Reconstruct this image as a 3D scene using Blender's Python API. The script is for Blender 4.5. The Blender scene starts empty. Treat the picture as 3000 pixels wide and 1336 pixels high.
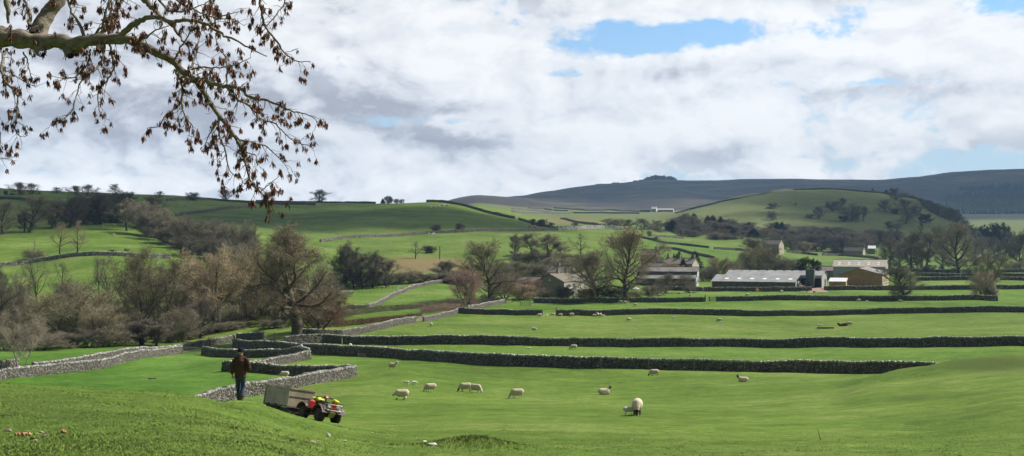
import bpy, bmesh, math, random
import numpy as np
from mathutils import Vector, Matrix, Euler
R = math.radians
SC = bpy.context.scene
COL = SC.collection
rnd = random.Random(7)

# ---------------------------------------------------------------- camera frame
# Distances were estimated from the sizes of walls, sheep and people; F, CX, HY describe the lens and the horizon.
F, CX, HY = 3109.0, 1288.0, 600.0
TILES = {1: (0, 463.7), 2: (644, 463.7), 3: (1288, 463.7), 4: (1932, 412.2), 5: (0, 686.9), 6: (644, 686.9), 7: (1288, 686.9), 8: (1932, 635.4)}
def T(t, x, y=0.0):
    ox, oy = TILES[t]
    return ox + x / 4.0, oy + y / 4.0

# ---------------------------------------------------------------- terrain
# each column: bearing, then (distance, sight line) or (-distance, height)
NEAR = [(-0.4, -1.62), (-3, -1.66), (-7, -1.85)]
COLS = {
 -600: [(12,1140),(20,1050),(30,970),(34,958),(-40,-4.8),(-60,-8.2),(-100,-13.2),(140,958),(-190,-18),(-290,-21.5),(345,735),(440,665),(520,590),(780,490),(950,462),(-1150,45),(-1600,42),(-2500,45),(-5500,60)],
 0: [(12,1147),(16,1100),(20,1058),(25,1012),(30,977),(34,965),(-40,-5.0),(-60,-8.6),(-100,-13.6),(140,960),(155,925),(-190,-18),(-240,-20),(-290,-22),(345,735),(440,668),(456,650),(520,600),(570,575),(780,500),(950,474),(-1150,40),(-1600,38),(-2500,40),(-5500,60)],
 250: [(12,1147),(16,1105),(20,1068),(26,1020),(32,985),(36,975),(-42,-5.6),(-60,-9),(-100,-13.9),(160,930),(185,889),(-205,-18.5),(-240,-20),(-300,-22),(345,734),(430,649),(442,640),(500,614),(580,571),(820,501),(1000,485),(-1200,38),(-1600,36),(-2500,40),(-5500,60)],
 450: [(13,1147),(20,1075),(28,1020),(36,985),(-42,-5.9),(-60,-9.4),(-100,-14.1),(-140,-16),(198,890),(235,862),(-270,-21),(-300,-22),(380,714),(450,649),(560,600),(720,544),(900,504),(1050,494),(-1250,36),(-1600,34),(-2500,40),(-5500,60)],
 600: [(14,1147),(22,1085),(30,1040),(38,1012),(43,1003),(-48,-6.45),(-60,-8.5),(-100,-14),(-112,-14.5),(146,941),(158,913),(190,899),(212,874),(235,848),(250,832),(-280,-20.5),(-310,-22),(-400,-15),(480,650),(680,560),(830,524),(930,511),(1050,505),(-1250,33),(-1600,32),(-2500,40),(-5500,60)],
 750: [(18,1147),(25,1108),(32,1072),(40,1045),(-48,-7.08),(-57,-8.25),(-80,-11.5),(-100,-13.6),(122,975),(148,941),(165,903),(188,896),(208,866),(222,842),(240,828),(-270,-18.5),(-300,-19),(330,772),(395,737),(415,729),(520,651),(600,607),(760,556),(880,526),(1000,510),(-1200,30),(-1600,30),(-2500,40),(-5500,60)],
 900: [(24,1147),(32,1105),(40,1084),(50,1072),(58,1066),(68,1044),(80,1024),(105,990),(135,947),(165,920),(186,896),(209,866),(230,836),(250,818),(-290,-18.3),(330,772),(395,736),(420,724),(500,676),(580,637),(640,600),(800,546),(900,524),(980,511),(-1200,29),(-1600,30),(-2500,40),(-5500,60)],
 1000: [(26,1147),(40,1095),(69,1045),(104,995),(143,929),(180,903),(206,868),(228,832),(255,812),(290,789),(330,771),(390,735),(480,689),(570,636),(680,591),(800,546),(960,511),(-1200,28),(-1600,30),(-2500,45),(-3900,60),(-5500,60)],
 1090: [(26,1147),(40,1096),(69,1043),(104,998),(142,936),(174,907),(204,868),(240,824),(275,800),(320,774),(400,726),(490,681),(570,639),(690,587),(820,539),(900,514),(940,507),(-1000,27.5),(-1200,27),(-1600,32),(-2500,50),(-3900,95),(-5500,90)],
 1150: [(27,1147),(40,1098),(69,1042),(104,1000),(140,945),(168,912),(203,868),(250,818),(297,787),(330,768),(370,745),(430,718),(500,680),(570,639),(695,585),(850,533),(920,515),(1000,511.5),(-1150,28),(-1600,34),(-2200,52),(3900,509),(-5500,110)],
 1200: [(27,1147),(40,1098),(69,1042),(104,1001),(145,940),(165,917),(201,868),(250,820),(294,790),(340,765),(370,746),(440,720),(510,676),(570,639),(600,624),(700,584),(780,559),(860,539),(900,529),(1100,517),(-1400,37),(2200,514),(3900,505),(-5500,120)],
 1300: [(27,1147),(40,1098),(69,1041),(104,1003),(140,950),(160,921),(200,871),(250,822),(290,794),(345,763),(380,745),(450,700),(540,652),(620,617),(730,583),(800,565),(865,551),(950,546),(1400,535),(2000,524),(2500,519),(4200,497),(-5500,140)],
 1400: [(27,1147),(40,1098),(69,1041),(104,1003),(140,950),(158,924),(200,871),(290,794),(345,762),(380,745),(450,692),(540,650),(620,614),(760,582),(800,575),(1100,564),(1400,551),(1900,536),(2400,524),(2700,522),(4300,481),(-5500,165)],
 1520: [(28,1147),(40,1099),(69,1041),(104,1003),(139,950),(155,927),(200,872),(290,794),(345,761),(400,741),(465,700),(550,660),(640,625),(760,593),(840,580),(1000,570),(1300,555),(1800,538),(2200,529),(2600,525),(3400,500),(4450,465),(-5500,195)],
 1650: [(28,1147),(40,1100),(69,1041),(104,1003),(138,950),(154,929),(200,872),(290,793),(345,761),(420,735),(480,713),(560,683),(650,642),(760,611),(860,594),(1000,576),(1250,559),(1700,539),(1900,534),(2200,530),(2500,528),(3300,500),(4000,470),(4600,453),(-5500,220)],
 1760: [(28,1147),(40,1101),(69,1042),(104,999),(134,954),(153,932),(200,873),(290,793),(345,760),(420,734),(490,710),(560,687),(650,651),(760,622),(860,603),(980,585),(1150,555),(1300,530),(1500,522),(-1750,38),(-2300,50),(2900,515),(4000,470),(4550,455),(-5500,215)],
 1900: [(28,1147),(40,1102),(69,1043),(104,995),(130,958),(152,934),(200,874),(290,793),(344,758),(420,734),(500,708),(560,690),(650,659),(760,634),(850,616),(980,585),(1080,560),(1220,530),(1400,497),(1480,486),(-1700,50),(-2200,30),(-2800,60),(3600,480),(4500,452),(-5500,210)],
 2000: [(28,1147),(42,1095),(69,1040),(102,988),(128,956),(150,937),(197,874),(290,793),(343,757),(420,733),(510,706),(580,690),(700,658),(850,638),(950,622),(1050,580),(1220,533),(1400,495),(1520,477),(-1700,55),(-2200,30),(-2800,60),(3600,478),(4500,453),(-5500,208)],
 2100: [(28,1147),(45,1085),(69,1035),(100,982),(125,955),(147,940),(192,874),(290,792),(342,757),(420,731),(520,705),(600,688),(750,657),(950,632),(1050,588),(1130,562),(1220,537),(1330,512),(1480,484),(1540,477),(-1700,52),(-2200,30),(-2800,60),(3700,476),(4500,454),(-5500,205)],
 2200: [(28,1147),(45,1087),(65,1035),(90,972),(115,945),(145,942),(190,874),(290,791),(342,756),(420,730),(515,705),(600,688),(750,657),(950,632),(1050,588),(1130,562),(1220,540),(1330,515),(1480,491),(1540,482),(-1700,50),(-2200,28),(-2800,55),(3700,478),(4500,454),(-5500,205)],
 2300: [(28,1147),(45,1088),(60,1040),(80,985),(100,945),(115,922),(-126,-15.0),(-145,-15.9),(188,873),(290,790),(341,755),(420,729),(510,706),(600,688),(700,672),(900,640),(1000,600),(1080,575),(1200,545),(1330,520),(1480,498),(-1650,42),(-2200,25),(-2800,50),(3500,492),(4500,446),(-5500,220)],
 2400: [(28,1147),(45,1082),(60,1030),(80,975),(100,925),(110,905),(-122,-14.6),(-150,-15.9),(184,873),(290,789),(341,755),(420,728),(510,706),(620,688),(750,670),(900,650),(1000,612),(1150,568),(1250,556),(-1450,15),(-1800,20),(2200,562),(2600,546),(3200,515),(4000,470),(4600,434),(-5500,240)],
 2576: [(30,1147),(45,1060),(60,1003),(80,950),(95,915),(107,886),(-120,-13.6),(-150,-15.3),(180,872),(290,787),(420,728),(510,706),(620,688),(750,668),(900,640),(1200,615),(1700,580),(2300,556),(2800,540),(3500,500),(4600,428),(-5500,260)],
 3100: [(30,1147),(45,1050),(60,990),(80,935),(100,890),(-130,-11),(-160,-14),(180,868),(290,785),(420,727),(510,706),(620,688),(900,640),(1700,580),(2300,556),(3500,500),(4600,425),(-5500,260)],
}
def pchip(x, y, xi):
    h = np.diff(x); dl = np.diff(y) / h
    m = np.zeros(len(x))
    for k in range(1, len(x) - 1):
        if dl[k-1] * dl[k] > 0:
            w1, w2 = 2*h[k] + h[k-1], h[k] + 2*h[k-1]
            m[k] = (w1 + w2) / (w1/dl[k-1] + w2/dl[k])
    m[0], m[-1] = dl[0], dl[-1]
    i = np.clip(np.searchsorted(x, xi) - 1, 0, len(x) - 2)
    t = np.clip((xi - x[i]) / h[i], 0, 1)
    return ((2*t**3 - 3*t**2 + 1)*y[i] + (t**3 - 2*t**2 + t)*h[i]*m[i] + (-2*t**3 + 3*t**2)*y[i+1] + (t**3 - t**2)*h[i]*m[i+1])
LD0, LD1, ND = math.log(0.4), math.log(8000.0), 620
LDS = np.linspace(LD0, LD1, ND)
UX0, UX1, NU = -600.0, 3100.0, 371
UXS = np.linspace(UX0, UX1, NU)
_cx, _cz = [], []
for cx_, pts in sorted(COLS.items()):
    dd, zz = [], []
    for d, v in NEAR + pts + [(-8000, None)]:
        if d > 0: dd.append(d); zz.append(-(v - HY) * d / F)
        else: dd.append(-d); zz.append(zz[-1]*0.9 if v is None else v)
    _cx.append(cx_); _cz.append(pchip(np.log(np.array(dd)), np.array(zz), LDS))
_cx = np.array(_cx, float); _cz = np.array(_cz)
TAB = np.empty((NU, ND))
for j in range(ND):
    TAB[:, j] = pchip(_cx, _cz[:, j], UXS)
_sm = TAB.copy()                                                    # soften the joins between bearings
for _ in range(2):
    _sm[1:-1] = 0.25*_sm[:-2] + 0.5*_sm[1:-1] + 0.25*_sm[2:]
TAB = _sm
def vnoise(x, y, s):
    """cheap smooth value noise, vectorised"""
    x = np.asarray(x, float)*s; y = np.asarray(y, float)*s
    xi, yi = np.floor(x), np.floor(y); fx, fy = x - xi, y - yi
    fx = fx*fx*(3 - 2*fx); fy = fy*fy*(3 - 2*fy)
    def h(a, b):
        v = np.sin(a*127.1 + b*311.7)*43758.5453
        return v - np.floor(v)
    return (h(xi, yi)*(1-fx) + h(xi+1, yi)*fx)*(1-fy) + (h(xi, yi+1)*(1-fx) + h(xi+1, yi+1)*fx)*fy - 0.5
def Gv(x, y):
    x = np.asarray(x, float); y = np.asarray(y, float)
    r = np.hypot(x, y) + 1e-9
    th = np.clip(np.arctan2(x, y), -0.545, 0.53)
    d = np.maximum(r*np.cos(th), 0.41)
    u = CX + F*np.tan(th)
    a = np.clip((u - UX0)/(UX1 - UX0)*(NU - 1), 0, NU - 1.001)
    b = np.clip((np.log(d) - LD0)/(LD1 - LD0)*(ND - 1), 0, ND - 1.001)
    i, j = a.astype(int), b.astype(int); fa, fb = a - i, b - j
    z = (TAB[i, j]*(1-fa) + TAB[i+1, j]*fa)*(1-fb) + (TAB[i, j+1]*(1-fa) + TAB[i+1, j+1]*fa)*fb
    # rough ground: small humps near, broad ones far
    k = np.clip((r - 6)/20, 0, 1)
    z = z + k*(vnoise(x, y, 0.9)*0.05 + vnoise(x+31, y, 0.28)*0.16) + np.clip((r-60)/200, 0, 1)*vnoise(x, y+77, 0.055)*0.5
    z = z + np.clip((r-500)/500, 0, 1)*vnoise(x+9, y, 0.02)*1.6 + np.clip((r-2400)/1200, 0, 1)*(vnoise(x, y, 0.011)*8 + vnoise(x, y, 0.005)*26 + vnoise(x, y+5, 0.0021)*34)*np.clip((4300-r)/700, 0.15, 1)
    # rushy hummock in the near field, and the scar on the bank
    z = z + 0.30*np.exp(-(((x + 1.03)/1.0)**2 + ((y - 31.0)/1.2)**2))
    z = z - 0.5*np.exp(-(((x - 38)/7)**2 + ((y - 97)/4.5)**2))
    return z
def G(x, y): return float(Gv(np.array([x]), np.array([y]))[0])
def wx(X, d): return (X - CX)/F*d
def pos(X, d):
    x = wx(X, d); return Vector((x, d, G(x, d)))
def zat(Y, d): return -(Y - HY)*d/F
def hit(X, Y, lo=20.0, hi=5000.0):
    d = np.exp(np.linspace(math.log(lo), math.log(hi), 900))
    x = (X - CX)/F*d
    sy = HY - Gv(x, d)*F/d
    k = np.nonzero(sy <= Y)[0]
    i = int(k[0]) if len(k) else int(np.argmin(np.abs(sy - Y)))
    return float(d[i])
def at(X, Y, lo=20.0, hi=5000.0): return pos(X, hit(X, Y, lo, hi))
def tat(t, x, y, lo=20.0, hi=5000.0):
    X, Y = T(t, x, y); return at(X, Y, lo, hi)

# ---------------------------------------------------------------- mesh helpers
def link(o, parent=None):
    COL.objects.link(o)
    if parent is not None: o.parent = parent
    return o
def props(o, label=None, cat=None, group=None, kind=None):
    if label: o['label'] = label
    if cat: o['category'] = cat
    if group: o['group'] = group
    if kind: o['kind'] = kind
    return o
def empty(name, loc=(0,0,0), rz=0.0, label=None, cat=None, group=None, kind=None, scale=None):
    o = bpy.data.objects.new(name, None); o.location = loc; o.rotation_euler = (0, 0, rz)
    o.empty_display_size = 0.3
    if scale is not None: o.scale = scale
    link(o); return props(o, label, cat, group, kind)
def np_mesh(name, V, faces, mats=(), smooth=False, mi=None):
    """faces: list of int arrays (n x 3 or n x 4)"""
    me = bpy.data.meshes.new(name)
    V = np.asarray(V, np.float32)
    faces = [np.asarray(f, np.int32) for f in faces if len(f)]
    nl = sum(f.size for f in faces); nf = sum(len(f) for f in faces)
    me.vertices.add(len(V)); me.vertices.foreach_set('co', V.ravel())
    me.loops.add(nl); me.loops.foreach_set('vertex_index', np.concatenate([f.ravel() for f in faces]))
    me.polygons.add(nf)
    tot = np.concatenate([np.full(len(f), f.shape[1], np.int32) for f in faces])
    st = np.concatenate([[0], np.cumsum(tot)[:-1]]).astype(np.int32)
    me.polygons.foreach_set('loop_start', st)
    if mi is not None: me.polygons.foreach_set('material_index', np.asarray(mi, np.int32))
    if smooth: me.polygons.foreach_set('use_smooth', np.ones(nf, bool))
    for m in mats: me.materials.append(m)
    me.update(calc_edges=True); me.validate()
    return me
def ob(name, me, parent=None, loc=None):
    o = bpy.data.objects.new(name, me)
    if loc is not None: o.location = loc
    return link(o, parent)
class MB:
    def __init__(s): s.V = []; s.Fc = []; s.mi = []
    def add(s, vs, fs, m=0):
        b = len(s.V); s.V += [tuple(v) for v in vs]
        for f in fs: s.Fc.append(tuple(b + i for i in f)); s.mi.append(m)
    def box(s, c, size, rot=None, m=0, taper=1.0):
        hx, hy, hz = size[0]/2, size[1]/2, size[2]/2
        vs = [Vector((sx*hx*(taper if sz > 0 else 1), sy*hy*(taper if sz > 0 else 1), sz*hz)) for sz in (-1,1) for sy in (-1,1) for sx in (-1,1)]
        if rot is not None:
            q = rot if isinstance(rot, Matrix) else Euler(rot).to_matrix()
            vs = [q @ v for v in vs]
        c = Vector(c)
        s.add([v + c for v in vs], [(0,2,3,1),(4,5,7,6),(0,1,5,4),(2,6,7,3),(0,4,6,2),(1,3,7,5)], m)
    def tube(s, pts, rad, n=6, m=0, cap=True):
        pts = [Vector(p) for p in pts]
        if not hasattr(rad, '__len__'): rad = [rad]*len(pts)
        rings = []; ref = Vector((0.31, 0.17, 0.93))
        for i, p in enumerate(pts):
            t = (pts[min(i+1, len(pts)-1)] - pts[max(i-1, 0)])
            t = t.normalized() if t.length > 1e-9 else Vector((0,0,1))
            a = t.cross(ref)
            if a.length < 1e-3: a = t.cross(Vector((1,0,0)))
            a.normalize(); b_ = t.cross(a); ref = a.cross(t) if False else ref
            rings.append([p + (a*math.cos(2*math.pi*k/n) + b_*math.sin(2*math.pi*k/n))*rad[i] for k in range(n)])
        vs = [v for r in rings for v in r]; fs = []
        for i in range(len(rings)-1):
            for k in range(n):
                k2 = (k+1) % n
                fs.append((i*n+k, i*n+k2, (i+1)*n+k2, (i+1)*n+k))
        if cap:
            fs.append(tuple(reversed(range(n)))); fs.append(tuple((len(rings)-1)*n + k for k in range(n)))
        s.add(vs, fs, m)
    def ell(s, c, r, rot=None, nu=12, nv=8, m=0):
        vs, fs = [], []
        q = (rot if isinstance(rot, Matrix) else Euler(rot).to_matrix()) if rot is not None else Matrix.Identity(3)
        for j in range(nv+1):
            ph = math.pi*j/nv
            for i in range(nu):
                th = 2*math.pi*i/nu
                vs.append(q @ Vector((r[0]*math.sin(ph)*math.cos(th), r[1]*math.sin(ph)*math.sin(th), r[2]*math.cos(ph))) + Vector(c))
        for j in range(nv):
            for i in range(nu):
                i2 = (i+1) % nu
                fs.append((j*nu+i, (j+1)*nu+i, (j+1)*nu+i2, j*nu+i2))
        s.add(vs, fs, m)
    def prism(s, prof, y0, y1, m=0):
        """profile in x,z extruded along y"""
        n = len(prof)
        vs = [(x, y0, z) for x, z in prof] + [(x, y1, z) for x, z in prof]
        fs = [tuple(range(n)), tuple(reversed(range(n, 2*n)))] + [(i, n+i, n+(i+1) % n, (i+1) % n) for i in range(n)]
        s.add(vs, fs, m)
    def slab(s, a, b, c, d, th, m=0):
        """a thick sheet on four corners"""
        a, b, c, d = map(Vector, (a, b, c, d)); n = (b - a).cross(d - a).normalized()*th
        vs = [a, b, c, d, a - n, b - n, c - n, d - n]
        s.add(vs, [(0,1,2,3),(7,6,5,4),(0,4,5,1),(1,5,6,2),(2,6,7,3),(3,7,4,0)], m)
    def mesh(s, name, mats=(), smooth=False):
        me = bpy.data.meshes.new(name); me.from_pydata(s.V, [], s.Fc)
        for m in mats: me.materials.append(m)
        me.polygons.foreach_set('material_index', s.mi)
        if smooth: me.polygons.foreach_set('use_smooth', [True]*len(me.polygons))
        bm = bmesh.new(); bm.from_mesh(me); bmesh.ops.recalc_face_normals(bm, faces=bm.faces); bm.to_mesh(me); bm.free()
        return me
    def ob(s, name, mats=(), parent=None, loc=None, smooth=False):
        if not isinstance(mats, (list, tuple)): mats = (mats,)
        return ob(name, s.mesh(name, mats, smooth), parent, loc)
def remesh(mb, voxel, smooth=2):
    """one continuous surface from overlapping volumes"""
    o = bpy.data.objects.new('tmp_shape', mb.mesh('tmp_shape')); COL.objects.link(o)
    md = o.modifiers.new('r', 'REMESH'); md.mode = 'VOXEL'; md.voxel_size = voxel
    if smooth:
        sm = o.modifiers.new('s', 'SMOOTH'); sm.factor = 0.5; sm.iterations = smooth
    dg = bpy.context.evaluated_depsgraph_get(); dg.update()
    me = bpy.data.meshes.new_from_object(o.evaluated_get(dg))
    om = o.data; bpy.data.objects.remove(o); bpy.data.meshes.remove(om)
    me.polygons.foreach_set('use_smooth', [True]*len(me.polygons))
    return me
def copy_tree(o, parent=None):
    c = o.copy(); COL.objects.link(c)
    if parent is not None: c.parent = parent
    for ch in [k for k in COL.objects if k.parent == o]: copy_tree(ch, c)
    return c

# ---------------------------------------------------------------- materials
class NT:
    def __init__(s, tree): s.t = tree; s.n = tree.nodes; s.l = tree.links
    def node(s, typ, **kw):
        n = s.n.new(typ)
        for k, v in kw.items(): setattr(n, k, v)
        return n
    def put(s, sock, v):
        if v is None: return
        if hasattr(v, 'is_output'): s.l.new(v, sock)
        else: sock.default_value = v
    def math(s, op, a, b=None, c=None, clamp=False):
        n = s.node('ShaderNodeMath', operation=op, use_clamp=clamp)
        for k, v in enumerate((a, b, c)):
            if v is not None: s.put(n.inputs[k], v)
        return n.outputs[0]
    def vmath(s, op, a, b=None):
        n = s.node('ShaderNodeVectorMath', operation=op)
        s.put(n.inputs[0], a)
        if b is not None: s.put(n.inputs[3] if op == 'SCALE' else n.inputs[1], b)
        return n.outputs['Value'] if op in ('LENGTH', 'DOT_PRODUCT') else n.outputs[0]
    def noise(s, vec, scale, detail=4.0, rough=0.55, col=False):
        n = s.node('ShaderNodeTexNoise'); s.put(n.inputs['Vector'], vec)
        n.inputs['Scale'].default_value = scale; n.inputs['Detail'].default_value = detail; n.inputs['Roughness'].default_value = rough
        return n.outputs['Color' if col else 'Fac']
    def mix(s, f, a, b, typ='MIX'):
        n = s.node('ShaderNodeMix', data_type='RGBA', blend_type=typ)
        s.put(n.inputs[0], f)
        for sock, v in ((n.inputs[6], a), (n.inputs[7], b)):
            s.put(sock, (*v, 1.0) if isinstance(v, tuple) and len(v) == 3 else v)
        return n.outputs[2]
    def rng(s, v, a, b, c=0.0, d=1.0, smooth=False):
        n = s.node('ShaderNodeMapRange'); n.interpolation_type = 'SMOOTHSTEP' if smooth else 'LINEAR'
        s.put(n.inputs[0], v)
        for k, q in enumerate((a, b, c, d)): n.inputs[k+1].default_value = q
        return n.outputs[0]
    def ramp(s, v, stops):
        n = s.node('ShaderNodeValToRGB'); s.put(n.inputs[0], v)
        e = n.color_ramp.elements
        while len(e) < len(stops): e.new(0.5)
        for k, (p, c) in enumerate(stops): e[k].position = p; e[k].color = (*c, 1)
        return n.outputs[0]
def newmat(name, rough=0.9, spec=0.2):
    m = bpy.data.materials.new(name); m.use_nodes = True
    nt = NT(m.node_tree); b = m.node_tree.nodes['Principled BSDF']
    b.inputs['Roughness'].default_value = rough; b.inputs['Specular IOR Level'].default_value = spec
    return m, nt, b
def mat(name, c1, c2=None, scale=3.0, detail=5, rough=0.85, bump=0.0, bscale=20.0, spec=0.2, metal=0.0, obj=True, wave=None, isl=0.0):
    m, nt, b = newmat(name, rough, spec)
    b.inputs['Metallic'].default_value = metal
    co = nt.node('ShaderNodeTexCoord').outputs['Object'] if obj else nt.node('ShaderNodeNewGeometry').outputs['Position']
    col = nt.mix(nt.rng(nt.noise(co, scale, detail), 0.32, 0.68), c1, c2 or tuple(x*0.75 for x in c1))
    if isl:
        ri = nt.node('ShaderNodeNewGeometry').outputs['Random Per Island']
        g = nt.rng(ri, 0, 1, 1 - isl, 1 + isl)
        col = nt.mix(1.0, col, nt.node('ShaderNodeCombineColor').outputs[0], 'MULTIPLY') if False else nt.vmath('SCALE', col, g)
    nt.put(b.inputs['Base Color'], col)
    h = None
    if bump: h = nt.noise(co, bscale, 5)
    if wave:                                                        # (axis, scale, depth): corrugation or boards
        w = nt.node('ShaderNodeTexWave', wave_type='BANDS', bands_direction=wave[0]); nt.put(w.inputs['Vector'], co)
        w.inputs['Scale'].default_value = wave[1]
        h = w.outputs['Fac'] if h is None else nt.math('ADD', h, nt.math('MULTIPLY', w.outputs['Fac'], wave[2]))
    if h is not None:
        bn = nt.node('ShaderNodeBump'); bn.inputs['Strength'].default_value = max(bump, 0.4); bn.inputs['Distance'].default_value = 0.03
        nt.put(bn.inputs['Height'], h); nt.put(b.inputs['Normal'], bn.outputs[0])
    return m
# ---------------------------------------------------------------- camera, sun, sky
cam = bpy.data.cameras.new('camera'); cam.sensor_width = 36.0
cam.lens = 36.0*F/2576.0; cam.shift_y = (HY - 1147/2)/2576.0
cam.clip_start = 0.1; cam.clip_end = 30000
camo = bpy.data.objects.new('camera', cam); camo.location = (0, 0, 0); camo.rotation_euler = (R(90), 0, 0); COL.objects.link(camo)
SC.camera = camo
SUN_AZ, SUN_EL = R(68), R(43)                                       # azimuth from the view axis (+y) towards +x
sd = Vector((math.sin(SUN_AZ)*math.cos(SUN_EL), math.cos(SUN_AZ)*math.cos(SUN_EL), math.sin(SUN_EL)))
sl = bpy.data.lights.new('sun', 'SUN'); sl.energy = 5.0; sl.angle = R(0.53); sl.color = (1.0, 0.94, 0.84)
so = bpy.data.objects.new('sun', sl); so.rotation_euler = (-sd).to_track_quat('-Z', 'Y').to_euler(); so.location = sd*50; COL.objects.link(so)
SC.view_settings.view_transform = 'Standard'; SC.view_settings.look = 'None'; SC.view_settings.gamma = 1.0
SC.view_settings.exposure = 0.42; SC.view_settings.use_curve_mapping = False
SC.cycles.max_bounces = 6; SC.cycles.diffuse_bounces = 2; SC.cycles.glossy_bounces = 2; SC.cycles.transparent_max_bounces = 8
SC.cycles.volume_bounces = 0; SC.cycles.use_adaptive_sampling = True; SC.cycles.adaptive_threshold = 0.02
SC.cycles.use_denoising = True; SC.cycles.denoiser = 'OPENIMAGEDENOISE'; SC.cycles.denoising_input_passes = 'RGB_ALBEDO_NORMAL'; SC.cycles.denoising_prefilter = 'ACCURATE'

W = bpy.data.worlds.new('World'); SC.world = W; W.use_nodes = True
def build_sky():
    W.node_tree.nodes.clear(); nt = NT(W.node_tree)
    out = nt.node('ShaderNodeOutputWorld'); bg = nt.node('ShaderNodeBackground'); bg.inputs['Strength'].default_value = 0.1
    nt.l.new(bg.outputs[0], out.inputs[0])
    sky = nt.node('ShaderNodeTexSky', sky_type='NISHITA'); sky.sun_disc = False
    sky.sun_elevation = SUN_EL; sky.sun_rotation = SUN_AZ; sky.altitude = 200; sky.air_density = 1.0; sky.dust_density = 0.6; sky.ozone_density = 1.6
    d = nt.node('ShaderNodeTexCoord').outputs['Generated']
    sep = nt.node('ShaderNodeSeparateXYZ'); nt.put(sep.inputs[0], d); x, y, z = sep.outputs
    az = nt.math('ARCTAN2', x, y); el = nt.math('ARCSINE', z)
    def field(daz=0.0, del_=0.0, sa=5.0, se=8.4):
        cb = nt.node('ShaderNodeCombineXYZ'); nt.put(cb.inputs[0], nt.math('MULTIPLY', nt.math('ADD', az, daz), sa)); nt.put(cb.inputs[1], nt.math('MULTIPLY', nt.math('ADD', el, del_), se)); cb.inputs[2].default_value = 3.7
        return cb.outputs[0]
    p, pu = field(), field(0.010, 0.012)
    def blob(X, Y, sx, sy, amp, rot=0.0):
        """a cloudbank (or a gap) centred on a bearing and height above the horizon"""
        a0 = math.atan((X - CX)/F); e0 = math.atan((HY - Y)/math.hypot(F, X - CX))
        da = nt.math('SUBTRACT', az, a0); de = nt.math('SUBTRACT', el, e0)
        c, s_ = math.cos(rot), math.sin(rot)
        u = nt.math('ADD', nt.math('MULTIPLY', da, c/(sx/F)), nt.math('MULTIPLY', de, s_/(sx/F)))
        v = nt.math('ADD', nt.math('MULTIPLY', da, -s_/(sy/F)), nt.math('MULTIPLY', de, c/(sy/F)))
        q = nt.math('ADD', nt.math('MULTIPLY', u, u), nt.math('MULTIPLY', v, v))
        return nt.math('MULTIPLY', nt.math('EXPONENT', nt.math('MULTIPLY', q, -1.0)), amp)
    def total(bl):
        a = bl[0]
        for b_ in bl[1:]: a = nt.math('ADD', a, b_)
        return a
    def billow(v):
        """rounded cauliflower heads: cell noise folded into a broad field"""
        w_ = nt.vmath('ADD', v, nt.vmath('SCALE', nt.vmath('SUBTRACT', nt.noise(v, 1.7, 5, 0.55, col=True), (0.5, 0.5, 0.5)), 0.55))
        n0 = nt.noise(w_, 0.95, 12, 0.56)
        vo = nt.node('ShaderNodeTexVoronoi', feature='F1', normalize=True); nt.put(vo.inputs['Vector'], w_)
        vo.inputs['Scale'].default_value = 2.3; vo.inputs['Detail'].default_value = 4.0; vo.inputs['Roughness'].default_value = 0.52; vo.inputs['Lacunarity'].default_value = 2.15
        return nt.math('ADD', n0, nt.math('MULTIPLY', nt.math('SUBTRACT', 0.30, vo.outputs['Distance']), 0.62))
    n1, n2 = billow(p), billow(pu)
    fine = nt.noise(p, 11.0, 8, 0.62)
    veil = nt.noise(field(0, 0, 2.2, 9.0), 2.0, 8, 0.6)
    cover = total([blob(1690, 92, 250, 40, -0.56, 0.05), blob(1500, 60, 160, 18, -0.12), blob(2560, 6, 120, 34, -0.34), blob(1290, 26, 80, 30, -0.20), blob(1110, 302, 210, 18, -0.34), blob(850, 165, 46, 44, -0.46), blob(1085, 190, 70, 24, -0.34),
                   blob(700, 440, 800, 20, -0.05), blob(250, 250, 600, 190, 0.42), blob(1980, 190, 560, 80, 0.22), blob(2350, 110, 420, 60, 0.20), blob(1250, 215, 260, 60, 0.14), blob(1640, 335, 110, 26, 0.18), blob(500, 20, 900, 130, 0.30), blob(1980, 18, 420, 34, 0.20), blob(2150, 330, 700, 90, 0.10), blob(330, 455, 420, 18, 0.10), blob(1000, 440, 120, 40, 0.14), blob(2480, 400, 300, 26, -0.10), blob(2050, 330, 300, 70, 0.12), blob(1900, 395, 240, 20, -0.05), blob(1280, 380, 500, 40, 0.12), blob(1220, 385, 300, 18, -0.12), blob(930, 385, 120, 16, -0.2), blob(950, 118, 60, 16, -0.40), blob(1390, 188, 90, 12, -0.22), blob(2180, 205, 160, 12, -0.22), blob(200, 440, 300, 18, -0.22), blob(1500, 250, 300, 60, 0.12)])
    dens = nt.math('ADD', nt.math('ADD', nt.math('MULTIPLY', nt.math('SUBTRACT', n1, 0.52), 1.5), nt.math('MULTIPLY', nt.math('SUBTRACT', fine, 0.5), 0.55)), nt.math('ADD', cover, 0.55))
    cov = nt.rng(dens, 0.34, 0.57, smooth=True)
    lit = nt.rng(nt.math('SUBTRACT', n1, n2), -0.10, 0.10)          # the side towards the sun
    thick = nt.rng(dens, 0.50, 1.05)
    dark = total([blob(150, 345, 620, 60, 0.24), blob(420, 260, 620, 160, 0.14), blob(900, 270, 400, 70, 0.22), blob(1700, 180, 340, 30, 0.40), blob(2380, 410, 420, 36, 0.30), blob(1250, 370, 420, 26, 0.22), blob(1900, 380, 420, 34, 0.22), blob(60, 60, 500, 150, 0.18), blob(2250, 235, 330, 30, 0.22), blob(1450, 300, 200, 24, 0.15), blob(1250, 290, 120, 20, 0.2)])
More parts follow.
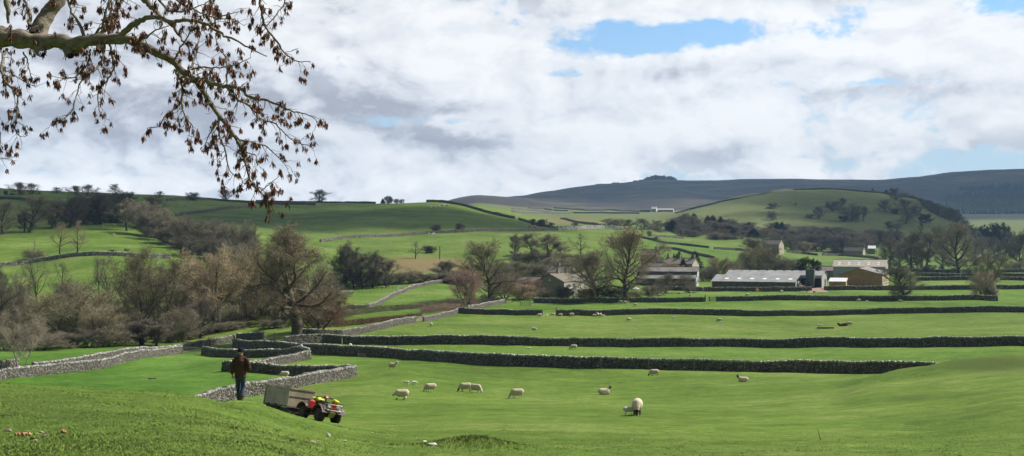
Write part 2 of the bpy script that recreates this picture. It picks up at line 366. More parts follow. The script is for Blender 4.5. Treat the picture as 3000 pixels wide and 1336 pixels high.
    bright = total([blob(2420, 100, 420, 80, 0.34), blob(1640, 345, 150, 48, 0.75), blob(1530, 235, 170, 70, 0.26), blob(1220, 215, 150, 50, 0.26), blob(2000, 125, 380, 26, 0.26), blob(1000, 440, 90, 30, 0.26), blob(300, 462, 420, 14, 0.36), blob(1100, 90, 420, 70, 0.20), blob(1950, 22, 380, 24, 0.20), blob(2520, 310, 90, 40, 0.26), blob(2100, 300, 300, 36, 0.18), blob(1650, 430, 500, 20, 0.14)])
    sh = nt.math('ADD', nt.math('ADD', nt.math('MULTIPLY', lit, 0.80), nt.math('MULTIPLY', thick, -0.20)), 0.30)
    sh = nt.math('SUBTRACT', nt.math('ADD', sh, bright), nt.math('MULTIPLY', dark, 0.80))
    sh = nt.math('ADD', sh, nt.math('MULTIPLY', nt.math('SUBTRACT', fine, 0.5), 0.22))
    sh = nt.math('ADD', sh, nt.math('MULTIPLY', nt.math('SUBTRACT', veil, 0.5), 0.60), clamp=True)
    ccol = nt.ramp(sh, [(0.0, (3.3, 3.45, 3.95)), (0.25, (4.6, 4.8, 5.3)), (0.52, (6.3, 6.5, 6.85)), (1.0, (7.7, 7.75, 7.8))])
    blue = nt.mix(nt.rng(el, 0.0, 0.20), (4.2, 5.2, 6.2), nt.vmath('MULTIPLY', sky.outputs[0], (0.72, 0.98, 1.18)))
    col = nt.mix(cov, blue, ccol)
    col = nt.vmath('SCALE', col, nt.math('ADD', 1.0, nt.math('MULTIPLY', nt.math('EXPONENT', nt.math('MULTIPLY', nt.math('MAXIMUM', el, 0.0), -20.0)), 0.30)))
    # off-view sky: blue with some grey clouds, dimmed to deepen shaded faces
    front = nt.rng(y, -0.1, 0.55, smooth=True)
    back = nt.mix(nt.math('MULTIPLY', nt.rng(n1, 0.40, 0.60, smooth=True), 0.75), nt.vmath('MULTIPLY', sky.outputs[0], (0.46, 0.42, 0.37)), (1.9, 1.9, 1.9))
    col = nt.mix(front, back, col)
    nt.l.new(col, bg.inputs[0])
build_sky()

# ---------------------------------------------------------------- ground
def ground_mat():
    m, nt, b = newmat('pasture', 0.95, 0.1)
    P = nt.node('ShaderNodeNewGeometry').outputs['Position']
    at_ = nt.node('ShaderNodeAttribute', attribute_name='cover'); sp = nt.node('ShaderNodeSeparateColor'); nt.put(sp.inputs[0], at_.outputs['Color'])
    heather, rough_, dull = sp.outputs
    wood = at_.outputs['Alpha']
    a = nt.noise(P, 0.035, 5, 0.6); c = nt.noise(P, 0.35, 6, 0.65); f = nt.noise(P, 3.0, 6, 0.7); g = nt.noise(P, 14.0, 4, 0.7)
    s1 = nt.math('ADD', nt.math('MULTIPLY', a, 0.40), nt.math('MULTIPLY', c, 0.26))
    s1 = nt.math('ADD', s1, nt.math('ADD', nt.math('MULTIPLY', f, 0.22), nt.math('MULTIPLY', g, 0.12)))
    grass = nt.ramp(nt.rng(s1, 0.41, 0.59), [(0.0, (0.062, 0.108, 0.013)), (0.35, (0.096, 0.162, 0.019)), (0.65, (0.126, 0.192, 0.029)), (1.0, (0.185, 0.225, 0.058))])
    pale = nt.ramp(nt.rng(s1, 0.36, 0.64), [(0.0, (0.085, 0.115, 0.030)), (0.5, (0.125, 0.150, 0.046)), (1.0, (0.165, 0.170, 0.070))])
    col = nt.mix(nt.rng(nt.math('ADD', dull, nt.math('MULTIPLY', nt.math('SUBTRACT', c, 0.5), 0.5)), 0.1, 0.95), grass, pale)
    mt = nt.math('MULTIPLY', nt.rng(nt.noise(P, 1.15, 8, 0.75), 0.36, 0.64, 0.76, 1.22), nt.rng(nt.noise(P, 0.13, 6, 0.7), 0.34, 0.66, 0.88, 1.11))
    col = nt.vmath('MULTIPLY', nt.vmath('SCALE', col, mt), (1.0, 1.02, 1.05))
    # rough tawny grass
    tan = nt.ramp(f, [(0.3, (0.12, 0.105, 0.04)), (0.55, (0.21, 0.165, 0.075)), (0.75, (0.30, 0.24, 0.12))])
    col = nt.mix(nt.rng(nt.math('ADD', rough_, nt.math('MULTIPLY', nt.math('SUBTRACT', c, 0.5), 0.9)), 0.35, 0.75), col, tan)
    # moor: heather, bracken, pale bents
    mn = nt.noise(P, 0.0032, 7, 0.62); mn2 = nt.noise(P, 0.012, 6, 0.65)
    moor = nt.ramp(nt.math('ADD', nt.math('MULTIPLY', mn, 0.6), nt.math('MULTIPLY', mn2, 0.4)), [(0.38, (0.026, 0.024, 0.020)), (0.48, (0.052, 0.040, 0.032)), (0.56, (0.080, 0.072, 0.040)), (0.63, (0.19, 0.13, 0.085))])
    col = nt.mix(heather, col, moor)
    wd = nt.ramp(mn2, [(0.35, (0.018, 0.030, 0.020)), (0.65, (0.035, 0.048, 0.030))])
    col = nt.mix(wood, col, wd)
    rk = nt.node('ShaderNodeAttribute', attribute_name='rank_and_shade').outputs['Fac']  # rank grass, plus slope shading painted on the upper hill
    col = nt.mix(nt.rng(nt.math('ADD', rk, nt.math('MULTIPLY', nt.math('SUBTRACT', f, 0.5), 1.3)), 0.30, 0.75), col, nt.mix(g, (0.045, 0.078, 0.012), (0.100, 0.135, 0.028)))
    sp1 = nt.noise(P, 2.3, 2, 0.5); sp2 = nt.noise(P, 1.1, 3, 0.5)
    col = nt.mix(nt.math('MULTIPLY', nt.rng(sp1, 0.74, 0.77), nt.math('SUBTRACT', 0.8, heather), clamp=True), col, (0.055, 0.048, 0.022))
    col = nt.mix(nt.math('MULTIPLY', nt.rng(sp2, 0.72, 0.80), nt.math('SUBTRACT', 0.7, heather), clamp=True), col, (0.27, 0.24, 0.10))
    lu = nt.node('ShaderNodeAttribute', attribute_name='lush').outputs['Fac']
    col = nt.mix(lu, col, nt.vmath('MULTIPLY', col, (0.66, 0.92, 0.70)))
    # worn, muddy and thistly flecks
    fl = nt.noise(P, 0.9, 8, 0.72)
    col = nt.mix(nt.math('MULTIPLY', nt.rng(fl, 0.63, 0.70), nt.math('SUBTRACT', 1.0, heather)), col, (0.060, 0.080, 0.022))
    nt.put(b.inputs['Base Color'], col)
    bn = nt.node('ShaderNodeBump'); bn.inputs['Strength'].default_value = 0.75; bn.inputs['Distance'].default_value = 0.10
    nt.put(bn.inputs['Height'], nt.math('ADD', nt.math('ADD', nt.math('MULTIPLY', f, 1.0), nt.math('MULTIPLY', c, 1.6)), nt.math('MULTIPLY', g, 0.5)))
    nt.put(b.inputs['Normal'], bn.outputs[0])
    return m
def sstep(v, a, b): 
    t = np.clip((v - a)/(b - a), 0, 1); return t*t*(3 - 2*t)
def cover_at(x, y):
    r = np.hypot(x, y); th = np.arctan2(x, y); d = np.maximum(r*np.cos(np.clip(th, -1, 1)), 1); u = CX + F*np.tan(np.clip(th, -0.8, 0.8))
    sy = HY - Gv(x, y)*F/d
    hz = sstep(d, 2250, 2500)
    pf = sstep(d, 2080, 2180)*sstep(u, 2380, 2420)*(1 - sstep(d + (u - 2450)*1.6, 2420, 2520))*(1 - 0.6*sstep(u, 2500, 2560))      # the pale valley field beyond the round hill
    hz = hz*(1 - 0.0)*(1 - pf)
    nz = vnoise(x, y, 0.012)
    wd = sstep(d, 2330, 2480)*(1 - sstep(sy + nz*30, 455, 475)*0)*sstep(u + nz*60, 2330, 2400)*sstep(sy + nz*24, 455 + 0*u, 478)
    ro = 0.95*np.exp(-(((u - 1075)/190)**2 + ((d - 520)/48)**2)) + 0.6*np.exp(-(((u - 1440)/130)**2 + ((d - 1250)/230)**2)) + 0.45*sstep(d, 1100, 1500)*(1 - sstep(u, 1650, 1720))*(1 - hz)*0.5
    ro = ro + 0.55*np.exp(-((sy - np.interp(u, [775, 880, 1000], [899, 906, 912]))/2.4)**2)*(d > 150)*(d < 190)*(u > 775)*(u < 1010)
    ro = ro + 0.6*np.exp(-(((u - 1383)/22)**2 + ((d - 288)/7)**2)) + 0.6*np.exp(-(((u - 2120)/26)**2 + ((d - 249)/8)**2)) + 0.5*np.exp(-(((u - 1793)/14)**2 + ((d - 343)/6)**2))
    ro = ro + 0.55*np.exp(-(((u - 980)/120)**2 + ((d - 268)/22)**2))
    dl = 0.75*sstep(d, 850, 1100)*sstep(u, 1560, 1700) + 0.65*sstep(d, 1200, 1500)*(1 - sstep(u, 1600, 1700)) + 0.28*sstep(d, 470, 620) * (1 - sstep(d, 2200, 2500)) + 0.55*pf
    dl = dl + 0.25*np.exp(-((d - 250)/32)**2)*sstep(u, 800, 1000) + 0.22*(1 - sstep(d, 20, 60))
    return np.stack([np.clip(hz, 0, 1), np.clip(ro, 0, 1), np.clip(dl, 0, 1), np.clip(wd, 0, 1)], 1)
def build_ground():
    th = np.concatenate([np.linspace(-180, -48, 40)[:-1], np.linspace(-48, -24.5, 60)[:-1], np.linspace(-24.5, 24.5, 560), np.linspace(24.5, 48, 60)[1:], np.linspace(48, 180, 40)[1:]])
    th = np.radians(th)
    rr = np.concatenate([[0.01], np.exp(np.linspace(math.log(0.6), math.log(5500), 640))])
    A, B = np.meshgrid(th, rr, indexing='ij')
    x, y = (B*np.sin(A)).ravel(), (B*np.cos(A)).ravel()
    z = Gv(x, y)
    n, k = len(th), len(rr)
    idx = np.arange(n*k).reshape(n, k)
    q = np.stack([idx[:-1, :-1].ravel(), idx[:-1, 1:].ravel(), idx[1:, 1:].ravel(), idx[1:, :-1].ravel()], 1)
    q = q[:, ::-1]
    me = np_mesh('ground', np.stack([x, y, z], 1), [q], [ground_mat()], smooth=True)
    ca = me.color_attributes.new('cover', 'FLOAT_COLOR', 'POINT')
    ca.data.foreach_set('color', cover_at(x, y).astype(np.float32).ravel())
    d_ = np.maximum(y, 1); u_ = CX + F*x/d_; sy = HY - z*F/d_
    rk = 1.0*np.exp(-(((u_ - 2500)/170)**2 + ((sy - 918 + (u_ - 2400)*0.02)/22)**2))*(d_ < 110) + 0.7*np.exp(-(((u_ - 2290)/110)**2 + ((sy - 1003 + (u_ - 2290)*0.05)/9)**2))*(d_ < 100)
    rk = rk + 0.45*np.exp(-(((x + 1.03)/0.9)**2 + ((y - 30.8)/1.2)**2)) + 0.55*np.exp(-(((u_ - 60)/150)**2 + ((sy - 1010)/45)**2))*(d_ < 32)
    for y0, k in ((543.7, -0.052), (553.5, -0.040), (520, -0.02)):  # terrace lines: slope shading painted as dark bands in the ground colour
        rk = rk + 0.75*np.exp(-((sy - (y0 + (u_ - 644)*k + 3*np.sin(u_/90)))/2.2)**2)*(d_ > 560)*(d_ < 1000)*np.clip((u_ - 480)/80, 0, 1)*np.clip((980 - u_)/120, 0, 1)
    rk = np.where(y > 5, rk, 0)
    at_r = me.attributes.new('rank_and_shade', 'FLOAT', 'POINT'); at_r.data.foreach_set('value', np.clip(rk, 0, 1).astype(np.float32))
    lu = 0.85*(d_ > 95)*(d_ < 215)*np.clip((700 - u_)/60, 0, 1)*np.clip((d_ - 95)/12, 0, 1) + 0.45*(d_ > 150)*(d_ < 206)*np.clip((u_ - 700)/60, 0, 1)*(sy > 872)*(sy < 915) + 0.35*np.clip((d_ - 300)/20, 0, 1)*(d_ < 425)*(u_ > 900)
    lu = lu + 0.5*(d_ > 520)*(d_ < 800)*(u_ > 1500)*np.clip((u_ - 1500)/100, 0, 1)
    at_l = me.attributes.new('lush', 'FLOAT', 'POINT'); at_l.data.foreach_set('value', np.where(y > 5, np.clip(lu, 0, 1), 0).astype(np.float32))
    o = ob('ground', me); props(o, kind='structure')
    n = me.polygons[len(me.polygons)//2].normal
    if n.z < 0: me.flip_normals()
build_ground()

def build_grass():
    """short grazed turf on the near bank: real blades, thinning with distance"""
    rg = np.random.default_rng(5)
    N = 190000
    d = np.exp(rg.uniform(math.log(10.5), math.log(58), N)); u = rg.uniform(-0.43, 0.43, N)
    x, y = u*d, d
    keep = ((vnoise(x, y, 1.6) + vnoise(x, y, 5.0)*0.7) > rg.uniform(-0.75, 0.35, N)) & (rg.uniform(0, 1, N) > np.clip((d - 22)/36, 0, 1)**0.7)
    x, y, d = x[keep], y[keep], d[keep]; N = len(x)
    z = Gv(x, y)
    hum = np.exp(-(((x + 1.03)/1.1)**2 + ((y - 31)/1.4)**2))
    h = rg.uniform(0.008, 0.024, N)*(1 + 0.9*(vnoise(x, y, 0.8) > 0.18)) + hum*0.10
    w = rg.uniform(0.005, 0.010, N)*(0.6 + d/26)
    a = rg.uniform(0, 2*math.pi, N); le = rg.uniform(0.4, 1.6, N)*h; la = rg.uniform(0, 2*math.pi, N)
    V = np.empty((N, 3, 3))
    V[:, 0] = np.stack([x + np.cos(a)*w, y + np.sin(a)*w, z - 0.005], 1)
    V[:, 1] = np.stack([x - np.cos(a)*w, y - np.sin(a)*w, z - 0.005], 1)
    V[:, 2] = np.stack([x + np.cos(la)*le, y + np.sin(la)*le, z + h], 1)
    m, nt, b = newmat('grass_blades', 0.8, 0.15)
    P = nt.node('ShaderNodeNewGeometry'); ri = P.outputs['Random Per Island']
    c = nt.noise(P.outputs['Position'], 0.5, 4)
    col = nt.ramp(nt.math('ADD', nt.math('MULTIPLY', ri, 0.6), nt.math('MULTIPLY', c, 0.4)), [(0.2, (0.125, 0.205, 0.026)), (0.6, (0.178, 0.268, 0.042)), (0.85, (0.26, 0.31, 0.095))])
    nt.put(b.inputs['Base Color'], col)
    nn = nt.vmath('NORMALIZE', nt.vmath('ADD', nt.vmath('SCALE', P.outputs['Normal'], 0.18), (0.0, 0.0, 0.9))); nt.put(b.inputs['Normal'], nn)
    me = np_mesh('grass', V.reshape(-1, 3), [np.arange(3*N).reshape(-1, 3)], [m])
    o = ob('grass', me); props(o, kind='stuff', label='short grazed turf covering the near bank', cat='grass')
build_grass()
def build_rushes():
    rg = np.random.default_rng(9); N = 1800
    x = -1.03 + rg.normal(0, 0.6, N); y = 30.9 + rg.normal(0, 0.75, N); z = Gv(x, y); h = rg.uniform(0.02, 0.07, N); a = rg.uniform(0, 6.28, N); la = rg.uniform(0, 6.28, N); le = h*rg.uniform(0.1, 0.9, N); w = 0.010
    V = np.stack([np.stack([x + np.cos(a)*w, y + np.sin(a)*w, z - .01], 1), np.stack([x - np.cos(a)*w, y - np.sin(a)*w, z - .01], 1), np.stack([x + np.cos(la)*le, y + np.sin(la)*le, z + h], 1)], 1)
    m, nt, b = newmat('rush_blades', 0.8, 0.15); ri = nt.node('ShaderNodeNewGeometry').outputs['Random Per Island']
    nt.put(b.inputs['Base Color'], nt.ramp(ri, [(0.0, (0.085, 0.130, 0.016)), (0.7, (0.150, 0.195, 0.030)), (1.0, (0.23, 0.23, 0.065))]))
    nt.put(b.inputs['Normal'], nt.vmath('NORMALIZE', nt.vmath('ADD', nt.vmath('SCALE', nt.node('ShaderNodeNewGeometry').outputs['Normal'], 0.3), (0.0, 0.0, 0.8))))
    o = ob('rushes', np_mesh('rushes', V.reshape(-1, 3), [np.arange(3*N).reshape(-1, 3)], [m])); props(o, 'dark rushy hummock of longer grass in the near field', 'rushes', kind='stuff')
build_rushes()
HAZE_DENSITY = 7e-5
def build_haze():
    mb = MB(); mb.box((0, 0, 190), (11200, 11200, 440))
    m = bpy.data.materials.new('haze'); m.use_nodes = True; nt = NT(m.node_tree); m.node_tree.nodes.clear()
    out = nt.node('ShaderNodeOutputMaterial'); v = nt.node('ShaderNodeVolumePrincipled')
    v.inputs['Color'].default_value = (0.40, 0.66, 1.0, 1); v.inputs['Density'].default_value = HAZE_DENSITY; v.inputs['Anisotropy'].default_value = 0.2
    nt.l.new(v.outputs[0], out.inputs['Volume'])
    o = mb.ob('haze', [m]); props(o, kind='stuff')
build_haze()
# ---------------------------------------------------------------- dry-stone walls
def stone_mat(name, stops, moss=0.0):
    m, nt, b = newmat(name, 0.92, 0.15)
    g = nt.node('ShaderNodeNewGeometry')
    col = nt.ramp(g.outputs['Random Per Island'], stops)
    n = nt.noise(g.outputs['Position'], 7.0, 5, 0.65)
    col = nt.vmath('SCALE', col, nt.rng(n, 0.3, 0.7, 0.72, 1.25))
    if moss:
        n2 = nt.noise(g.outputs['Position'], 0.9, 5, 0.7)
        col = nt.mix(nt.math('MULTIPLY', nt.rng(n2, 0.55, 0.70), moss), col, (0.075, 0.085, 0.035))
    nt.put(b.inputs['Base Color'], col)
    bn = nt.node('ShaderNodeBump'); bn.inputs['Strength'].default_value = 0.6; bn.inputs['Distance'].default_value = 0.03
    nt.put(bn.inputs['Height'], nt.noise(g.outputs['Position'], 16, 4)); nt.put(b.inputs['Normal'], bn.outputs[0])
    return m
M_STONE = stone_mat('limestone', [(0.0, (0.085, 0.078, 0.065)), (0.4, (0.135, 0.126, 0.108)), (0.75, (0.180, 0.170, 0.150)), (0.93, (0.245, 0.233, 0.208)), (1.0, (0.38, 0.365, 0.335))], 0.5)
M_COPE = stone_mat('limestone_coping', [(0.0, (0.14, 0.135, 0.12)), (0.5, (0.27, 0.26, 0.24)), (0.85, (0.44, 0.43, 0.40)), (1.0, (0.64, 0.63, 0.59))], 0.25)
M_CORE = mat('wall_hearting', (0.05, 0.047, 0.040), (0.035, 0.034, 0.03), 2.0)
M_STONEFAR = stone_mat('weathered_wall', [(0.0, (0.10, 0.095, 0.08)), (0.5, (0.17, 0.16, 0.14)), (1.0, (0.30, 0.29, 0.26))], 0.4)

CUBE_F = np.array([(0,2,3,1),(4,5,7,6),(0,1,5,4),(2,6,7,3),(0,4,6,2),(1,3,7,5)])
def polyline(pts, step):
    P = np.array(pts, float); seg = np.hypot(*np.diff(P, axis=0).T); s = np.concatenate([[0], np.cumsum(seg)])
    # round the corners a little
    n = max(3, int(s[-1]/step) + 1); t = np.linspace(0, s[-1], n)
    x, y = np.interp(t, s, P[:, 0]), np.interp(t, s, P[:, 1])
    for _ in range(2 if n > 6 else 0):
        x[1:-1] = 0.25*x[:-2] + 0.5*x[1:-1] + 0.25*x[2:]; y[1:-1] = 0.25*y[:-2] + 0.5*y[1:-1] + 0.25*y[2:]
    return t, x, y
WALLS = []
def wall(label, pts, h=1.4, stone=0.22, seed=0, group='dry-stone field walls', bear=True, base=0.72, far=False, name='stone_wall', pale=False):
    """pts: (bearing, distance) pairs along the foot of the wall"""
    rg = np.random.default_rng(seed + len(WALLS)*13 + 3)
    P = [(wx(a, d), d) for a, d in pts] if bear else pts
    t, x, y = polyline(P, 0.4*stone/0.33*1.3 if not far else 2.0)
    L = t[-1]; z = Gv(x, y)
    tx, ty = np.gradient(x, t), np.gradient(y, t); l = np.hypot(tx, ty) + 1e-9; tx, ty = tx/l, ty/l
    hv = h*(1 + 0.10*np.interp(t, np.arange(0, L + 9, 6.0), rg.uniform(-1, 1, len(np.arange(0, L + 9, 6.0)))) + 0.05*np.interp(t, np.arange(0, L + 3, 1.7), rg.uniform(-1, 1, len(np.arange(0, L + 3, 1.7)))))
    zc = z.copy()
    # core
    bw, tw = base/2 - 0.10, base*0.28
    secs = [(-bw, -0.35), (bw, -0.35), (tw, 1.0), (-tw, 1.0)]
    V = np.empty((len(t), 4, 3))
    for k, (o, hh) in enumerate(secs):
        V[:, k, 0] = x - ty*o; V[:, k, 1] = y + tx*o
        V[:, k, 2] = zc - 0.35 if hh < 0 else zc + hv*(0.80 if not far else 0.9)
    i = np.arange(len(t) - 1)[:, None]*4
    F_ = np.concatenate([i + np.array([[k, (k+1) % 4, 4 + (k+1) % 4, 4 + k]]) for k in range(4)])
    caps = np.array([[0, 3, 2, 1], [(len(t)-1)*4 + k for k in range(4)]])
    root_me = np_mesh(name, V.reshape(-1, 3), [F_, caps], [M_CORE])
    root = empty(name, (float(x[len(x)//2]), float(y[len(y)//2]), float(z[len(z)//2])), label=label, cat='wall', group=group, kind='thing')
    off = Vector(root.location)
    def child(nm, V, F__, m):
        me = np_mesh(nm, V - np.array(off), F__, [m]); o = ob(nm, me, root); return o
    child('hearting', V.reshape(-1, 3), [F_, caps], M_CORE)
    def boxes(s, zc_, lx, hy, hz, tilt, lean, jit):
        """s along, zc_ centre height, half sizes; box axes follow the wall"""
        n = len(s)
        cx, cy = np.interp(s, t, x), np.interp(s, t, y)
        ax, ay = np.interp(s, t, tx), np.interp(s, t, ty)
        V = np.empty((n, 8, 3)); k = 0
        for sz in (-1, 1):
            for sy in (-1, 1):
                for sx in (-1, 1):
                    u = sx*lx*np.cos(tilt) - sz*hz*np.sin(tilt) + rg.normal(0, 1, n)*lx*jit
                    w = sx*lx*np.sin(tilt) + sz*hz*np.cos(tilt) + rg.normal(0, 1, n)*hz*jit
                    q = sy*hy*(1 + rg.normal(0, 1, n)*jit*0.35)
                    V[:, k, 0] = cx + ax*u - ay*q; V[:, k, 1] = cy + ay*u + ax*q; V[:, k, 2] = zc_ + w; k += 1
        F__ = (np.arange(n)[:, None, None]*8 + CUBE_F[None]).reshape(-1, 4)
        return V.reshape(-1, 3), F__
    hs = stone*0.52
    nc = max(3, int(h*0.82/hs)); Vs, Fs, b = [], [], 0
    for c in range(nc):
        n = int(L/stone*1.05); s = (np.arange(n) + 0.5)/n*L + rg.uniform(-0.3, 0.3, n)*stone
        s = np.clip(s, 0.05, L - 0.05)
        hh = np.interp(s, t, hv)*0.84; zb = np.interp(s, t, zc)
        f = (c + 0.5)/nc; wd = (base/2*(1 - f) + base*0.31*f)*rg.uniform(0.88, 1.06, n)
        hz = hh/nc/2*rg.uniform(0.80, 1.12, n)
        v, q = boxes(s, zb - 0.04 + f*hh + rg.uniform(-0.02, 0.02, n), stone/2*rg.uniform(0.72, 1.15, n), wd, hz, rg.normal(0, 0.10, n), 0, 0.13)
        Vs.append(v); Fs.append(q + b); b += len(v)
    child('stonework', np.concatenate(Vs), [np.concatenate(Fs)], M_COPE if pale else (M_STONEFAR if far else M_STONE))
    # upright coping stones on edge
    cs = stone*0.5
    n = int(L/cs); s = np.clip((np.arange(n) + 0.5)/n*L + rg.uniform(-0.3, 0.3, n)*cs, 0.03, L - 0.03)
    hz = 0.14*rg.uniform(0.65, 1.35, n)*(stone/0.33)**0.3
    v, q = boxes(s, np.interp(s, t, zc) + np.interp(s, t, hv)*0.83 + hz*0.72, cs*0.46*rg.uniform(0.6, 1.2, n), base*0.33*rg.uniform(0.7, 1.1, n), hz, rg.normal(0.12, 0.22, n), 0, 0.12)
    child('coping', v, [q], M_STONEFAR if far and not pale else M_COPE)
    bpy.data.meshes.remove(root_me)
    WALLS.append(root); return root
# near enclosure and the long walls across the valley floor
wall('wedge-shaped sheepfold wall folding back on itself beside the trailer', [(430,99),(560,110),(750,122),(850,131),(890,135.5),(893,138),(870,142),(760,146),(560,149)], 1.25)
wall('short sunlit wall ending at a leaning stake behind the sheepfold', [(600,147.5),(644,151),(700,157),(779,165)], 1.05)
wall('shaded wall with a white ball on its end, behind the sheepfold', [(776,166.5),(700,184),(549,190),(510,195)], 1.4)
wall('long wall with wire stakes running to the grassy mound', [(588,212),(640,204),(700,198),(819,189),(1000,180),(1150,168),(1288,160),(1500,155),(1900,152),(2200,146.5),(2420,141)], 1.5)
wall('long unbroken dark wall starting at the foot of the big oak', [(716,207),(819,211),(1000,206),(1288,200.5),(1900,199.5),(2200,190),(2576,180),(2800,174)], 1.5)
wall('sunlit wall along the river field, ending at the field gate', [(-120,130),(0,141),(250,161),(440,196),(456,199)], 1.2)
wall('low tumbled wall just behind the river field wall', [(84,151.5),(200,164),(330,182),(440,204),(520,219),(588,228)], 1.15)
wall('broken stub of wall beside the pale birch', [(-80,146),(0,152),(44,155)], 1.1)
wall('short sunlit wall by the hurdle gate near the oak', [(596,228),(640,226),(662,222)], 1.3)
wall('sunlit wall climbing from the oak to the pasture gate', [(758,219),(800,219),(859,221),(950,234),(1044,256)], 1.35)
wall('sunlit wall between pasture gate and the lone pink shrub', [(1064,262),(1110,280),(1150,296)], 1.1)
wall('dark wall ending at the gap below the farmhouse', [(1151,297),(1288,290),(1365,290)], 1.4)
wall('long wavy wall with sheep resting along its foot', [(1400,290),(1600,291),(1900,290),(2180,292),(2400,291),(2576,290),(2850,287)], 1.45)
wall('sunlit wall past the pink shrub to the hurdle', [(1176,309),(1225,327),(1269,346)], 1.2, 0.36)
wall('sunlit wall dividing the two fields beyond the hedge', [(927,321),(981,366),(1044,406),(1134,441)], 1.15, 0.40)
wall('short shaded wall at the bottom of the far field', [(858,318),(927,320)], 1.0, 0.36)
wall('sunlit wall at the edge of the far field by the river trees', [(806,372),(888,385)], 1.1, 0.4)
wall('garden wall in front of the farmhouse', [(1342,347),(1400,346),(1468,346)], 1.5, 0.36)
wall('garden wall beside the tall maple', [(1494,347),(1540,346),(1572,346)], 1.5, 0.36)
wall('wall from the tall maple to the field gate', [(1584,345),(1700,345),(1773,345)], 1.5, 0.36)
wall('wall below the barns with a spreading tree on it', [(1804,345),(2000,344),(2200,342),(2350,341),(2504,340)], 1.5, 0.36)
wall('wall running back from the thorn clump, seen end on', [(2508,341),(2506,365),(2503,400)], 1.5, 0.4)
wall('wall below the long grey shed', [(1770,421),(1900,421),(2042,421)], 1.6, 0.4)
wall('low wall above the garden bank', [(1672,436),(1720,434),(1768,424)], 1.4, 0.4)
wall('wall below the brown barn', [(2073,421),(2250,420),(2472,420)], 1.5, 0.4)
wall('wall behind the thorn clump at the picture edge', [(2506,421),(2620,420),(2760,420)], 1.5, 0.4)
wall('far valley wall nearest the parked cars', [(2306,511),(2400,510),(2452,510)], 1.6, 0.45)
wall('far valley wall beyond the thorn clump', [(2516,510),(2640,510),(2760,510)], 1.6, 0.45)
wall('middle far valley wall', [(2306,566),(2400,565),(2576,565),(2740,565)], 1.6, 0.5)
wall('farthest valley wall under the parkland trees', [(2292,628),(2400,628),(2444,628)], 1.8, 0.5)
wall('farthest valley wall by the grey bush', [(2510,628),(2640,628)], 1.8, 0.5)
# walls on the hillsides
def hwall(label, tp, lo, hi, h=1.4, stone=0.6, pale=False):
    pts = []
    for tl, x_, y_ in tp:
        X, Y = T(tl, x_, y_); pts.append((X, hit(X, Y, lo, hi)))
    return wall(label, pts, h, stone, far=True, base=0.9, pale=pale)
hwall('long wall across the green hillside below two thorn trees', [(2,645,580),(2,900,545),(2,1200,530),(2,1700,497),(2,2100,482),(2,2560,472),(3,200,468),(3,450,462)], 520, 840)
hwall('pale thick wall above the farm trees', [(3,455,460),(3,650,456),(3,900,447),(3,1130,460)], 640, 980, 2.6, 0.9, True)  # paler coping stone puts the sunlight on this wall into its colour
wall('dark wall running down the skyline spur', [(1073,940),(1110,928),(1200,900),(1250,878),(1295,862)], 2.0, 0.6, far=True, base=0.9)
wall('dark wall with bushes below the spur', [(1305,858),(1350,820),(1400,782)], 1.6, 0.6, far=True, base=0.9)
wall('wall along the skyline near the twin-stemmed tree', [(644,985),(800,985),(945,972)], 1.6, 0.7, far=True, base=0.9)
hwall('skyline field wall above the bare wood', [(1,1680,165),(1,1900,158),(1,2150,160),(1,2400,178),(2,0,195),(2,600,210)], 780, 1060, 1.6, 0.7)
hwall('wall slanting up to the skyline field', [(1,1770,318),(1,1900,300),(1,2130,272),(1,2576,230)], 600, 1000, 1.6, 0.7)
hwall('dark wall along the top of the upper pasture', [(1,-60,145),(1,0,150),(1,200,155),(1,420,200),(1,640,190)], 700, 940, 1.8, 0.7)
wall('pale tumbled wall between the two sunny pastures', [(-60,430),(0,436),(75,440),(170,441),(250,437),(350,438),(430,444)], 1.35, 0.5, base=1.6, pale=True)
hwall('wall along the slope behind the farm', [(3,1185,505),(3,1330,548),(3,1440,568),(3,1500,592),(3,1700,612),(3,1985,642)], 560, 900, 1.5)
hwall('wall continuing behind the tree by the shed', [(3,2035,652),(3,2200,662),(3,2400,676)], 600, 900, 1.5)
hwall('wall curving down behind the big house', [(3,1488,650),(3,1640,656),(3,1800,700),(3,2040,752)], 520, 760, 1.5)
hwall('pale wall at the edge of the dark wood', [(3,1390,520),(3,1500,530),(3,1730,548)], 700, 980, 1.5, 0.6, True)
hwall('far wall left of the low stone barn', [(4,190,890),(4,350,905),(4,500,922)], 560, 900, 1.5)
hwall('far wall below the low stone barn', [(4,545,922),(4,760,926),(4,930,940),(4,1110,962)], 560, 900, 1.5)
hwall('far wall in front of the low stone barn', [(4,560,898),(4,800,892),(4,1090,890)], 600, 960, 1.5)
for lb, pp in [('uppermost thin wall under the moor', [(3,420,240),(3,740,264),(3,1000,262),(3,1290,277)]),
               ('thin wall across the pale fields under the moor', [(3,0,250),(3,150,262),(3,420,272)]),
               ('zigzag thin wall in the pale fields under the moor', [(3,160,243),(3,330,252),(3,560,270)]),
               ('lower thin wall reaching the white farm', [(3,0,281),(3,300,290),(3,620,291),(3,900,290),(3,1280,297)])]:
    hwall(lb, pp, 1300, 2600, 2.2, 1.2)
hwall('thin wall falling across the tawny pasture', [(3,490,350),(3,620,378),(3,760,400),(3,900,430)], 900, 1500, 2.0, 0.9)
hwall('wall over the crest of the round hill', [(3,1640,292),(3,1800,255),(3,2000,208),(3,2300,143),(3,2576,93),(4,0,291),(4,250,264),(4,500,257),(4,900,277),(4,1240,307)], 1150, 1900, 2.0, 0.9)
hwall('thin wall along the foot of the round hill', [(4,0,640),(4,400,652),(4,800,692)], 850, 1200, 1.5, 0.9)
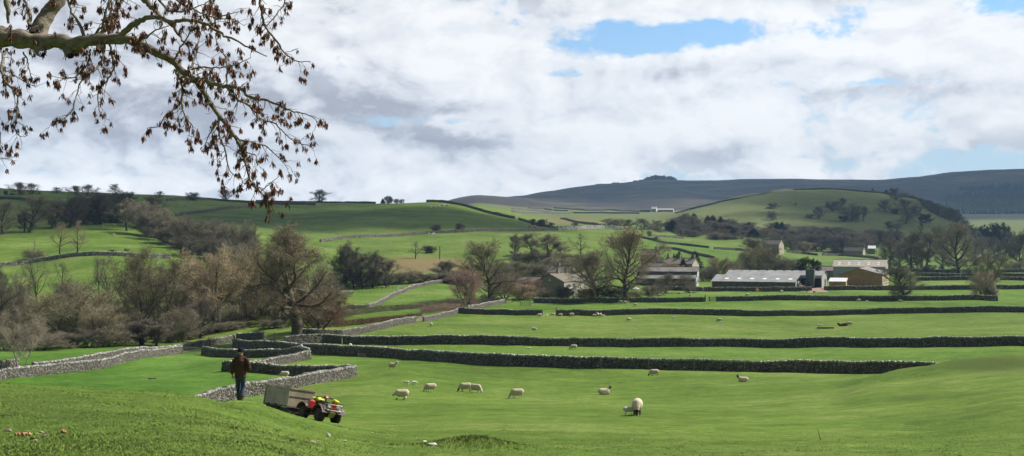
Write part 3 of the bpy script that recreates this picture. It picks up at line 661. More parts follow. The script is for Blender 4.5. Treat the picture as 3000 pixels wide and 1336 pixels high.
# ---------------------------------------------------------------- bare spring trees
def unit(v): return v/(np.linalg.norm(v, axis=-1, keepdims=True) + 1e-12)
def tubes_np(brs, sides):
    Vs, Fs, b = [], [], 0
    for pts, rad in brs:
        n = len(pts); tg = unit(np.gradient(pts, axis=0))
        ref = np.array([0.3, 0.2, 0.93]) if abs(tg[0, 2]) < 0.9 else np.array([1.0, 0.1, 0.0])
        a = unit(np.cross(tg, ref)); c = np.cross(tg, a)
        ang = np.arange(sides)*2*math.pi/sides
        V = pts[:, None] + (a[:, None]*np.cos(ang)[None, :, None] + c[:, None]*np.sin(ang)[None, :, None])*rad[:, None, None]
        i = np.arange(n - 1)[:, None]*sides; k = np.arange(sides)[None]; k2 = (k + 1) % sides
        Fs.append(np.stack([i + k, i + k2, i + sides + k2, i + sides + k], 2).reshape(-1, 4) + b)
        Vs.append(V.reshape(-1, 3)); b += n*sides
    return Vs, Fs, b
def branch(rg, p, d, L, r, n=6, wander=0.16, up=0.05, tip=0.25):
    pts = [np.array(p, float)]; d = unit(np.array(d, float))
    for k in range(n):
        d = unit(d + rg.normal(0, wander, 3) + np.array([0, 0, up])); pts.append(pts[-1] + d*L/n)
    return np.array(pts), np.linspace(r, r*tip, n + 1)
def bark_mat(name, c1, c2, moss=(0.09, 0.10, 0.04)):
    m, nt, b = newmat(name, 0.95, 0.1)
    g = nt.node('ShaderNodeTexCoord').outputs['Object']
    col = nt.mix(nt.rng(nt.noise(g, 2.0, 6, 0.7), 0.35, 0.65), c1, c2)
    col = nt.mix(nt.math('MULTIPLY', nt.rng(nt.noise(g, 0.7, 4), 0.5, 0.68), 0.6), col, moss)
    nt.put(b.inputs['Base Color'], col)
    return m
def twig_mat(name, c1, c2):
    m, nt, b = newmat(name, 0.9, 0.12)
    g = nt.node('ShaderNodeNewGeometry'); o = nt.node('ShaderNodeTexCoord').outputs['Object']
    v = nt.math('ADD', nt.math('MULTIPLY', g.outputs['Random Per Island'], 0.55), nt.math('MULTIPLY', nt.rng(nt.noise(o, 0.35, 4), 0.3, 0.7), 0.45))
    oi = nt.node('ShaderNodeObjectInfo').outputs['Random']
    col = nt.vmath('SCALE', nt.mix(v, c1, c2), nt.rng(oi, 0, 1, 0.8, 1.22))
    nt.put(b.inputs['Base Color'], col); return m
M_BARK = bark_mat('bark', (0.075, 0.062, 0.048), (0.15, 0.13, 0.10))
M_BARKD = bark_mat('dark_bark', (0.045, 0.040, 0.034), (0.085, 0.074, 0.060))
M_BARKP = bark_mat('pale_bark', (0.30, 0.27, 0.22), (0.46, 0.43, 0.37))
TW = dict(olive=twig_mat('olive_twigs', (0.182, 0.162, 0.098), (0.380, 0.340, 0.228)), tan=twig_mat('tan_twigs', (0.235, 0.190, 0.120), (0.48, 0.40, 0.27)),
          brown=twig_mat('brown_twigs', (0.147, 0.131, 0.096), (0.318, 0.282, 0.212)), dark=twig_mat('dark_twigs', (0.112, 0.101, 0.082), (0.238, 0.214, 0.174)),
          warm=twig_mat('warm_twigs', (0.185, 0.148, 0.105), (0.385, 0.318, 0.232)), red=twig_mat('russet_twigs', (0.135, 0.082, 0.054), (0.30, 0.19, 0.125)), pink=twig_mat('pink_twigs', (0.23, 0.155, 0.135), (0.43, 0.30, 0.265)),
          pale=twig_mat('pale_twigs', (0.22, 0.185, 0.135), (0.44, 0.38, 0.295)), green=twig_mat('green_shoots', (0.08, 0.095, 0.028), (0.19, 0.21, 0.07)),
          needle=twig_mat('needles', (0.012, 0.025, 0.010), (0.035, 0.060, 0.022)), gorse=twig_mat('gorse', (0.10, 0.09, 0.02), (0.35, 0.24, 0.03)), ever=twig_mat('evergreen', (0.018, 0.030, 0.012), (0.060, 0.075, 0.028)))
def twigs_np(rg, brs, N, L, w, up=0.15, spread=0.9, sub=2):
    """thin tapered shoots along the given branches, each with side shoots"""
    lens = np.array([np.linalg.norm(b[0][-1] - b[0][0]) for b in brs]); pr = lens/lens.sum()
    bi = rg.choice(len(brs), N, p=pr); tt = rg.uniform(0.12, 1.0, N)
    P = np.empty((N, 3)); D = np.empty((N, 3))
    for i in np.unique(bi):
        k = np.nonzero(bi == i)[0]; pts = brs[i][0]; n = len(pts) - 1
        f = tt[k]*n; j = np.minimum(f.astype(int), n - 1); f = (f - j)[:, None]
        P[k] = pts[j]*(1 - f) + pts[j+1]*f; D[k] = pts[j+1] - pts[j]
    D = unit(unit(D)*0.55 + rg.normal(0, spread*0.6, (N, 3)) + np.array([0, 0, up]))
    l = L*rg.uniform(0.45, 1.15, N)[:, None]
    A, B, Wd = [P], [P + D*l], [np.full(N, w)]
    for k in range(sub):
        f = rg.uniform(0.35, 0.9, N)[:, None]; Q = P + D*l*f
        D2 = unit(D*0.7 + rg.normal(0, 0.5, (N, 3)) + np.array([0, 0, up]))
        A.append(Q); B.append(Q + D2*l*rg.uniform(0.35, 0.7, N)[:, None]); Wd.append(np.full(N, w*0.75))
    A, B, Wd = np.concatenate(A), np.concatenate(B), np.concatenate(Wd)[:, None]
    s = unit(np.cross(B - A, rg.normal(0, 1, A.shape)))
    V = np.stack([A + s*Wd, A - s*Wd, B - s*Wd*0.25, B + s*Wd*0.25], 1).reshape(-1, 3)
    return V, np.arange(len(V)).reshape(-1, 4)
# kind: trunk fork height, crown centre, crown radius, crown half height (all for a 10 m tree), limbs, limb rise, stems, twig count, twig length, twig half width, materials
KINDS = {
 'oak':     dict(fork=0.25, cz=5.9, rx=5.0, rz=4.3, limbs=17, rise=(-2, 80), stems=1, tr=0.44, N=13000, tl=0.55, tw=0.0085, bark=M_BARK, twig='brown', wander=0.30, up=0.04, k2=9, k3=7),
 'open':    dict(fork=0.30, cz=6.2, rx=4.2, rz=4.0, limbs=8, rise=(20, 75), stems=1, tr=0.24, N=1300, tl=0.75, tw=0.010, bark=M_BARKD, twig='dark', wander=0.20),
 'broad':   dict(fork=0.09, cz=5.3, rx=4.8, rz=4.8, limbs=20, rise=(2, 82), stems=1, tr=0.27, N=9500, tl=0.60, tw=0.010, bark=M_BARKD, twig='dark', wander=0.18, up=0.05, k2=8, k3=6),
 'river':   dict(fork=0.10, cz=5.3, rx=4.6, rz=4.9, limbs=15, rise=(30, 82), stems=3, tr=0.20, N=9500, tl=0.68, tw=0.0105, bark=M_BARK, twig='olive', wander=0.13),
 'tall':    dict(fork=0.30, cz=6.3, rx=2.7, rz=3.9, limbs=11, rise=(30, 80), stems=1, tr=0.20, N=6000, tl=0.58, tw=0.011, bark=M_BARKD, twig='brown', wander=0.14),
 'birch':   dict(fork=0.24, cz=6.0, rx=3.7, rz=4.0, limbs=10, rise=(35, 80), stems=2, tr=0.13, N=3400, tl=0.75, tw=0.008, bark=M_BARKP, twig='pale', wander=0.10),
 'thorn':   dict(fork=0.20, cz=5.6, rx=5.0, rz=3.9, limbs=20, rise=(2, 75), stems=1, tr=0.42, N=5000, tl=0.85, tw=0.028, bark=M_BARKD, twig='dark', wander=0.18),
 'bush':    dict(fork=0.03, cz=4.6, rx=6.0, rz=5.2, limbs=16, rise=(12, 85), stems=4, tr=0.16, N=7500, tl=0.9, tw=0.018, bark=M_BARKD, twig='brown', wander=0.18),
 'ever':    dict(fork=0.03, cz=4.7, rx=5.6, rz=5.2, limbs=16, rise=(5, 85), stems=2, tr=0.16, N=4200, tl=0.9, tw=0.055, bark=M_BARKD, twig='ever', wander=0.18),
 'conifer': dict(cone=True, rx=2.2, N=5200, tl=0.55, tw=0.05, bark=M_BARKD, twig='needle'),
}
def make_tree(kind, seed, twig=None):
    k = KINDS[kind]; rg = np.random.default_rng(seed)
    tw = TW[twig or k['twig']]
    if k.get('cone'):
        tr = [(np.array([[0, 0, 0], [0.05, 0, 5], [0, 0, 9.6]], float), np.array([0.22, 0.14, 0.03]))]
        lim = []
        for i in range(120):
            h = 0.5 + 9.2*(i/120)**1.0; r = k['rx']*(1 - (h/10)**1.4)*rg.uniform(0.75, 1.1); a = i*2.4 + rg.uniform(-.3, .3)
            lim.append((np.array([[0, 0, h], [math.cos(a)*r*.5, math.sin(a)*r*.5, h + .05], [math.cos(a)*r, math.sin(a)*r, h - 0.05*r]]), np.array([0.04, 0.03, 0.01])))
        V, Fq, n = tubes_np(tr, 6); trunk = np_mesh('trunk', np.concatenate(V), Fq, [k['bark']], True)
        V2, F2, n2 = tubes_np(lim, 3); tv, tf = twigs_np(rg, lim, k['N'], k['tl'], k['tw'], 0.1, 0.7, 1)
        return trunk, np_mesh('crown', np.concatenate(V2 + [tv]), F2 + [tf + n2], [tw])
    C = np.array([0, 0, k['cz']]); E = np.array([k['rx'], k['rx'], k['rz']])
    ph = rg.uniform(0, 6.28, 4)
    def env(p, d):                                                  # distance to the lumpy crown outline
        q, e = (p - C)/E, d/E
        a, b_, c = e @ e, 2*q @ e, q @ q - 1
        disc = max(b_*b_ - 4*a*c, 0); t = (-b_ + math.sqrt(disc))/(2*a)
        az = math.atan2(d[1], d[0]); return max(t, 0.3)*(0.90 + 0.13*math.sin(2*az + ph[0]) + 0.09*math.sin(5*az + ph[1] + 3*d[2]))
    l0, l1, l2, l3 = [], [], [], []
    H = k['cz'] + k['rz']
    for s in range(k['stems']):
        if k['stems'] > 1: a = s*2*math.pi/k['stems'] + ph[2]; d0 = np.array([math.cos(a)*0.33, math.sin(a)*0.33, 1]); b0 = np.array([math.cos(a), math.sin(a), 0])*0.28; b0[2] = -0.3
        else: d0 = np.array([rg.normal(0, .07), rg.normal(0, .07), 1]); b0 = np.array([0, 0, -0.4])
        L = (H*0.74 + 0.4)*(rg.uniform(0.75, 1.0) if s else 1)
        p, r = branch(rg, b0, d0, L, k['tr']/(1 if s == 0 else 1.25), 10, 0.085, 0.05, 0.16)
        r[0] *= 1.35; l0.append((p, r))
        nl = max(3, int(k['limbs']/k['stems'] + 1))
        for i in range(nl):
            f = k['fork'] + (0.97 - k['fork'])*((i + rg.uniform(0, .6))/nl)**1.15; j = min(int(f*10), 9); q = p[j] + (p[j+1] - p[j])*(f*10 - j)
            ri = np.radians(k['rise'][0] + (k['rise'][1] - k['rise'][0])*((i + 0.3)/nl)**0.9 + rg.uniform(-9, 9)); a = i*2.4 + ph[3] + s + rg.uniform(-.4, .4)
            d = np.array([math.cos(a)*math.cos(ri), math.sin(a)*math.cos(ri), math.sin(ri)])
            Ll = env(q, d)*rg.uniform(0.74, 0.98)
            l1.append(branch(rg, q, d, Ll, max(0.035, r[j]*rg.uniform(0.42, 0.62)), 7, k['wander'], 0.05, 0.2))
    def kids(par, n, ang, frac, out, rmin, up):
        for p, r in par:
            L = np.linalg.norm(np.diff(p, axis=0), axis=1).sum()
            for i in range(n):
                f = 0.22 + 0.78*(i + rg.uniform(0, 1))/n; j = min(int(f*(len(p)-1)), len(p)-2); q = p[j] + (p[j+1]-p[j])*(f*(len(p)-1)-j)
                t = unit(p[j+1] - p[j]); e = unit(np.cross(t, rg.normal(0, 1, 3))); an = np.radians(rg.uniform(*ang))
                d = unit(t*math.cos(an) + e*math.sin(an) + np.array([0, 0, up]))
                Lc = min(L*frac*(1.15 - 0.55*f)*rg.uniform(0.6, 1.15), env(q, d)*rg.uniform(0.7, 1.05))
                out.append(branch(rg, q, d, max(Lc, 0.25), max(rmin, r[j]*0.5), 4, 0.17, 0.05, 0.3))
    kids(l0 + l1, k.get('k2', 7), (28, 64), 0.50, l2, 0.016, k.get('up', 0.12))
    kids(l2, k.get('k3', 6), (25, 62), 0.52, l3, 0.008, k.get('up', 0.10))
    V, Fq, n = tubes_np(l0, 7); V1, F1, n1 = tubes_np(l1, 5); V2, F2, n2 = tubes_np(l2, 3)
    trunk = np_mesh('trunk', np.concatenate(V + V1 + V2), Fq + [f + n for f in F1] + [f + n + n1 for f in F2], [k['bark']], True)
    V3, F3, n3 = tubes_np(l3, 3); tv, tf = twigs_np(rg, l3 + l2, k['N'], k['tl'], k['tw'], k.get('up', 0.15))
    return trunk, np_mesh('crown', np.concatenate(V3 + [tv]), F3 + [tf + n3], [tw])
VAR = {}
def tree_mesh(kind, twig, v):
    if (kind, twig, v) not in VAR:
        a, b = make_tree(kind, 100 + hash_s(kind)*7 + v*31, twig)
        c = np.empty(len(b.vertices)*3, np.float32); b.vertices.foreach_get('co', c); c = c.reshape(-1, 3)
        VAR[(kind, twig, v)] = (a, b, float(np.percentile(np.abs(c[:, :2]), 93)), float(np.percentile(c[:, 2], 98.0)))
    return VAR[(kind, twig, v)]
def hash_s(s): return sum((i + 1)*ord(c) for i, c in enumerate(s)) % 997
KH = {k: (10.0 if v.get('cone') else v['cz'] + v['rz']) for k, v in KINDS.items()}
KR = {k: v['rx'] for k, v in KINDS.items()}
TREES = []
def tree(label, X, Ytop, d, wpx, kind, twig=None, name=None, group=None, cat=None, v=None, sink=0.0, minh=1.0):
    """X, Ytop: bearing and sight line of the crown's top; wpx its width as seen"""
    p = pos(X, d); h = max(zat(Ytop, d) - p.z, minh); w = wpx/F*d/2
    v = len(TREES) % 3 if v is None else v
    tm, cm, kr, kh = tree_mesh(kind, twig, v)
    nm = name or {'bush': 'bush', 'ever': 'evergreen_bush', 'conifer': 'conifer_tree', 'thorn': 'thorn_tree', 'birch': 'birch_tree', 'oak': 'oak_tree'}.get(kind, 'bare_tree')
    r = empty(nm, p, rnd.uniform(0, 6.28), label, cat or ('bush' if kind in ('bush', 'ever') else 'tree'), group)
    sq = h/(2*w)                                                    # squat trees show crown down to the turf
    ext = 1.0 + 0.32*min(1.0, max(0.0, (1.05 - sq)/0.4)) if kind in ('broad', 'oak', 'thorn', 'tall') and group != 'big bare trees along the river' else 1.0
    sink += h*(ext - 1.0); h *= ext
    s = w/kr; sz = h/kh
    r.scale = (s, s, sz); r.location.z -= sink
    t_ = ob('trunk', tm, r); c_ = ob('crown', cm, r)
    TREES.append(r); return r
def tt(label, tl, cx, ctop, cw, kind, twig=None, d=None, base=None, lo=300, hi=1300, **kw):
    X, Y = T(tl, cx, ctop)
    if d is None: d = hit(X, T(tl, cx, base)[1], lo, hi)
    return tree(label, X, Y, d, cw/4.0, kind, twig, **kw)

# --- upper slopes beyond the river
UG = 'bare trees on the upper pasture slope'
for a in [('bare tree standing apart at the picture edge on the slope', 25, 195, 200, 'broad', 'brown', 500), ('round bare tree over a dark patch on the upper slope', 300, 150, 270, 'broad', 'brown', 480),
          ('slim stem beside the round tree on the upper slope', 246, 300, 110, 'tall', 'dark', 478), ('slim tree just beyond the round tree on the slope', 515, 215, 150, 'tall', 'brown', 450),
          ('bushy bare tree third along the upper slope', 572, 190, 230, 'broad', 'brown', 432), ('dark bare tree at the near end of the hanging wood', 715, 160, 210, 'broad', 'dark', 430),
          ('dark bare tree second into the hanging wood', 840, 165, 210, 'broad', 'dark', 392), ('thin dark tree between two broad ones in the hanging wood', 945, 190, 170, 'tall', 'dark', 400),
          ('tallest dark tree in the middle of the hanging wood', 1015, 112, 260, 'broad', 'dark', 402), ('dark tree near the far end of the hanging wood', 1112, 120, 220, 'broad', 'brown', 385),
          ('dark tree at the far end of the hanging wood', 1165, 105, 200, 'broad', 'dark', 382), ('pinkish bare tree alone at the pasture corner', 1275, 185, 195, 'tall', 'pale', 468)]:
    tt(a[0], 1, a[1], a[2] - 22, a[3]*1.18, a[4], a[5], base=a[6], lo=420, hi=900, group=UG)
for i, (x, y, w, b) in enumerate([(780,120,230,330),(900,140,220,330),(1060,110,200,300),(690,190,180,330),(1180,150,160,300)]):
    tt('dark bare tree in the back row of the hanging wood', 1, x, y, w, 'broad', 'dark', base=b, lo=420, hi=900, group='back row of the hanging wood')
SG = 'trees along the skyline'
for lb, x, y, w, kd, tw, dd in [('pair of pale skyline trees, the taller one', 212, -12, 190, 'broad', 'pale', 830), ('second of the two pale skyline trees', 325, -4, 160, 'broad', 'pale', 840), ('low grey tree showing over the skyline beside the pale pair', 580, 35, 130, 'broad', 'brown', 880),
                                ('rounded grey crown topping the hanging wood', 775, 22, 170, 'broad', 'pale', 870), ('wider rounded crown topping the hanging wood', 880, 13, 180, 'broad', 'pale', 860), ('pale airy tree standing on the skyline', 1152, 5, 125, 'broad', 'pale', 990),
                                ('dark bushy tree just under the skyline', 1300, 84, 150, 'bush', 'dark', 800), ('small round crown peeping over the thicket', 1600, 76, 90, 'broad', 'pale', 900), ('flat-topped bush on the skyline wall', 1935, 88, 130, 'bush', 'dark', 920),
                                ('lone round tree on the skyline wall', 2278, 60, 124, 'oak', 'dark', 960)]:
    tt(lb, 1, x, y - 4, w*0.88, kd, tw, d=dd, group=SG)
for lb, x, y, w, kd, tw, dd in [('small skyline tree behind the hanging twig', 132, 82, 124, 'oak', 'brown', 985), ('two-stemmed dark tree on the skyline', 640, 62, 158, 'oak', 'dark', 980), ('dark conical tree on the skyline', 1332, 124, 84, 'ever', 'dark', 985),
                                ('spiky small tree beside the conical skyline tree', 1276, 150, 44, 'conifer', None, 985), ('low bush on the skyline near the spur', 1412, 152, 60, 'bush', 'dark', 985), ('second low bush on the skyline near the spur', 1466, 155, 56, 'bush', 'dark', 985)]:
    tt(lb, 2, x, y - 4, w*0.88, kd, tw, d=dd, group=SG)
for i, (x, y, w) in enumerate([(60, 65, 40), (120, 95, 34)]): tt(['dark bush on the high pasture', 'smaller dark bush on the high pasture'][i], 1, x, y, w, 'ever', 'ever', d=820)
# --- the sunny pastures across the river
PG = 'bare trees on the pastures across the river'
tt('forked bare tree growing on the pasture wall', 1, 600, 395, 200, 'open', 'tan', d=446, group=PG, v=1)
tt('pinkish bare tree with drooping boughs on the pasture wall', 1, 775, 372, 190, 'open', 'pink', d=440, group=PG, v=0)
tt('tall spreading bare tree below the pasture wall', 1, 380, 610, 250, 'open', 'dark', d=318, group=PG, v=2)
tt('leaning bare tree with long side branches', 1, 640, 790, 260, 'open', 'dark', d=322, group=PG, v=0)
tt('slender crooked bare tree in the lower pasture', 1, 1015, 725, 170, 'open', 'dark', d=318, group=PG, v=1)
tt('fuller bare tree beside the slender crooked one', 1, 1125, 690, 260, 'open', 'brown', d=316, group=PG, v=2)
tt('small bush below the pasture wall', 1, 1130, 660, 70, 'bush', 'dark', d=452)
tt('tiny bush on the pasture slope above the wall', 1, 1272, 655, 50, 'bush', 'dark', d=462)
tt('low thorn on the bank at the pasture wall', 1, 340, 670, 180, 'bush', 'brown', d=452)
# --- the gully
GG = 'bare trees filling the gully'
for lb, x, y, w, kd, tw, dd in [('big dark crown at the head of the gully', 1490, 190, 300, 'river', 'brown', 560), ('rounded dark crown above the gully head', 1545, 130, 260, 'broad', 'dark', 640), ('dark crown leaning over the gully', 1620, 260, 300, 'river', 'brown', 540), ('bushy crown in mid gully', 1790, 380, 300, 'river', 'brown', 520),
                                ('widest olive crown in the gully', 1910, 330, 330, 'river', 'brown', 500), ('grey crown right of the widest gully tree', 2100, 370, 320, 'river', 'brown', 500), ('grey brown crown at the gully mouth', 2270, 400, 300, 'river', 'brown', 490), ('last tall crown of the gully wood', 2450, 385, 260, 'river', 'brown', 480),
                                ('pale crown at the foot of the gully', 2340, 560, 220, 'birch', 'pale', 430), ('dark hollow tree in the gully bottom', 1850, 520, 300, 'river', 'dark', 460), ('dark tree under the gully crowns', 2050, 540, 280, 'river', 'dark', 455), ('low dark tree near the pale gully tree', 2200, 560, 240, 'river', 'dark', 450), ('upper dark crown behind the gully', 2400, 470, 260, 'river', 'dark', 500)]:
    tt(lb, 1, x, y, w, kd, tw, d=dd, group=GG)
for i, (x, y, dd, w) in enumerate([(1420,230,600,260),(1560,300,560,280),(1700,330,570,280),(1660,450,520,260),(1760,520,500,260),(1860,420,530,280),(1980,470,520,280),(2140,450,520,280),(2200,480,505,280),(2330,470,505,260),(2520,470,500,240),(1540,430,555,260),(1950,620,470,260),(2120,640,460,260),(2300,640,460,240),(2480,600,470,240)]):
    tt('dull bare tree packed into the gully wood', 1, x, y, w, 'river', ['brown', 'dark', 'brown'][i % 3], d=dd, group='dull trees packed into the gully')
for i, (x, y, dd, w) in enumerate([(690,250,610,200),(800,230,620,220),(930,220,620,220),(1060,200,615,240),(1180,230,610,200),(420,250,640,180)]):
    tt('dark bare tree in the back row of the hanging wood', 1, x, y, w, 'broad', 'dark', d=dd, group='back row of the hanging wood')
# --- along the river
RG = 'big bare trees along the river'
tt('small pale-trunked birch growing beside the sunlit wall', 5, 215, 370, 430, 'birch', 'pale', d=152, v=1, group=RG)
tt('wide olive tree in front of the river wood', 5, 730, 130, 640, 'river', 'olive', d=226, group=RG, v=0)
tt('towering bare tree with dark limbs above the gate', 1, 1480, 690, 640, 'river', 'olive', d=248, group=RG, v=1)
tt('tall tree with upright pale shoots left of the man', 1, 2140, 690, 640, 'river', 'tan', d=256, group=RG, v=2)
tt('low dark thorn with gnarled stems by the strip of grass', 5, 1430, 480, 360, 'thorn', 'dark', d=224, group=RG, v=0)
tt('leaning stubby thorn beside the gnarled one', 5, 1570, 530, 210, 'thorn', 'brown', d=222, group=RG, v=1)
tt('round brown tree between the thorns and tall tree', 5, 1820, 370, 330, 'river', 'brown', d=236, group=RG)
tt('dark narrow tree in front of the tall pale shoots', 5, 2020, 270, 260, 'broad', 'dark', d=244, group=RG)
tt('tree with dark trunk cut by the picture edge', 5, -10, -60, 330, 'broad', 'dark', d=236, group=RG)
tt('brown tree behind the birch', 5, 300, 220, 420, 'river', 'brown', d=250, group=RG)
tt('olive tree right of the wide one', 5, 1010, 330, 420, 'river', 'olive', d=218, group=RG, v=2)
tt('brown tree in the dip before the towering tree', 5, 1200, 300, 380, 'river', 'brown', d=244, group=RG)
tt('pale crown beside the oak', 6, -60, -190, 380, 'river', 'tan', d=262, group=RG, v=0)
tt('tall straight trunk tree nearest the oak', 6, 90, -250, 420, 'river', 'olive', d=268, group=RG, v=1)
tt('grey tree half hidden by the oak', 6, 230, -180, 360, 'river', 'brown', d=275, group=RG)
tt('tree glimpsed behind the oak trunk', 6, 560, -60, 420, 'river', 'brown', d=268, group=RG)
tt('dull tree beyond the oak shrub', 6, 720, 30, 300, 'river', 'brown', d=285, group=RG)
tt('olive crown in the far bend of the river wood', 1, 1830, 780, 440, 'river', 'tan', d=290, group=RG, v=1)
tt('dull crown behind the wide olive tree', 1, 800, 1000, 420, 'river', 'brown', d=270, group=RG)
tt('bushy crown low behind the leaning tree', 1, 640, 1010, 300, 'river', 'brown', d=290, group=RG)
tt('bushy brown crown under the tall spreading tree', 1, 140, 930, 330, 'river', 'brown', d=285, group=RG)
tt('olive crown below the fuller pasture tree', 1, 1080, 1110, 420, 'river', 'brown', d=280, group=RG)
tt('tawny crown in the gap before the gully', 1, 2440, 720, 380, 'river', 'tan', d=300, group=RG, v=0)
for i, (X, Y, dd, w, tw) in enumerate([(20,742,262,90,'brown'),(170,748,262,90,'olive'),(365,668,300,105,'brown'),(480,660,300,105,'brown'),(590,655,330,110,'brown'),(690,668,330,110,'olive'),(735,690,320,95,'brown'),(500,700,275,100,'brown'),(690,720,290,95,'brown')]):
    tree('dull bare tree filling out the river wood', X, Y, dd, w, 'river', tw, group='dull trees filling out the river wood')
BG = 'tangled undergrowth along the river'
for i, (x, y, w, dd, tw) in enumerate([(60,560,420,205,'brown'),(420,640,420,206,'brown'),(250,520,380,232,'dark'),(640,600,420,212,'brown'),(900,560,320,214,'dark'),(1120,560,340,218,'brown'),(1300,600,300,230,'brown'),(1700,540,300,236,'brown'),(1900,520,300,246,'brown'),(2120,520,300,254,'brown'),(2300,500,300,252,'brown'),(2460,480,320,256,'green'),(30,330,480,262,'dark'),(450,330,420,264,'dark'),(820,380,400,262,'brown'),(1330,380,360,262,'dark'),(1650,330,360,272,'dark'),(2200,330,420,284,'brown')]):
    tt('tangled brown undergrowth below the river trees', 5, x, y, w, 'bush', tw, d=dd, group=BG)
for i, (x, y, w, dd, tw) in enumerate([(30,430,260,262,'green'),(-120,400,300,262,'brown'),(160,470,260,246,'brown'),(260,440,220,250,'ever'),(130,300,300,280,'brown'),(700,300,380,270,'brown')]):
    tt('tangled brown undergrowth below the river trees', 6, x, y, w, 'bush' if tw != 'ever' else 'ever', tw, d=dd, group=BG)
OAK = tt('big old oak with a massive trunk at the wall corner', 6, 425, -425, 830, 'oak', 'warm', d=219, v=1, group=RG)
tt('russet shrub with drooping shoots beside the oak', 6, 630, 225, 520, 'bush', 'red', d=229, name='shrub', cat='shrub')
# --- beyond the far fields
DG_ = 'dark trees beyond the far field'
for lb, x, y, w, kd, tw in [('tallest of the dark trees beyond the far field', 900, 600, 230, 'tall', 'dark'), ('dark tree second in the row beyond the far field', 985, 690, 230, 'tall', 'dark'), ('broad dark tree mid row beyond the far field', 1070, 700, 230, 'broad', 'dark'), ('spiky dark tree beyond the far field', 1170, 690, 230, 'tall', 'dark'),
                           ('rounded dark tree at the end of that row', 1300, 765, 240, 'broad', 'dark'), ('small dark tree at the row start beside the oak crown', 840, 720, 200, 'broad', 'dark')]:
    tt(lb, 2, x, y, w, kd, tw, d=418, group=DG_)
for i, (x, y, w, tw) in enumerate([(900,860,260,'dark'),(1040,880,260,'dark'),(1180,880,240,'dark'),(1310,900,240,'dark'),(1430,900,200,'brown'),(1560,880,240,'brown'),(1700,900,260,'brown'),(1830,900,240,'brown'),(1980,880,240,'brown'),(2060,900,220,'brown')]):
    tt('dark brushwood behind the far field', 2, x, y, w, 'bush', tw, d=424 + i*1.5, group='brushwood behind the far field')
tt('leafy brown tree above the far field wall', 2, 1850, 775, 220, 'tall', 'brown', d=452); tt('wider brown tree above the far field wall', 2, 1945, 790, 230, 'broad', 'brown', d=455)
tt('thin tan tree leaning on the tawny bank', 2, 1545, 830, 190, 'open', 'tan', d=448)
tt('scraggy bare tree on the tawny bank', 2, 1608, 585, 160, 'open', 'dark', base=745, lo=440, hi=620)
tt('dark scrubby bush on the tawny bank', 2, 1720, 622, 90, 'thorn', 'dark', base=690, lo=440, hi=660); tt('second dark bush touching the first on the bank', 2, 1770, 626, 80, 'thorn', 'dark', base=692, lo=440, hi=660)
tt('nearer of two umbrella-shaped thorns above the hill wall', 2, 1808, 404, 98, 'thorn', 'dark', base=482, lo=560, hi=800); tt('second umbrella-shaped thorn above the hill wall', 2, 2045, 396, 92, 'thorn', 'dark', base=470, lo=560, hi=820)
# --- about the farm
FG = 'trees round the farm'
tt('big round dark olive tree behind the pink shrub', 6, 2355, -300, 500, 'broad', 'olive', d=352, v=1, group=FG)
tt('pink bare shrub standing at the wall corner', 6, 2125, -20, 300, 'bush', 'pink', d=318, name='shrub', cat='shrub', group=FG, v=0)
tt('pink shrub on the field side of the farmhouse garden', 6, 2500, 25, 330, 'bush', 'pink', d=362, name='shrub', cat='shrub', group=FG, v=1)
tt('pinkish shrub against the farmhouse gable', 7, 205, 70, 230, 'bush', 'pink', d=366, name='shrub', cat='shrub', group=FG, v=2)
tt('olive garden shrub below the pink one', 7, 110, 120, 230, 'bush', 'tan', d=358, name='shrub', cat='shrub', group=FG, v=0)
tt('dark shrub climbing the farmhouse corner', 7, 540, 130, 200, 'bush', 'brown', d=362, name='shrub', cat='shrub', group=FG, v=1)
tt('brown shrub under the gable window', 7, 330, 160, 200, 'bush', 'brown', d=360, name='shrub', cat='shrub', group=FG, v=2)
tt('yellow flowering garden bush by the farmhouse', 7, 770, 170, 120, 'bush', 'gorse', d=352, group=FG)
tt('low dark bush by the garden gate', 7, 700, 175, 80, 'bush', 'brown', d=358, group=FG)
tt('dense olive tree in front of the farmhouse end', 3, 860, 690, 470, 'broad', 'olive', d=366, v=2, group=FG)
tt('tall russet-topped maple at the garden wall', 3, 1135, 470, 580, 'broad', 'warm', d=352, v=0, group=FG)
tt('dark evergreen bush behind the garden wall', 7, 1000, 150, 240, 'ever', 'ever', d=358, group=FG); tt('mossy bush under the maple', 7, 1230, 190, 160, 'bush', 'green', d=362, group=FG)
tt('grey garden shrub by the summerhouse', 7, 1390, 130, 170, 'bush', 'pale', d=380, group=FG); tt('dark garden shrub under the young tree', 7, 1480, 110, 130, 'bush', 'dark', d=392, group=FG)
tt('young tree on the grass in front of the tin shed', 3, 1545, 905, 180, 'broad', 'brown', d=415, v=0, group=FG); tt('second young tree in front of the tin shed', 3, 1790, 912, 200, 'broad', 'brown', d=412, v=1, group=FG)
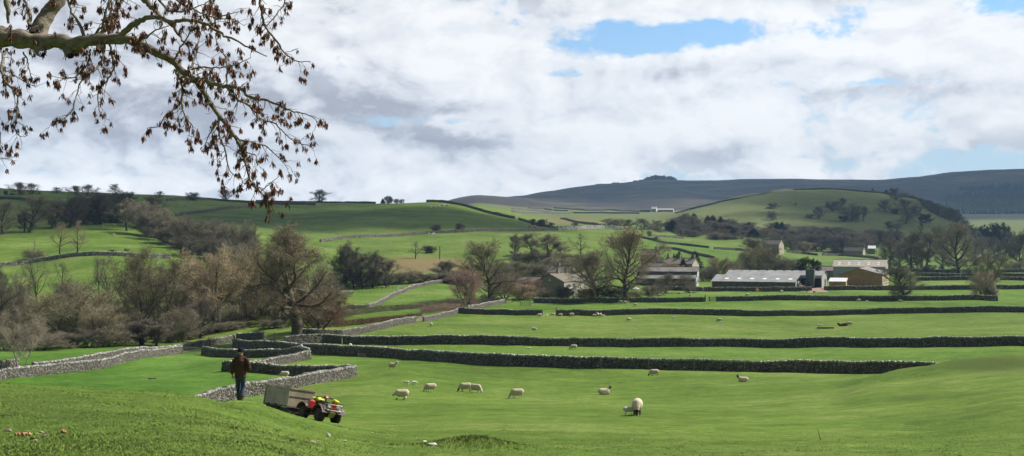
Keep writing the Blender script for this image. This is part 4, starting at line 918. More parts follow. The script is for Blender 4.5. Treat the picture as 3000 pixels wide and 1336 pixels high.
for lb, x, y, w, kd, tw, dd in [('pale bare crown behind the farmhouse orchard', 205, 498, 190, 'tall', 'brown', 560), ('fuller bare crown second behind the orchard', 370, 508, 220, 'tall', 'brown', 555), ('clear-limbed round tree behind the farmhouse', 690, 498, 200, 'open', 'dark', 560),
                               ('thin crown between the two behind the farmhouse', 500, 580, 160, 'tall', 'brown', 550), ('bare crown next to the big olive tree', 20, 510, 150, 'tall', 'brown', 545), ('bushy tree behind the farmhouse chimneys', 560, 690, 340, 'broad', 'olive', 500),
                               ('dark bushy tree behind the farmhouse roof', 290, 660, 320, 'river', 'dark', 490), ('dark bushy tree beside the big olive crown', 110, 690, 300, 'river', 'dark', 490), ('dull tree behind the olive garden tree', 720, 700, 300, 'river', 'brown', 505), ('dull low tree over the farmhouse roof', 430, 740, 280, 'river', 'brown', 470)]:
    tt(lb, 3, x, y, w, kd, tw, d=dd, group='wood behind the farmhouse')
for i, (x, y, w) in enumerate([(40,780,300),(180,800,300),(330,820,300),(480,800,300),(620,800,280),(-140,800,260)]):
    tt('dense brushwood behind the farmhouse', 3, x, y, w, 'bush', 'brown', d=440 + 4*i, group='brushwood behind the farmhouse')
tt('tall dark yew behind the big stone house', 3, 1840, 690, 130, 'conifer', None, d=572, group=FG); tt('dark conical yew in front of the big stone house', 3, 1722, 765, 100, 'conifer', None, d=520, group=FG, v=1)
tt('small dark yew over the big stone house roof', 3, 1682, 686, 70, 'conifer', None, d=600, group=FG, v=2); tt('dark round yew beside the middle chimney', 3, 1640, 705, 44, 'ever', 'ever', d=590, group=FG)
tt('brown bush below the big stone house', 3, 1600, 800, 200, 'bush', 'tan', d=512, group=FG); tt('brown shrubbery left of the big stone house', 3, 1440, 725, 220, 'bush', 'brown', d=560, group=FG)
tt('olive bush behind the long grey shed', 3, 2090, 745, 250, 'bush', 'olive', d=520, group=FG); tt('dark bush touching the grey shed roof', 3, 2010, 830, 160, 'bush', 'brown', d=500, group=FG); tt('brown bush left of the grey shed', 3, 1920, 850, 130, 'bush', 'tan', d=500, group=FG); tt('dull bush right of the olive one', 3, 2230, 780, 170, 'bush', 'brown', d=525, group=FG)
tt('large ivy-hung brown tree behind the grey shed', 3, 2470, 545, 330, 'broad', 'brown', d=560, v=0, group=FG); tt('lower half-evergreen tree behind the grey shed', 3, 2420, 660, 260, 'bush', 'olive', d=545, group=FG); tt('brown crown beside the ivy-hung tree', 3, 2570, 640, 260, 'bush', 'brown', d=550, group=FG)
tt('dark evergreen bush behind the shed ridge', 4, 400, 955, 190, 'ever', 'ever', d=540, group=FG); tt('brown thicket behind the shed ridge', 4, 230, 965, 220, 'bush', 'brown', d=545, group=FG); tt('pale brown thicket next to the evergreen bush', 4, 90, 930, 200, 'bush', 'brown', d=550, group=FG)
# --- thorns and copse on the far pasture
CG = 'bushes and copse above the farm'
for lb, x, y, w, kd, tw, dd in [('dark thorn on the spur wall', 205, 350, 60, 'thorn', 'dark', 815), ('dark windblown thorn on the spur wall', 305, 355, 100, 'thorn', 'dark', 808), ('low thorn at the end of the spur wall', 395, 385, 50, 'thorn', 'dark', 795), ('dark bush above the pale thick wall', 640, 385, 70, 'bush', 'dark', 830), ('tiny bush beside the dark one on the wall', 582, 420, 26, 'bush', 'dark', 825),
                               ('brown copse at the near end above the farm', 1000, 345, 180, 'river', 'brown', 960), ('brown copse crown second above the farm', 1090, 350, 160, 'river', 'brown', 965), ('ivy-clad tree in the copse above the farm', 1190, 355, 100, 'tall', 'olive', 960), ('thin bare tree in the copse above the farm', 1250, 335, 90, 'open', 'dark', 965),
                               ('grey crown in the copse above the farm', 1330, 350, 160, 'broad', 'brown', 960), ('grey crown at the end of the copse', 1430, 365, 150, 'broad', 'brown', 970), ('small bush in the corner of the bright field', 1380, 470, 50, 'bush', 'dark', 840), ('round bush on the field wall behind the farm', 1452, 525, 46, 'bush', 'dark', 780), ('low brown crown under the copse', 1490, 430, 120, 'broad', 'brown', 930)]:
    tt(lb, 3, x, y, w, kd, tw, d=dd, group=CG)
# --- the dark wood at the foot of the round hill
WG = 'dark wood at the foot of the round hill'
rw = random.Random(3)
for i in range(112):
    f = rw.random(); row = i % 3
    X = 1672 + f*520; top = np.interp(X, [1672,1700,1760,1850,1930,2020,2192], [548,541,542,558,560,572,580]) + row*np.interp(X, [1672,1900,2192], [12, 10, 8]) + rw.uniform(-4, 5)
    dd = np.interp(X, [1672,2192], [1010,1010]) - row*38 + rw.uniform(-12, 12)
    kd = rw.choice(['broad', 'tall', 'broad', 'conifer' if X < 1990 else 'broad'])
    tree('dark tree in the wood at the foot of the round hill', X, top, dd, rw.uniform(30, 50)*(0.6 if kd == 'conifer' else 1), kd, None if kd == 'conifer' else rw.choice(['dark', 'dark', 'brown']), group=WG)
for i in range(26):
    X = rw.uniform(1700, 2200); tree('paler bush along the front of the dark wood', X, np.interp(X, [1700,1850,2000,2200], [575,590,604,612]) + rw.uniform(-3, 5), np.interp(X, [1700,2200], [890,905]) + rw.uniform(-8, 8), rw.uniform(22, 38), rw.choice(['broad', 'bush']), rw.choice(['brown', 'brown', 'olive', 'dark']), group='front edge of the dark wood')
# --- round hill
HG = 'scattered trees on the round hill'
for lb, x, y, w, kd, tw, b in [('bare tree lowest on the hill meadow', 505, 432, 110, 'broad', 'brown', 548), ('small bush beside the lowest hill tree', 420, 505, 80, 'bush', 'brown', 545), ('round clump in the middle of the hill', 645, 378, 130, 'bush', 'dark', 474), ('thin tree rising from the middle clump', 740, 345, 80, 'tall', 'dark', 445), ('large bare clump right of the middle', 830, 408, 190, 'river', 'brown', 570),
                              ('dark yew at the foot of the large clump', 765, 525, 80, 'ever', 'ever', 580), ('slim tree right of the large clump', 960, 430, 80, 'tall', 'dark', 572), ('low scrub linking the hill clumps', 880, 480, 90, 'bush', 'brown', 560), ('round dark tree high on the hill', 1170, 370, 150, 'broad', 'dark', 480), ('dark evergreen beside the high round tree', 1282, 455, 70, 'ever', 'ever', 505),
                              ('large bare tree high on the right of the hill', 1385, 360, 180, 'broad', 'brown', 500), ('dark tree below the large high one', 1390, 480, 150, 'broad', 'dark', 602), ('bare bush near the ridge on the hill', 1490, 420, 110, 'bush', 'brown', 520), ('dark spreading yew on the flank of the hill', 1590, 508, 140, 'ever', 'ever', 592), ('bare tree on the lower flank of the hill', 1235, 580, 95, 'tall', 'dark', 690),
                              ('smaller bare tree next to the lower flank tree', 1302, 600, 80, 'tall', 'brown', 690), ('leafless poplar low on the hill flank', 1530, 595, 60, 'tall', 'brown', 700), ('round tree cresting the hill', 1300, 245, 150, 'broad', 'brown', 362), ('little dark bush on the crest wall', 1190, 266, 36, 'ever', 'ever', 303), ('tiny dark tree on the crest wall', 1052, 250, 28, 'conifer', None, 282),
                              ('faint bush at the near side of the hill', 40, 480, 90, 'bush', 'brown', 568), ('faint scrub higher on the near side', 50, 395, 120, 'bush', 'brown', 450), ('lone sapling on the hill meadow', 270, 390, 30, 'tall', 'dark', 425)]:
    tt(lb, 4, x, y, w, kd, tw, base=b, lo=950, hi=1560, group=HG)
for i in range(18):
    f = i/17; X, Y = T(4, 1400 + f*560, np.interp(f, [0, .5, .8, 1], [300, 400, 450, 570]) + rw.uniform(-8, 8))
    tree('bare tree in the row along the hill shoulder', X, Y, np.interp(f, [0, 1], [1480, 1180]) + rw.uniform(-15, 15), rw.uniform(18, 34), 'broad', rw.choice(['dark', 'brown']), group='row along the hill shoulder')
for i in range(9): tree('dark tree in the line below the hill', *T(4, 985 + i*42, 668 + rw.uniform(-6, 12)), 985 + rw.uniform(-10, 10), rw.uniform(24, 34), 'broad', 'dark', group='dark line below the hill')
tt('bare tree where the hill meets the valley', 4, 1995, 568, 110, 'tall', 'brown', d=1060)
# --- parkland beyond the barns
KG = 'parkland trees beyond the barns'
for lb, x, y, w, kd, tw, dd in [('spreading parkland tree above the pale shed roof', 1210, 750, 250, 'broad', 'dark', 640), ('dark parkland tree second from the pale shed', 1445, 690, 290, 'broad', 'dark', 655), ('parkland tree with a pale straight trunk', 1600, 695, 240, 'tall', 'brown', 640), ('largest parkland tree, brown with a heavy trunk', 1915, 610, 380, 'broad', 'brown', 612),
                               ('parkland tree tucked behind the largest one', 1755, 650, 230, 'broad', 'dark', 680), ('lower dark tree between the parkland trees', 1330, 800, 240, 'broad', 'dark', 670), ('dark tree filling the park gap', 1530, 780, 240, 'river', 'dark', 690), ('dull tree right of the largest parkland tree', 2090, 760, 200, 'broad', 'dark', 760)]:
    tt(lb, 4, x, y, w, kd, tw, d=dd, group=KG)
for lb, x, y, w, kd, tw, dd in [('dark round evergreen in the far valley', 2212, 618, 130, 'ever', 'ever', 1020), ('second dark evergreen in the far valley', 2342, 608, 160, 'ever', 'ever', 1040), ('dark tree below the far evergreens', 2160, 740, 130, 'broad', 'dark', 880), ('dark bush tree below the second evergreen', 2290, 740, 180, 'broad', 'dark', 890), ('blue-dark tree at the valley edge', 2440, 690, 160, 'broad', 'dark', 900), ('tall dark tree at the far picture edge', 2535, 690, 190, 'broad', 'dark', 640), ('dim tree past the hill end', 2100, 640, 120, 'broad', 'brown', 1040), ('low dark trees closing the valley', 2400, 780, 220, 'bush', 'dark', 820)]:
    tt(lb, 4, x, y, w, kd, tw, d=dd, group='far valley trees')
tt('spreading dark thorn growing on the wall by the barns', 8, 1368, 150, 330, 'oak', 'dark', d=343, v=2)
tt('large brown thorn clump at the wall end', 8, 2190, 5, 340, 'river', 'brown', d=425, v=0); tt('pale pinkish shrub in front of the thorn clump', 8, 2165, 205, 230, 'bush', 'pale', d=346, v=1, name='shrub', cat='shrub')
tt('dark bramble heap at the foot of the pale shrub', 8, 2225, 340, 120, 'bush', 'dark', d=345)
tt('grey bush by the farthest wall', 8, 2475, 92, 170, 'bush', 'pale', d=634); tt('dark bush against the farthest valley wall', 8, 1610, 125, 150, 'bush', 'dark', d=622)
# --- hedge beside the sunlit wall
def hedge(label, pts, h, wdt, twig, dens=140, name='hedge'):
    rg = np.random.default_rng(len(label)); P = [(wx(a, d), d) for a, d in pts]; t, x, y = polyline(P, 1.0)
    n = int(t[-1]*dens); s = rg.uniform(0, t[-1], n)
    o = rg.normal(0, wdt/3, n); b = np.stack([np.interp(s, t, x), np.interp(s, t, y) + o], 1)
    hv = h*(0.8 + 0.45*(vnoise(s, s*0, 0.35) + 0.5)); A = np.stack([b[:, 0], b[:, 1], Gv(b[:, 0], b[:, 1]) + rg.uniform(0, 0.75, n)*hv], 1)
    D = unit(rg.normal(0, 0.6, (n, 3)) + np.array([0, 0, 0.8])); B = A + D*rg.uniform(0.3, 0.8, n)[:, None]*min(h*0.5, 0.7)
    sd_ = unit(np.cross(B - A, rg.normal(0, 1, A.shape)))*0.026
    V = np.stack([A + sd_, A - sd_, B - sd_*0.3, B + sd_*0.3], 1).reshape(-1, 3)
    c = np.array([x.mean(), y.mean(), Gv(x, y).mean()])
    o_ = ob(name, np_mesh(name, V - c, [np.arange(len(V)).reshape(-1, 4)], [TW[twig]]), None, Vector(c)); props(o_, label, 'hedge', kind='thing')
hedge('dark brown hedge between the far fields and the lane', [(866,296),(990,309),(1060,322),(1165,336)], 1.7, 1.6, 'brown', 260)
hedge('low reddish bramble bank above the sunlit wall', [(790,246),(900,254),(1000,268),(1060,276)], 1.2, 5.0, 'red', 330)
hedge('pinkish thorn hedge beside the pasture gate', [(1058,296),(1110,304),(1160,312)], 1.9, 2.6, 'pink', 300)
hedge('dark hedge leading to the farmhouse shrubs', [(1170,336),(1220,343),(1255,350)], 1.4, 1.4, 'dark', 200)
# ---------------------------------------------------------------- farm buildings
M_SLATE = mat('stone_slates', (0.15, 0.135, 0.11), (0.24, 0.215, 0.175), 1.2, 6, 0.85, 0.5, 6.0)
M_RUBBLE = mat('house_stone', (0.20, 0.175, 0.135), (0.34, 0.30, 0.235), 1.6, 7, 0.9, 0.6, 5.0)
M_RUBBLEP = mat('pale_sunlit_stone', (0.36, 0.32, 0.25), (0.56, 0.51, 0.42), 1.4, 7, 0.9, 0.6, 5.0)  # paler house stone: sunlight painted onto sunny faces; the small cottage's own colour
M_TIN = mat('fibre_cement_roof', (0.22, 0.225, 0.23), (0.34, 0.345, 0.345), 0.35, 6, 0.8, 0.3, 2.0, wave=('X', 1.2, 0.8))
M_TINOLD = mat('stained_tin_roof', (0.13, 0.125, 0.12), (0.25, 0.245, 0.235), 0.35, 7, 0.85, 0.3, 2.0, wave=('X', 1.2, 0.8))
M_TINTAN = mat('pale_tan_roof', (0.40, 0.36, 0.31), (0.48, 0.44, 0.385), 0.4, 5, 0.75, 0.3, 2.0, wave=('X', 1.2, 0.8))
M_TINBR = mat('brown_sheet_roof', (0.20, 0.165, 0.155), (0.27, 0.23, 0.215), 0.5, 5, 0.7, 0.3, 2.0, wave=('Y', 1.2, 0.8))
M_TINWT = mat('white_sheet', (0.66, 0.68, 0.70), (0.78, 0.79, 0.80), 0.8, 5, 0.6)
M_CLADG = mat('grey_cladding', (0.32, 0.335, 0.325), (0.43, 0.44, 0.43), 0.6, 6, 0.8, 0.3, 3.0, wave=('X', 1.6, 0.8))
M_CLADP = mat('pale_cladding', (0.50, 0.515, 0.53), (0.62, 0.63, 0.64), 0.6, 5, 0.7)
M_BOARDS = mat('yorkshire_boarding', (0.33, 0.195, 0.098), (0.47, 0.30, 0.16), 0.9, 7, 0.85, 0.4, 4.0, wave=('X', 2.4, 1.0))
M_BOARDL = mat('sunlit_boarding', (0.42, 0.33, 0.20), (0.55, 0.45, 0.29), 0.9, 6, 0.85, 0.3, 4.0, wave=('Y', 2.4, 1.0))  # paler copy of the boarding, painting sunlight onto walls facing the sun
M_DBOARD = mat('dark_boarding', (0.095, 0.086, 0.076), (0.165, 0.150, 0.132), 0.8, 6, 0.9, 0.4, 4.0, wave=('X', 1.8, 1.0))
M_SKYL = mat('rooflight', (0.74, 0.76, 0.78), (0.82, 0.83, 0.84), 2.0, 3, 0.5)
M_GLASS = mat('window_glass', (0.03, 0.035, 0.04), (0.05, 0.055, 0.06), 1.0, 2, 0.15, spec=0.5)
M_WHITE = mat('white_paint', (0.76, 0.76, 0.74), (0.66, 0.66, 0.63), 3.0, 4, 0.6)
M_SILO = mat('green_grey_steel', (0.075, 0.095, 0.09), (0.11, 0.13, 0.125), 1.0, 4, 0.6)
M_BLACK = mat('black_rubber', (0.018, 0.018, 0.018), (0.03, 0.029, 0.028), 5.0, 4, 0.8)
M_MUD = mat('trodden_track', (0.24, 0.17, 0.12), (0.34, 0.25, 0.18), 0.8, 6, 0.95)
M_WOOD = mat('weathered_wood', (0.24, 0.21, 0.17), (0.40, 0.36, 0.30), 4.0, 6, 0.9, 0.4, 12)
M_WOODD = mat('dark_wood', (0.07, 0.058, 0.045), (0.13, 0.11, 0.085), 4.0, 6, 0.9, 0.4, 12)
def building(name, label, X, d, rz, cat, group=None, sink=0.3):
    p = pos(X, d)
    return empty(name, p, R(rz), label, cat, group, kind='thing')
def gable_house(root, L, Wd, eave, ridge, mats, y0=0.0, over=0.3, x0=0.0, th=0.18, roofname='roof', wallname='wall', along='x', gmat=None):
    """walls and a two-pitch roof; along='x': ridge parallel to the front"""
    wm, rm = mats
    mb = MB(); E = -1.2
    if along == 'x':
        prof = [(y0, E), (y0 + Wd, E), (y0 + Wd, eave), (y0 + Wd/2, ridge), (y0, eave)]
        n = len(prof); vs = [(x0, a, b) for a, b in prof] + [(x0 + L, a, b) for a, b in prof]
        fs = [tuple(range(n)), tuple(reversed(range(n, 2*n)))] + [(i, n+i, n+(i+1) % n, (i+1) % n) for i in range(n)]
        mb.add(vs, fs, 0)
        if gmat: mb.mi[0] = mb.mi[1] = 1
        w = mb.ob(wallname, [wm] + ([gmat] if gmat else []), root)
        r = MB(); k = (ridge - eave)/(Wd/2); a, b = x0 - over, x0 + L + over; o = over; u = 0.02
        r.slab((a, y0 - o, eave - o*k + th + u), (b, y0 - o, eave - o*k + th + u), (b, y0 + Wd/2, ridge + th + u), (a, y0 + Wd/2, ridge + th + u), th)
        r.slab((b, y0 + Wd + o, eave - o*k + th + u), (a, y0 + Wd + o, eave - o*k + th + u), (a, y0 + Wd/2, ridge + th + u), (b, y0 + Wd/2, ridge + th + u), th)
        r.box(((a + b)/2, y0 + Wd/2, ridge + th + u + 0.03), (b - a + 0.02, 0.4, 0.10))
    else:
        prof = [(x0, E), (x0 + L, E), (x0 + L, eave), (x0 + L/2, ridge), (x0, eave)]
        mb.prism(prof, y0, y0 + Wd); w = mb.ob(wallname, [wm], root)
        r = MB(); k = (ridge - eave)/(L/2); a, b = y0 - over, y0 + Wd + over; o = over; u = 0.02
        r.slab((x0 - o, b, eave - o*k + th + u), (x0 - o, a, eave - o*k + th + u), (x0 + L/2, a, ridge + th + u), (x0 + L/2, b, ridge + th + u), th)
        r.slab((x0 + L + o, a, eave - o*k + th + u), (x0 + L + o, b, eave - o*k + th + u), (x0 + L/2, b, ridge + th + u), (x0 + L/2, a, ridge + th + u), th)
        r.box((x0 + L/2, (a + b)/2, ridge + th + u + 0.03), (0.4, b - a + 0.02, 0.10))
    rf = r.ob(roofname, [rm], root)
    return w, rf
def window(root, c, size, face, frame=M_WHITE, name='window'):
    """face: 'x' or 'y' = the axis the window looks along; a reveal frame, a pane set back, glazing bars and a sill"""
    w, h = size; mb = MB(); t = 0.10
    def bx(u, v, su, sv, dep, off=0.0):
        cc = (c[0] + u, c[1] + off, c[2] + v) if face == 'y' else (c[0] + off, c[1] + u, c[2] + v)
        sz = (su, dep, sv) if face == 'y' else (dep, su, sv)
        mb.box(cc, sz)
    for s in (-1, 1):
        bx(s*(w/2 - t/2), 0, t, h, 0.14); bx(0, s*(h/2 - t/2), w - 2*t, t, 0.139)
    bx(0, 0, 0.06, h - 2*t, 0.10); bx(0, 0.02, w - 2*t, 0.05, 0.09)
    bx(0, -h/2 - 0.06, w + 0.2, 0.11, 0.24)
    f = mb.ob(name, [frame], root)
    g = MB(); cc = c; g.box(c, (w - 0.06, 0.05, h - 0.06) if face == 'y' else (0.05, w - 0.06, h - 0.06)); g.ob('pane', [M_GLASS], f)
    return f
def chimney(root_roof, c, size, parent_name='chimney', pots=2):
    mb = MB(); mb.box((c[0], c[1], c[2] + size[2]/2), size); mb.box((c[0], c[1], c[2] + size[2] + 0.07), (size[0] + .16, size[1] + .16, 0.16))
    mb.ob(parent_name, [M_RUBBLE], root_roof)
    for i in range(pots):
        p = MB(); p.tube([(c[0], c[1] + (i - (pots-1)/2)*0.45, c[2] + size[2] + 0.1), (c[0], c[1] + (i - (pots-1)/2)*0.45, c[2] + size[2] + 0.55)], [0.13, 0.10], 8); p.ob('chimney_pot', [M_DBOARD], root_roof)

# farmhouse row: gable towards us, long lit front running back
h = building('farmhouse', 'long stone farmhouse row with three chimneys and a pale sunlit front', 1349, 385, -36.9, 'house')
w, rf = gable_house(h, 10.3, 19.0, 4.4, 6.7, (M_RUBBLE, M_SLATE), along='y')
for yy in (4.5, 9.0, 12.5): chimney(rf, (5.15, yy, 6.3), (0.8, 1.2, 1.9))
fr = MB(); fr.box((10.36, 9.5, 1.7), (0.10, 18.6, 5.2)); fr.ob('sunlit_front_skin', [M_RUBBLEP], h)  # paler slab over the front puts the sun's brightness into its colour
for i, yy in enumerate((2.6, 5.6, 8.6, 12.0, 15.6)):
    window(h, (10.44, yy, 3.35), (1.0, 1.25), 'x'); 
    if i not in (1, 3): window(h, (10.44, yy, 1.15), (1.1, 1.35), 'x')
for yy in (5.6, 12.0):
    mb = MB(); mb.box((10.45, yy, 0.95), (0.10, 1.0, 2.1)); dd_ = mb.ob('door', [M_WHITE], h)
    mb = MB(); mb.box((10.53, yy + 0.35, 0.95), (0.06, 0.08, 0.2)); mb.ob('handle', [M_BLACK], dd_)
window(h, (3.6, -0.02, 3.0), (1.2, 1.3), 'y'); window(h, (7.0, -0.02, 1.2), (1.0, 1.3), 'y'); window(h, (5.1, -0.02, 5.0), (0.6, 0.7), 'y')
mb = MB(); mb.box((11.2, 1.3, 1.2), (1.6, 2.2, 2.3)); pr = mb.ob('porch', [M_RUBBLE], h)
mb = MB(); mb.slab((10.45, 0.0, 3.0), (12.3, 0.0, 2.45), (12.3, 2.6, 2.45), (10.45, 2.6, 3.0), 0.1); mb.ob('porch_roof', [M_TINWT], pr)
# low outbuilding beyond the orchard shrubs
h = building('outbuilding', 'low stone outbuilding roof beside the farmhouse gable', 1300, 402, -10, 'outbuilding'); gable_house(h, 9.5, 5.0, 3.0, 4.7, (M_RUBBLE, M_SLATE))
h = building('outbuilding', 'shaded stone cottage roof behind the farmhouse chimneys', 1378, 410, -37, 'outbuilding'); w, rf = gable_house(h, 8, 7, 5.0, 7.0, (M_RUBBLE, M_SLATE)); chimney(rf, (2.0, 3.5, 6.6), (0.8, 0.8, 1.3))
# two-tier tin shed
h = building('farm_shed', 'two-tier grey tin farm shed with a pale gable end', 1598, 458, -12, 'farm shed')
gable_house(h, 22.5, 9.5, 4.7, 6.2, (M_DBOARD, M_TINOLD), y0=5.0, gmat=M_CLADP)
mb = MB(); mb.box((11.0, 2.6, 0.5), (21.6, 4.9, 3.6)); lw = mb.ob('lean_to', [M_DBOARD], h)
mb = MB(); mb.slab((-0.3, -0.4, 2.35), (22.3, -0.4, 2.35), (22.3, 5.0, 3.75), (-0.3, 5.0, 3.75), 0.14); mb.ob('lean_to_roof', [M_TINOLD], h)
mb = MB(); mb.box((22.0, 2.6, 1.0), (0.9, 4.6, 3.4)); mb.ob('lean_to_end', [M_CLADP], h)
window(h, (22.62, 8.0, 2.2), (1.6, 1.0), 'x'); 
mb = MB(); mb.box((22.6, 11.4, 1.5), (0.16, 2.6, 3.0)); mb.ob('door', [M_CLADG], h)
mb = MB(); mb.box((10.5, -0.12, 0.9), (20, 0.14, 0.16)); mb.ob('rail', [M_WOOD], h)
# long grey shed with the open bay
h = building('farm_shed', 'long low grey shed with a row of white rooflights', 1790.5, 450, -22, 'farm shed')
mb = MB(); mb.box((15.0, 4.5, 0.9), (29.9, 8.8, 2.9)); mb.ob('front_wall', [M_DBOARD], h)
mb = MB(); pf = [(8.95, -1.2), (22, -1.2), (22, 4.4), (15.5, 6.1), (8.95, 4.42)]
n = 5; vs = [(3.2, a, b) for a, b in pf] + [(38, a, b) for a, b in pf]
mb.add(vs, [tuple(range(n)), tuple(reversed(range(n, 2*n)))] + [(i, n+i, n+(i+1) % n, (i+1) % n) for i in range(n)]); mb.ob('wall', [M_CLADG], h)
mb = MB(); sl_ = 0.237
def rz_(y): return 2.42 + y*sl_
mb.slab((-0.3, -0.35, rz_(-0.35)), (30.3, -0.35, rz_(-0.35)), (30.3, 9.0, rz_(9.0)), (-0.3, 9.0, rz_(9.0)), 0.14)
mb.slab((3.0, 9.002, rz_(9.0) + .003), (38.3, 9.002, rz_(9.0) + .003), (38.3, 15.5, rz_(15.5)), (3.0, 15.5, rz_(15.5)), 0.14)
mb.slab((38.3, 22.3, 4.50), (3.0, 22.3, 4.50), (3.0, 15.5, rz_(15.5)), (38.3, 15.5, rz_(15.5)), 0.14)
rf = mb.ob('roof', [M_TIN], h)
for i in range(6):
    mb = MB(); x_ = 4.1 + i*4.6; mb.slab((x_, 2.5, rz_(2.5) + .10), (x_ + 1.3, 2.5, rz_(2.5) + .10), (x_ + 1.3, 4.3, rz_(4.3) + .10), (x_, 4.3, rz_(4.3) + .10), 0.09); mb.ob('rooflight', [M_SKYL], rf)
for i in range(11):
    mb = MB(); mb.box((5 + i*3.1, 15.5, rz_(15.5) + 0.10), (0.7, 0.7, 0.22)); mb.ob('ridge_vent', [M_DBOARD], rf)
mb = MB(); mb.box((34.3, 6.6, 5.1), (3.0, 2.6, 3.4), taper=0.98); mb.box((34.3, 6.6, 2.0), (2.2, 2.0, 2.8), taper=1.2)
for sx in (-1, 1):
    for sy in (-1, 1): mb.box((34.3 + sx*1.3, 6.6 + sy*1.1, 1.0), (0.16, 0.16, 4.4))
mb.ob('feed_bin', [M_SILO], h)
mb = MB(); mb.box((34.2, 8.86, 1.4), (7.2, 0.12, 4.2)); mb.ob('bay_shade_panel', [M_BLACK], h)  # black panel on the wall stands for the shade inside the bay
mb = MB(); mb.box((30.12, 4.4, 1.2), (0.14, 8.5, 2.6)); mb.ob('lean_to_end', [M_CLADP], h)
mb = MB(); mb.box((38.1, 17.5, 1.3), (0.14, 2.6, 3.4)); mb.ob('door', [M_DBOARD], h)
SHED = h
def shed_pt(x, y):
    q = Matrix.Rotation(R(-22), 3, 'Z') @ Vector((x, y, 0)) + SHED.location; return Vector((q.x, q.y, G(q.x, q.y)))
# tractor in the bay
def tractor(label, p, rz):
    r = empty('tractor', p, rz, label, 'tractor'); mg = mat('tractor_paint', (0.02, 0.07, 0.10), (0.03, 0.09, 0.13), 2, 3, 0.5)
    mb = MB(); mb.box((0.9, 0, 1.15), (1.7, 0.75, 0.75), taper=0.85); mb.box((-0.5, 0, 0.95), (1.4, 0.8, 0.6)); mb.ob('body', [mg], r)
    mb = MB(); mb.box((-0.55, 0, 1.95), (1.4, 1.3, 1.4), taper=0.85); c = mb.ob('cab', [M_GLASS], r)
    mb = MB(); mb.box((-0.55, 0, 2.70), (1.4, 1.3, 0.12)); mb.ob('cab_roof', [mg], c)
    for x_, rr, wd in ((-0.6, 0.8, 0.45), (1.4, 0.5, 0.32)):
        for s in (-1, 1):
            mb = MB(); mb.tube([(x_, s*0.85 - wd/2, rr), (x_, s*0.85 + wd/2, rr)], rr, 16); wh = mb.ob('wheel', [M_BLACK], r)
            mb = MB(); mb.tube([(x_, s*0.85 - wd/2 - .02, rr), (x_, s*0.85 + wd/2 + .02, rr)], rr*0.5, 12); mb.ob('rim', [M_WHITE], wh)
    mb = MB(); mb.tube([(1.2, 0.2, 1.5), (1.2, 0.2, 2.3)], 0.05, 6); mb.ob('exhaust', [M_BLACK], r)
    return r
tractor('blue tractor parked in the shed bay', shed_pt(33.2, 4.5), R(-100))
mb = MB(); q = shed_pt(31.6, 1.6); mb.tube([(-0.7, 0, 0.65), (0.7, 0, 0.65)], [0.68, 0.68], 18); mb.tube([(0.9, 0.5, 0.6), (2.2, 0.5, 0.6)], [0.62, 0.62], 18)
r_ = empty('bale_feeder', q, 0.3, 'rusty heap of round bales by the shed bay', 'bale')
M_RUST = mat('rusty_straw', (0.26, 0.14, 0.06), (0.38, 0.23, 0.10), 3, 6)
for i, (x_, y_) in enumerate(((0, 0), (1.5, 0.4))):
    mb = MB(); mb.tube([(x_ - .62, y_, 0.62), (x_ - .3, y_, 0.66), (x_ + .3, y_, 0.66), (x_ + .62, y_, 0.62)], [0.60, 0.66, 0.66, 0.60], 18); mb.ob('bale', [M_RUST], r_)
r_['label'] = 'pair of rusty brown bales by the shed bay'; r_.name = 'bale_stack'
q = shed_pt(30.9, 4.0); r_ = empty('water_tank', q, 0.2, 'white plastic tank leaning at the shed bay corner', 'tank')
mb = MB(); mb.tube([(0, 0, 0), (0, 0, 0.15), (0, 0, 1.7), (0, 0, 1.9), (0, 0, 1.95)], [0.75, 0.8, 0.8, 0.45, 0.2], 16); mb.ob('drum', [M_TINWT], r_)
mb = MB(); mb.tube([(0, 0, 1.95), (0, 0, 2.05)], 0.22, 12); mb.ob('lid', [M_BLACK], r_)
# pale barn with paired rooflights
h = building('barn', 'tall barn with a pale tan roof and paired rooflights', 2095.8, 525, -22, 'barn')
w, rf = gable_house(h, 21.4, 12.0, 5.7, 8.5, (M_CLADG, M_TINTAN), gmat=M_CLADP)
for i in range(5):
    for j in (1.1, 2.6):
        mb = MB(); k = 2.8/6.0; x_ = 1.8 + i*4.0; mb.slab((x_, j, 5.7 + j*k + .28), (x_ + 1.0, j, 5.7 + j*k + .28), (x_ + 1.0, j + .9, 5.7 + (j + .9)*k + .28), (x_, j + .9, 5.7 + (j + .9)*k + .28), 0.07); mb.ob('rooflight', [M_SKYL], rf)
mb = MB(); mb.box((21.46, 6.0, 2.0), (0.12, 4.2, 4.2)); mb.ob('door', [M_CLADG], h)
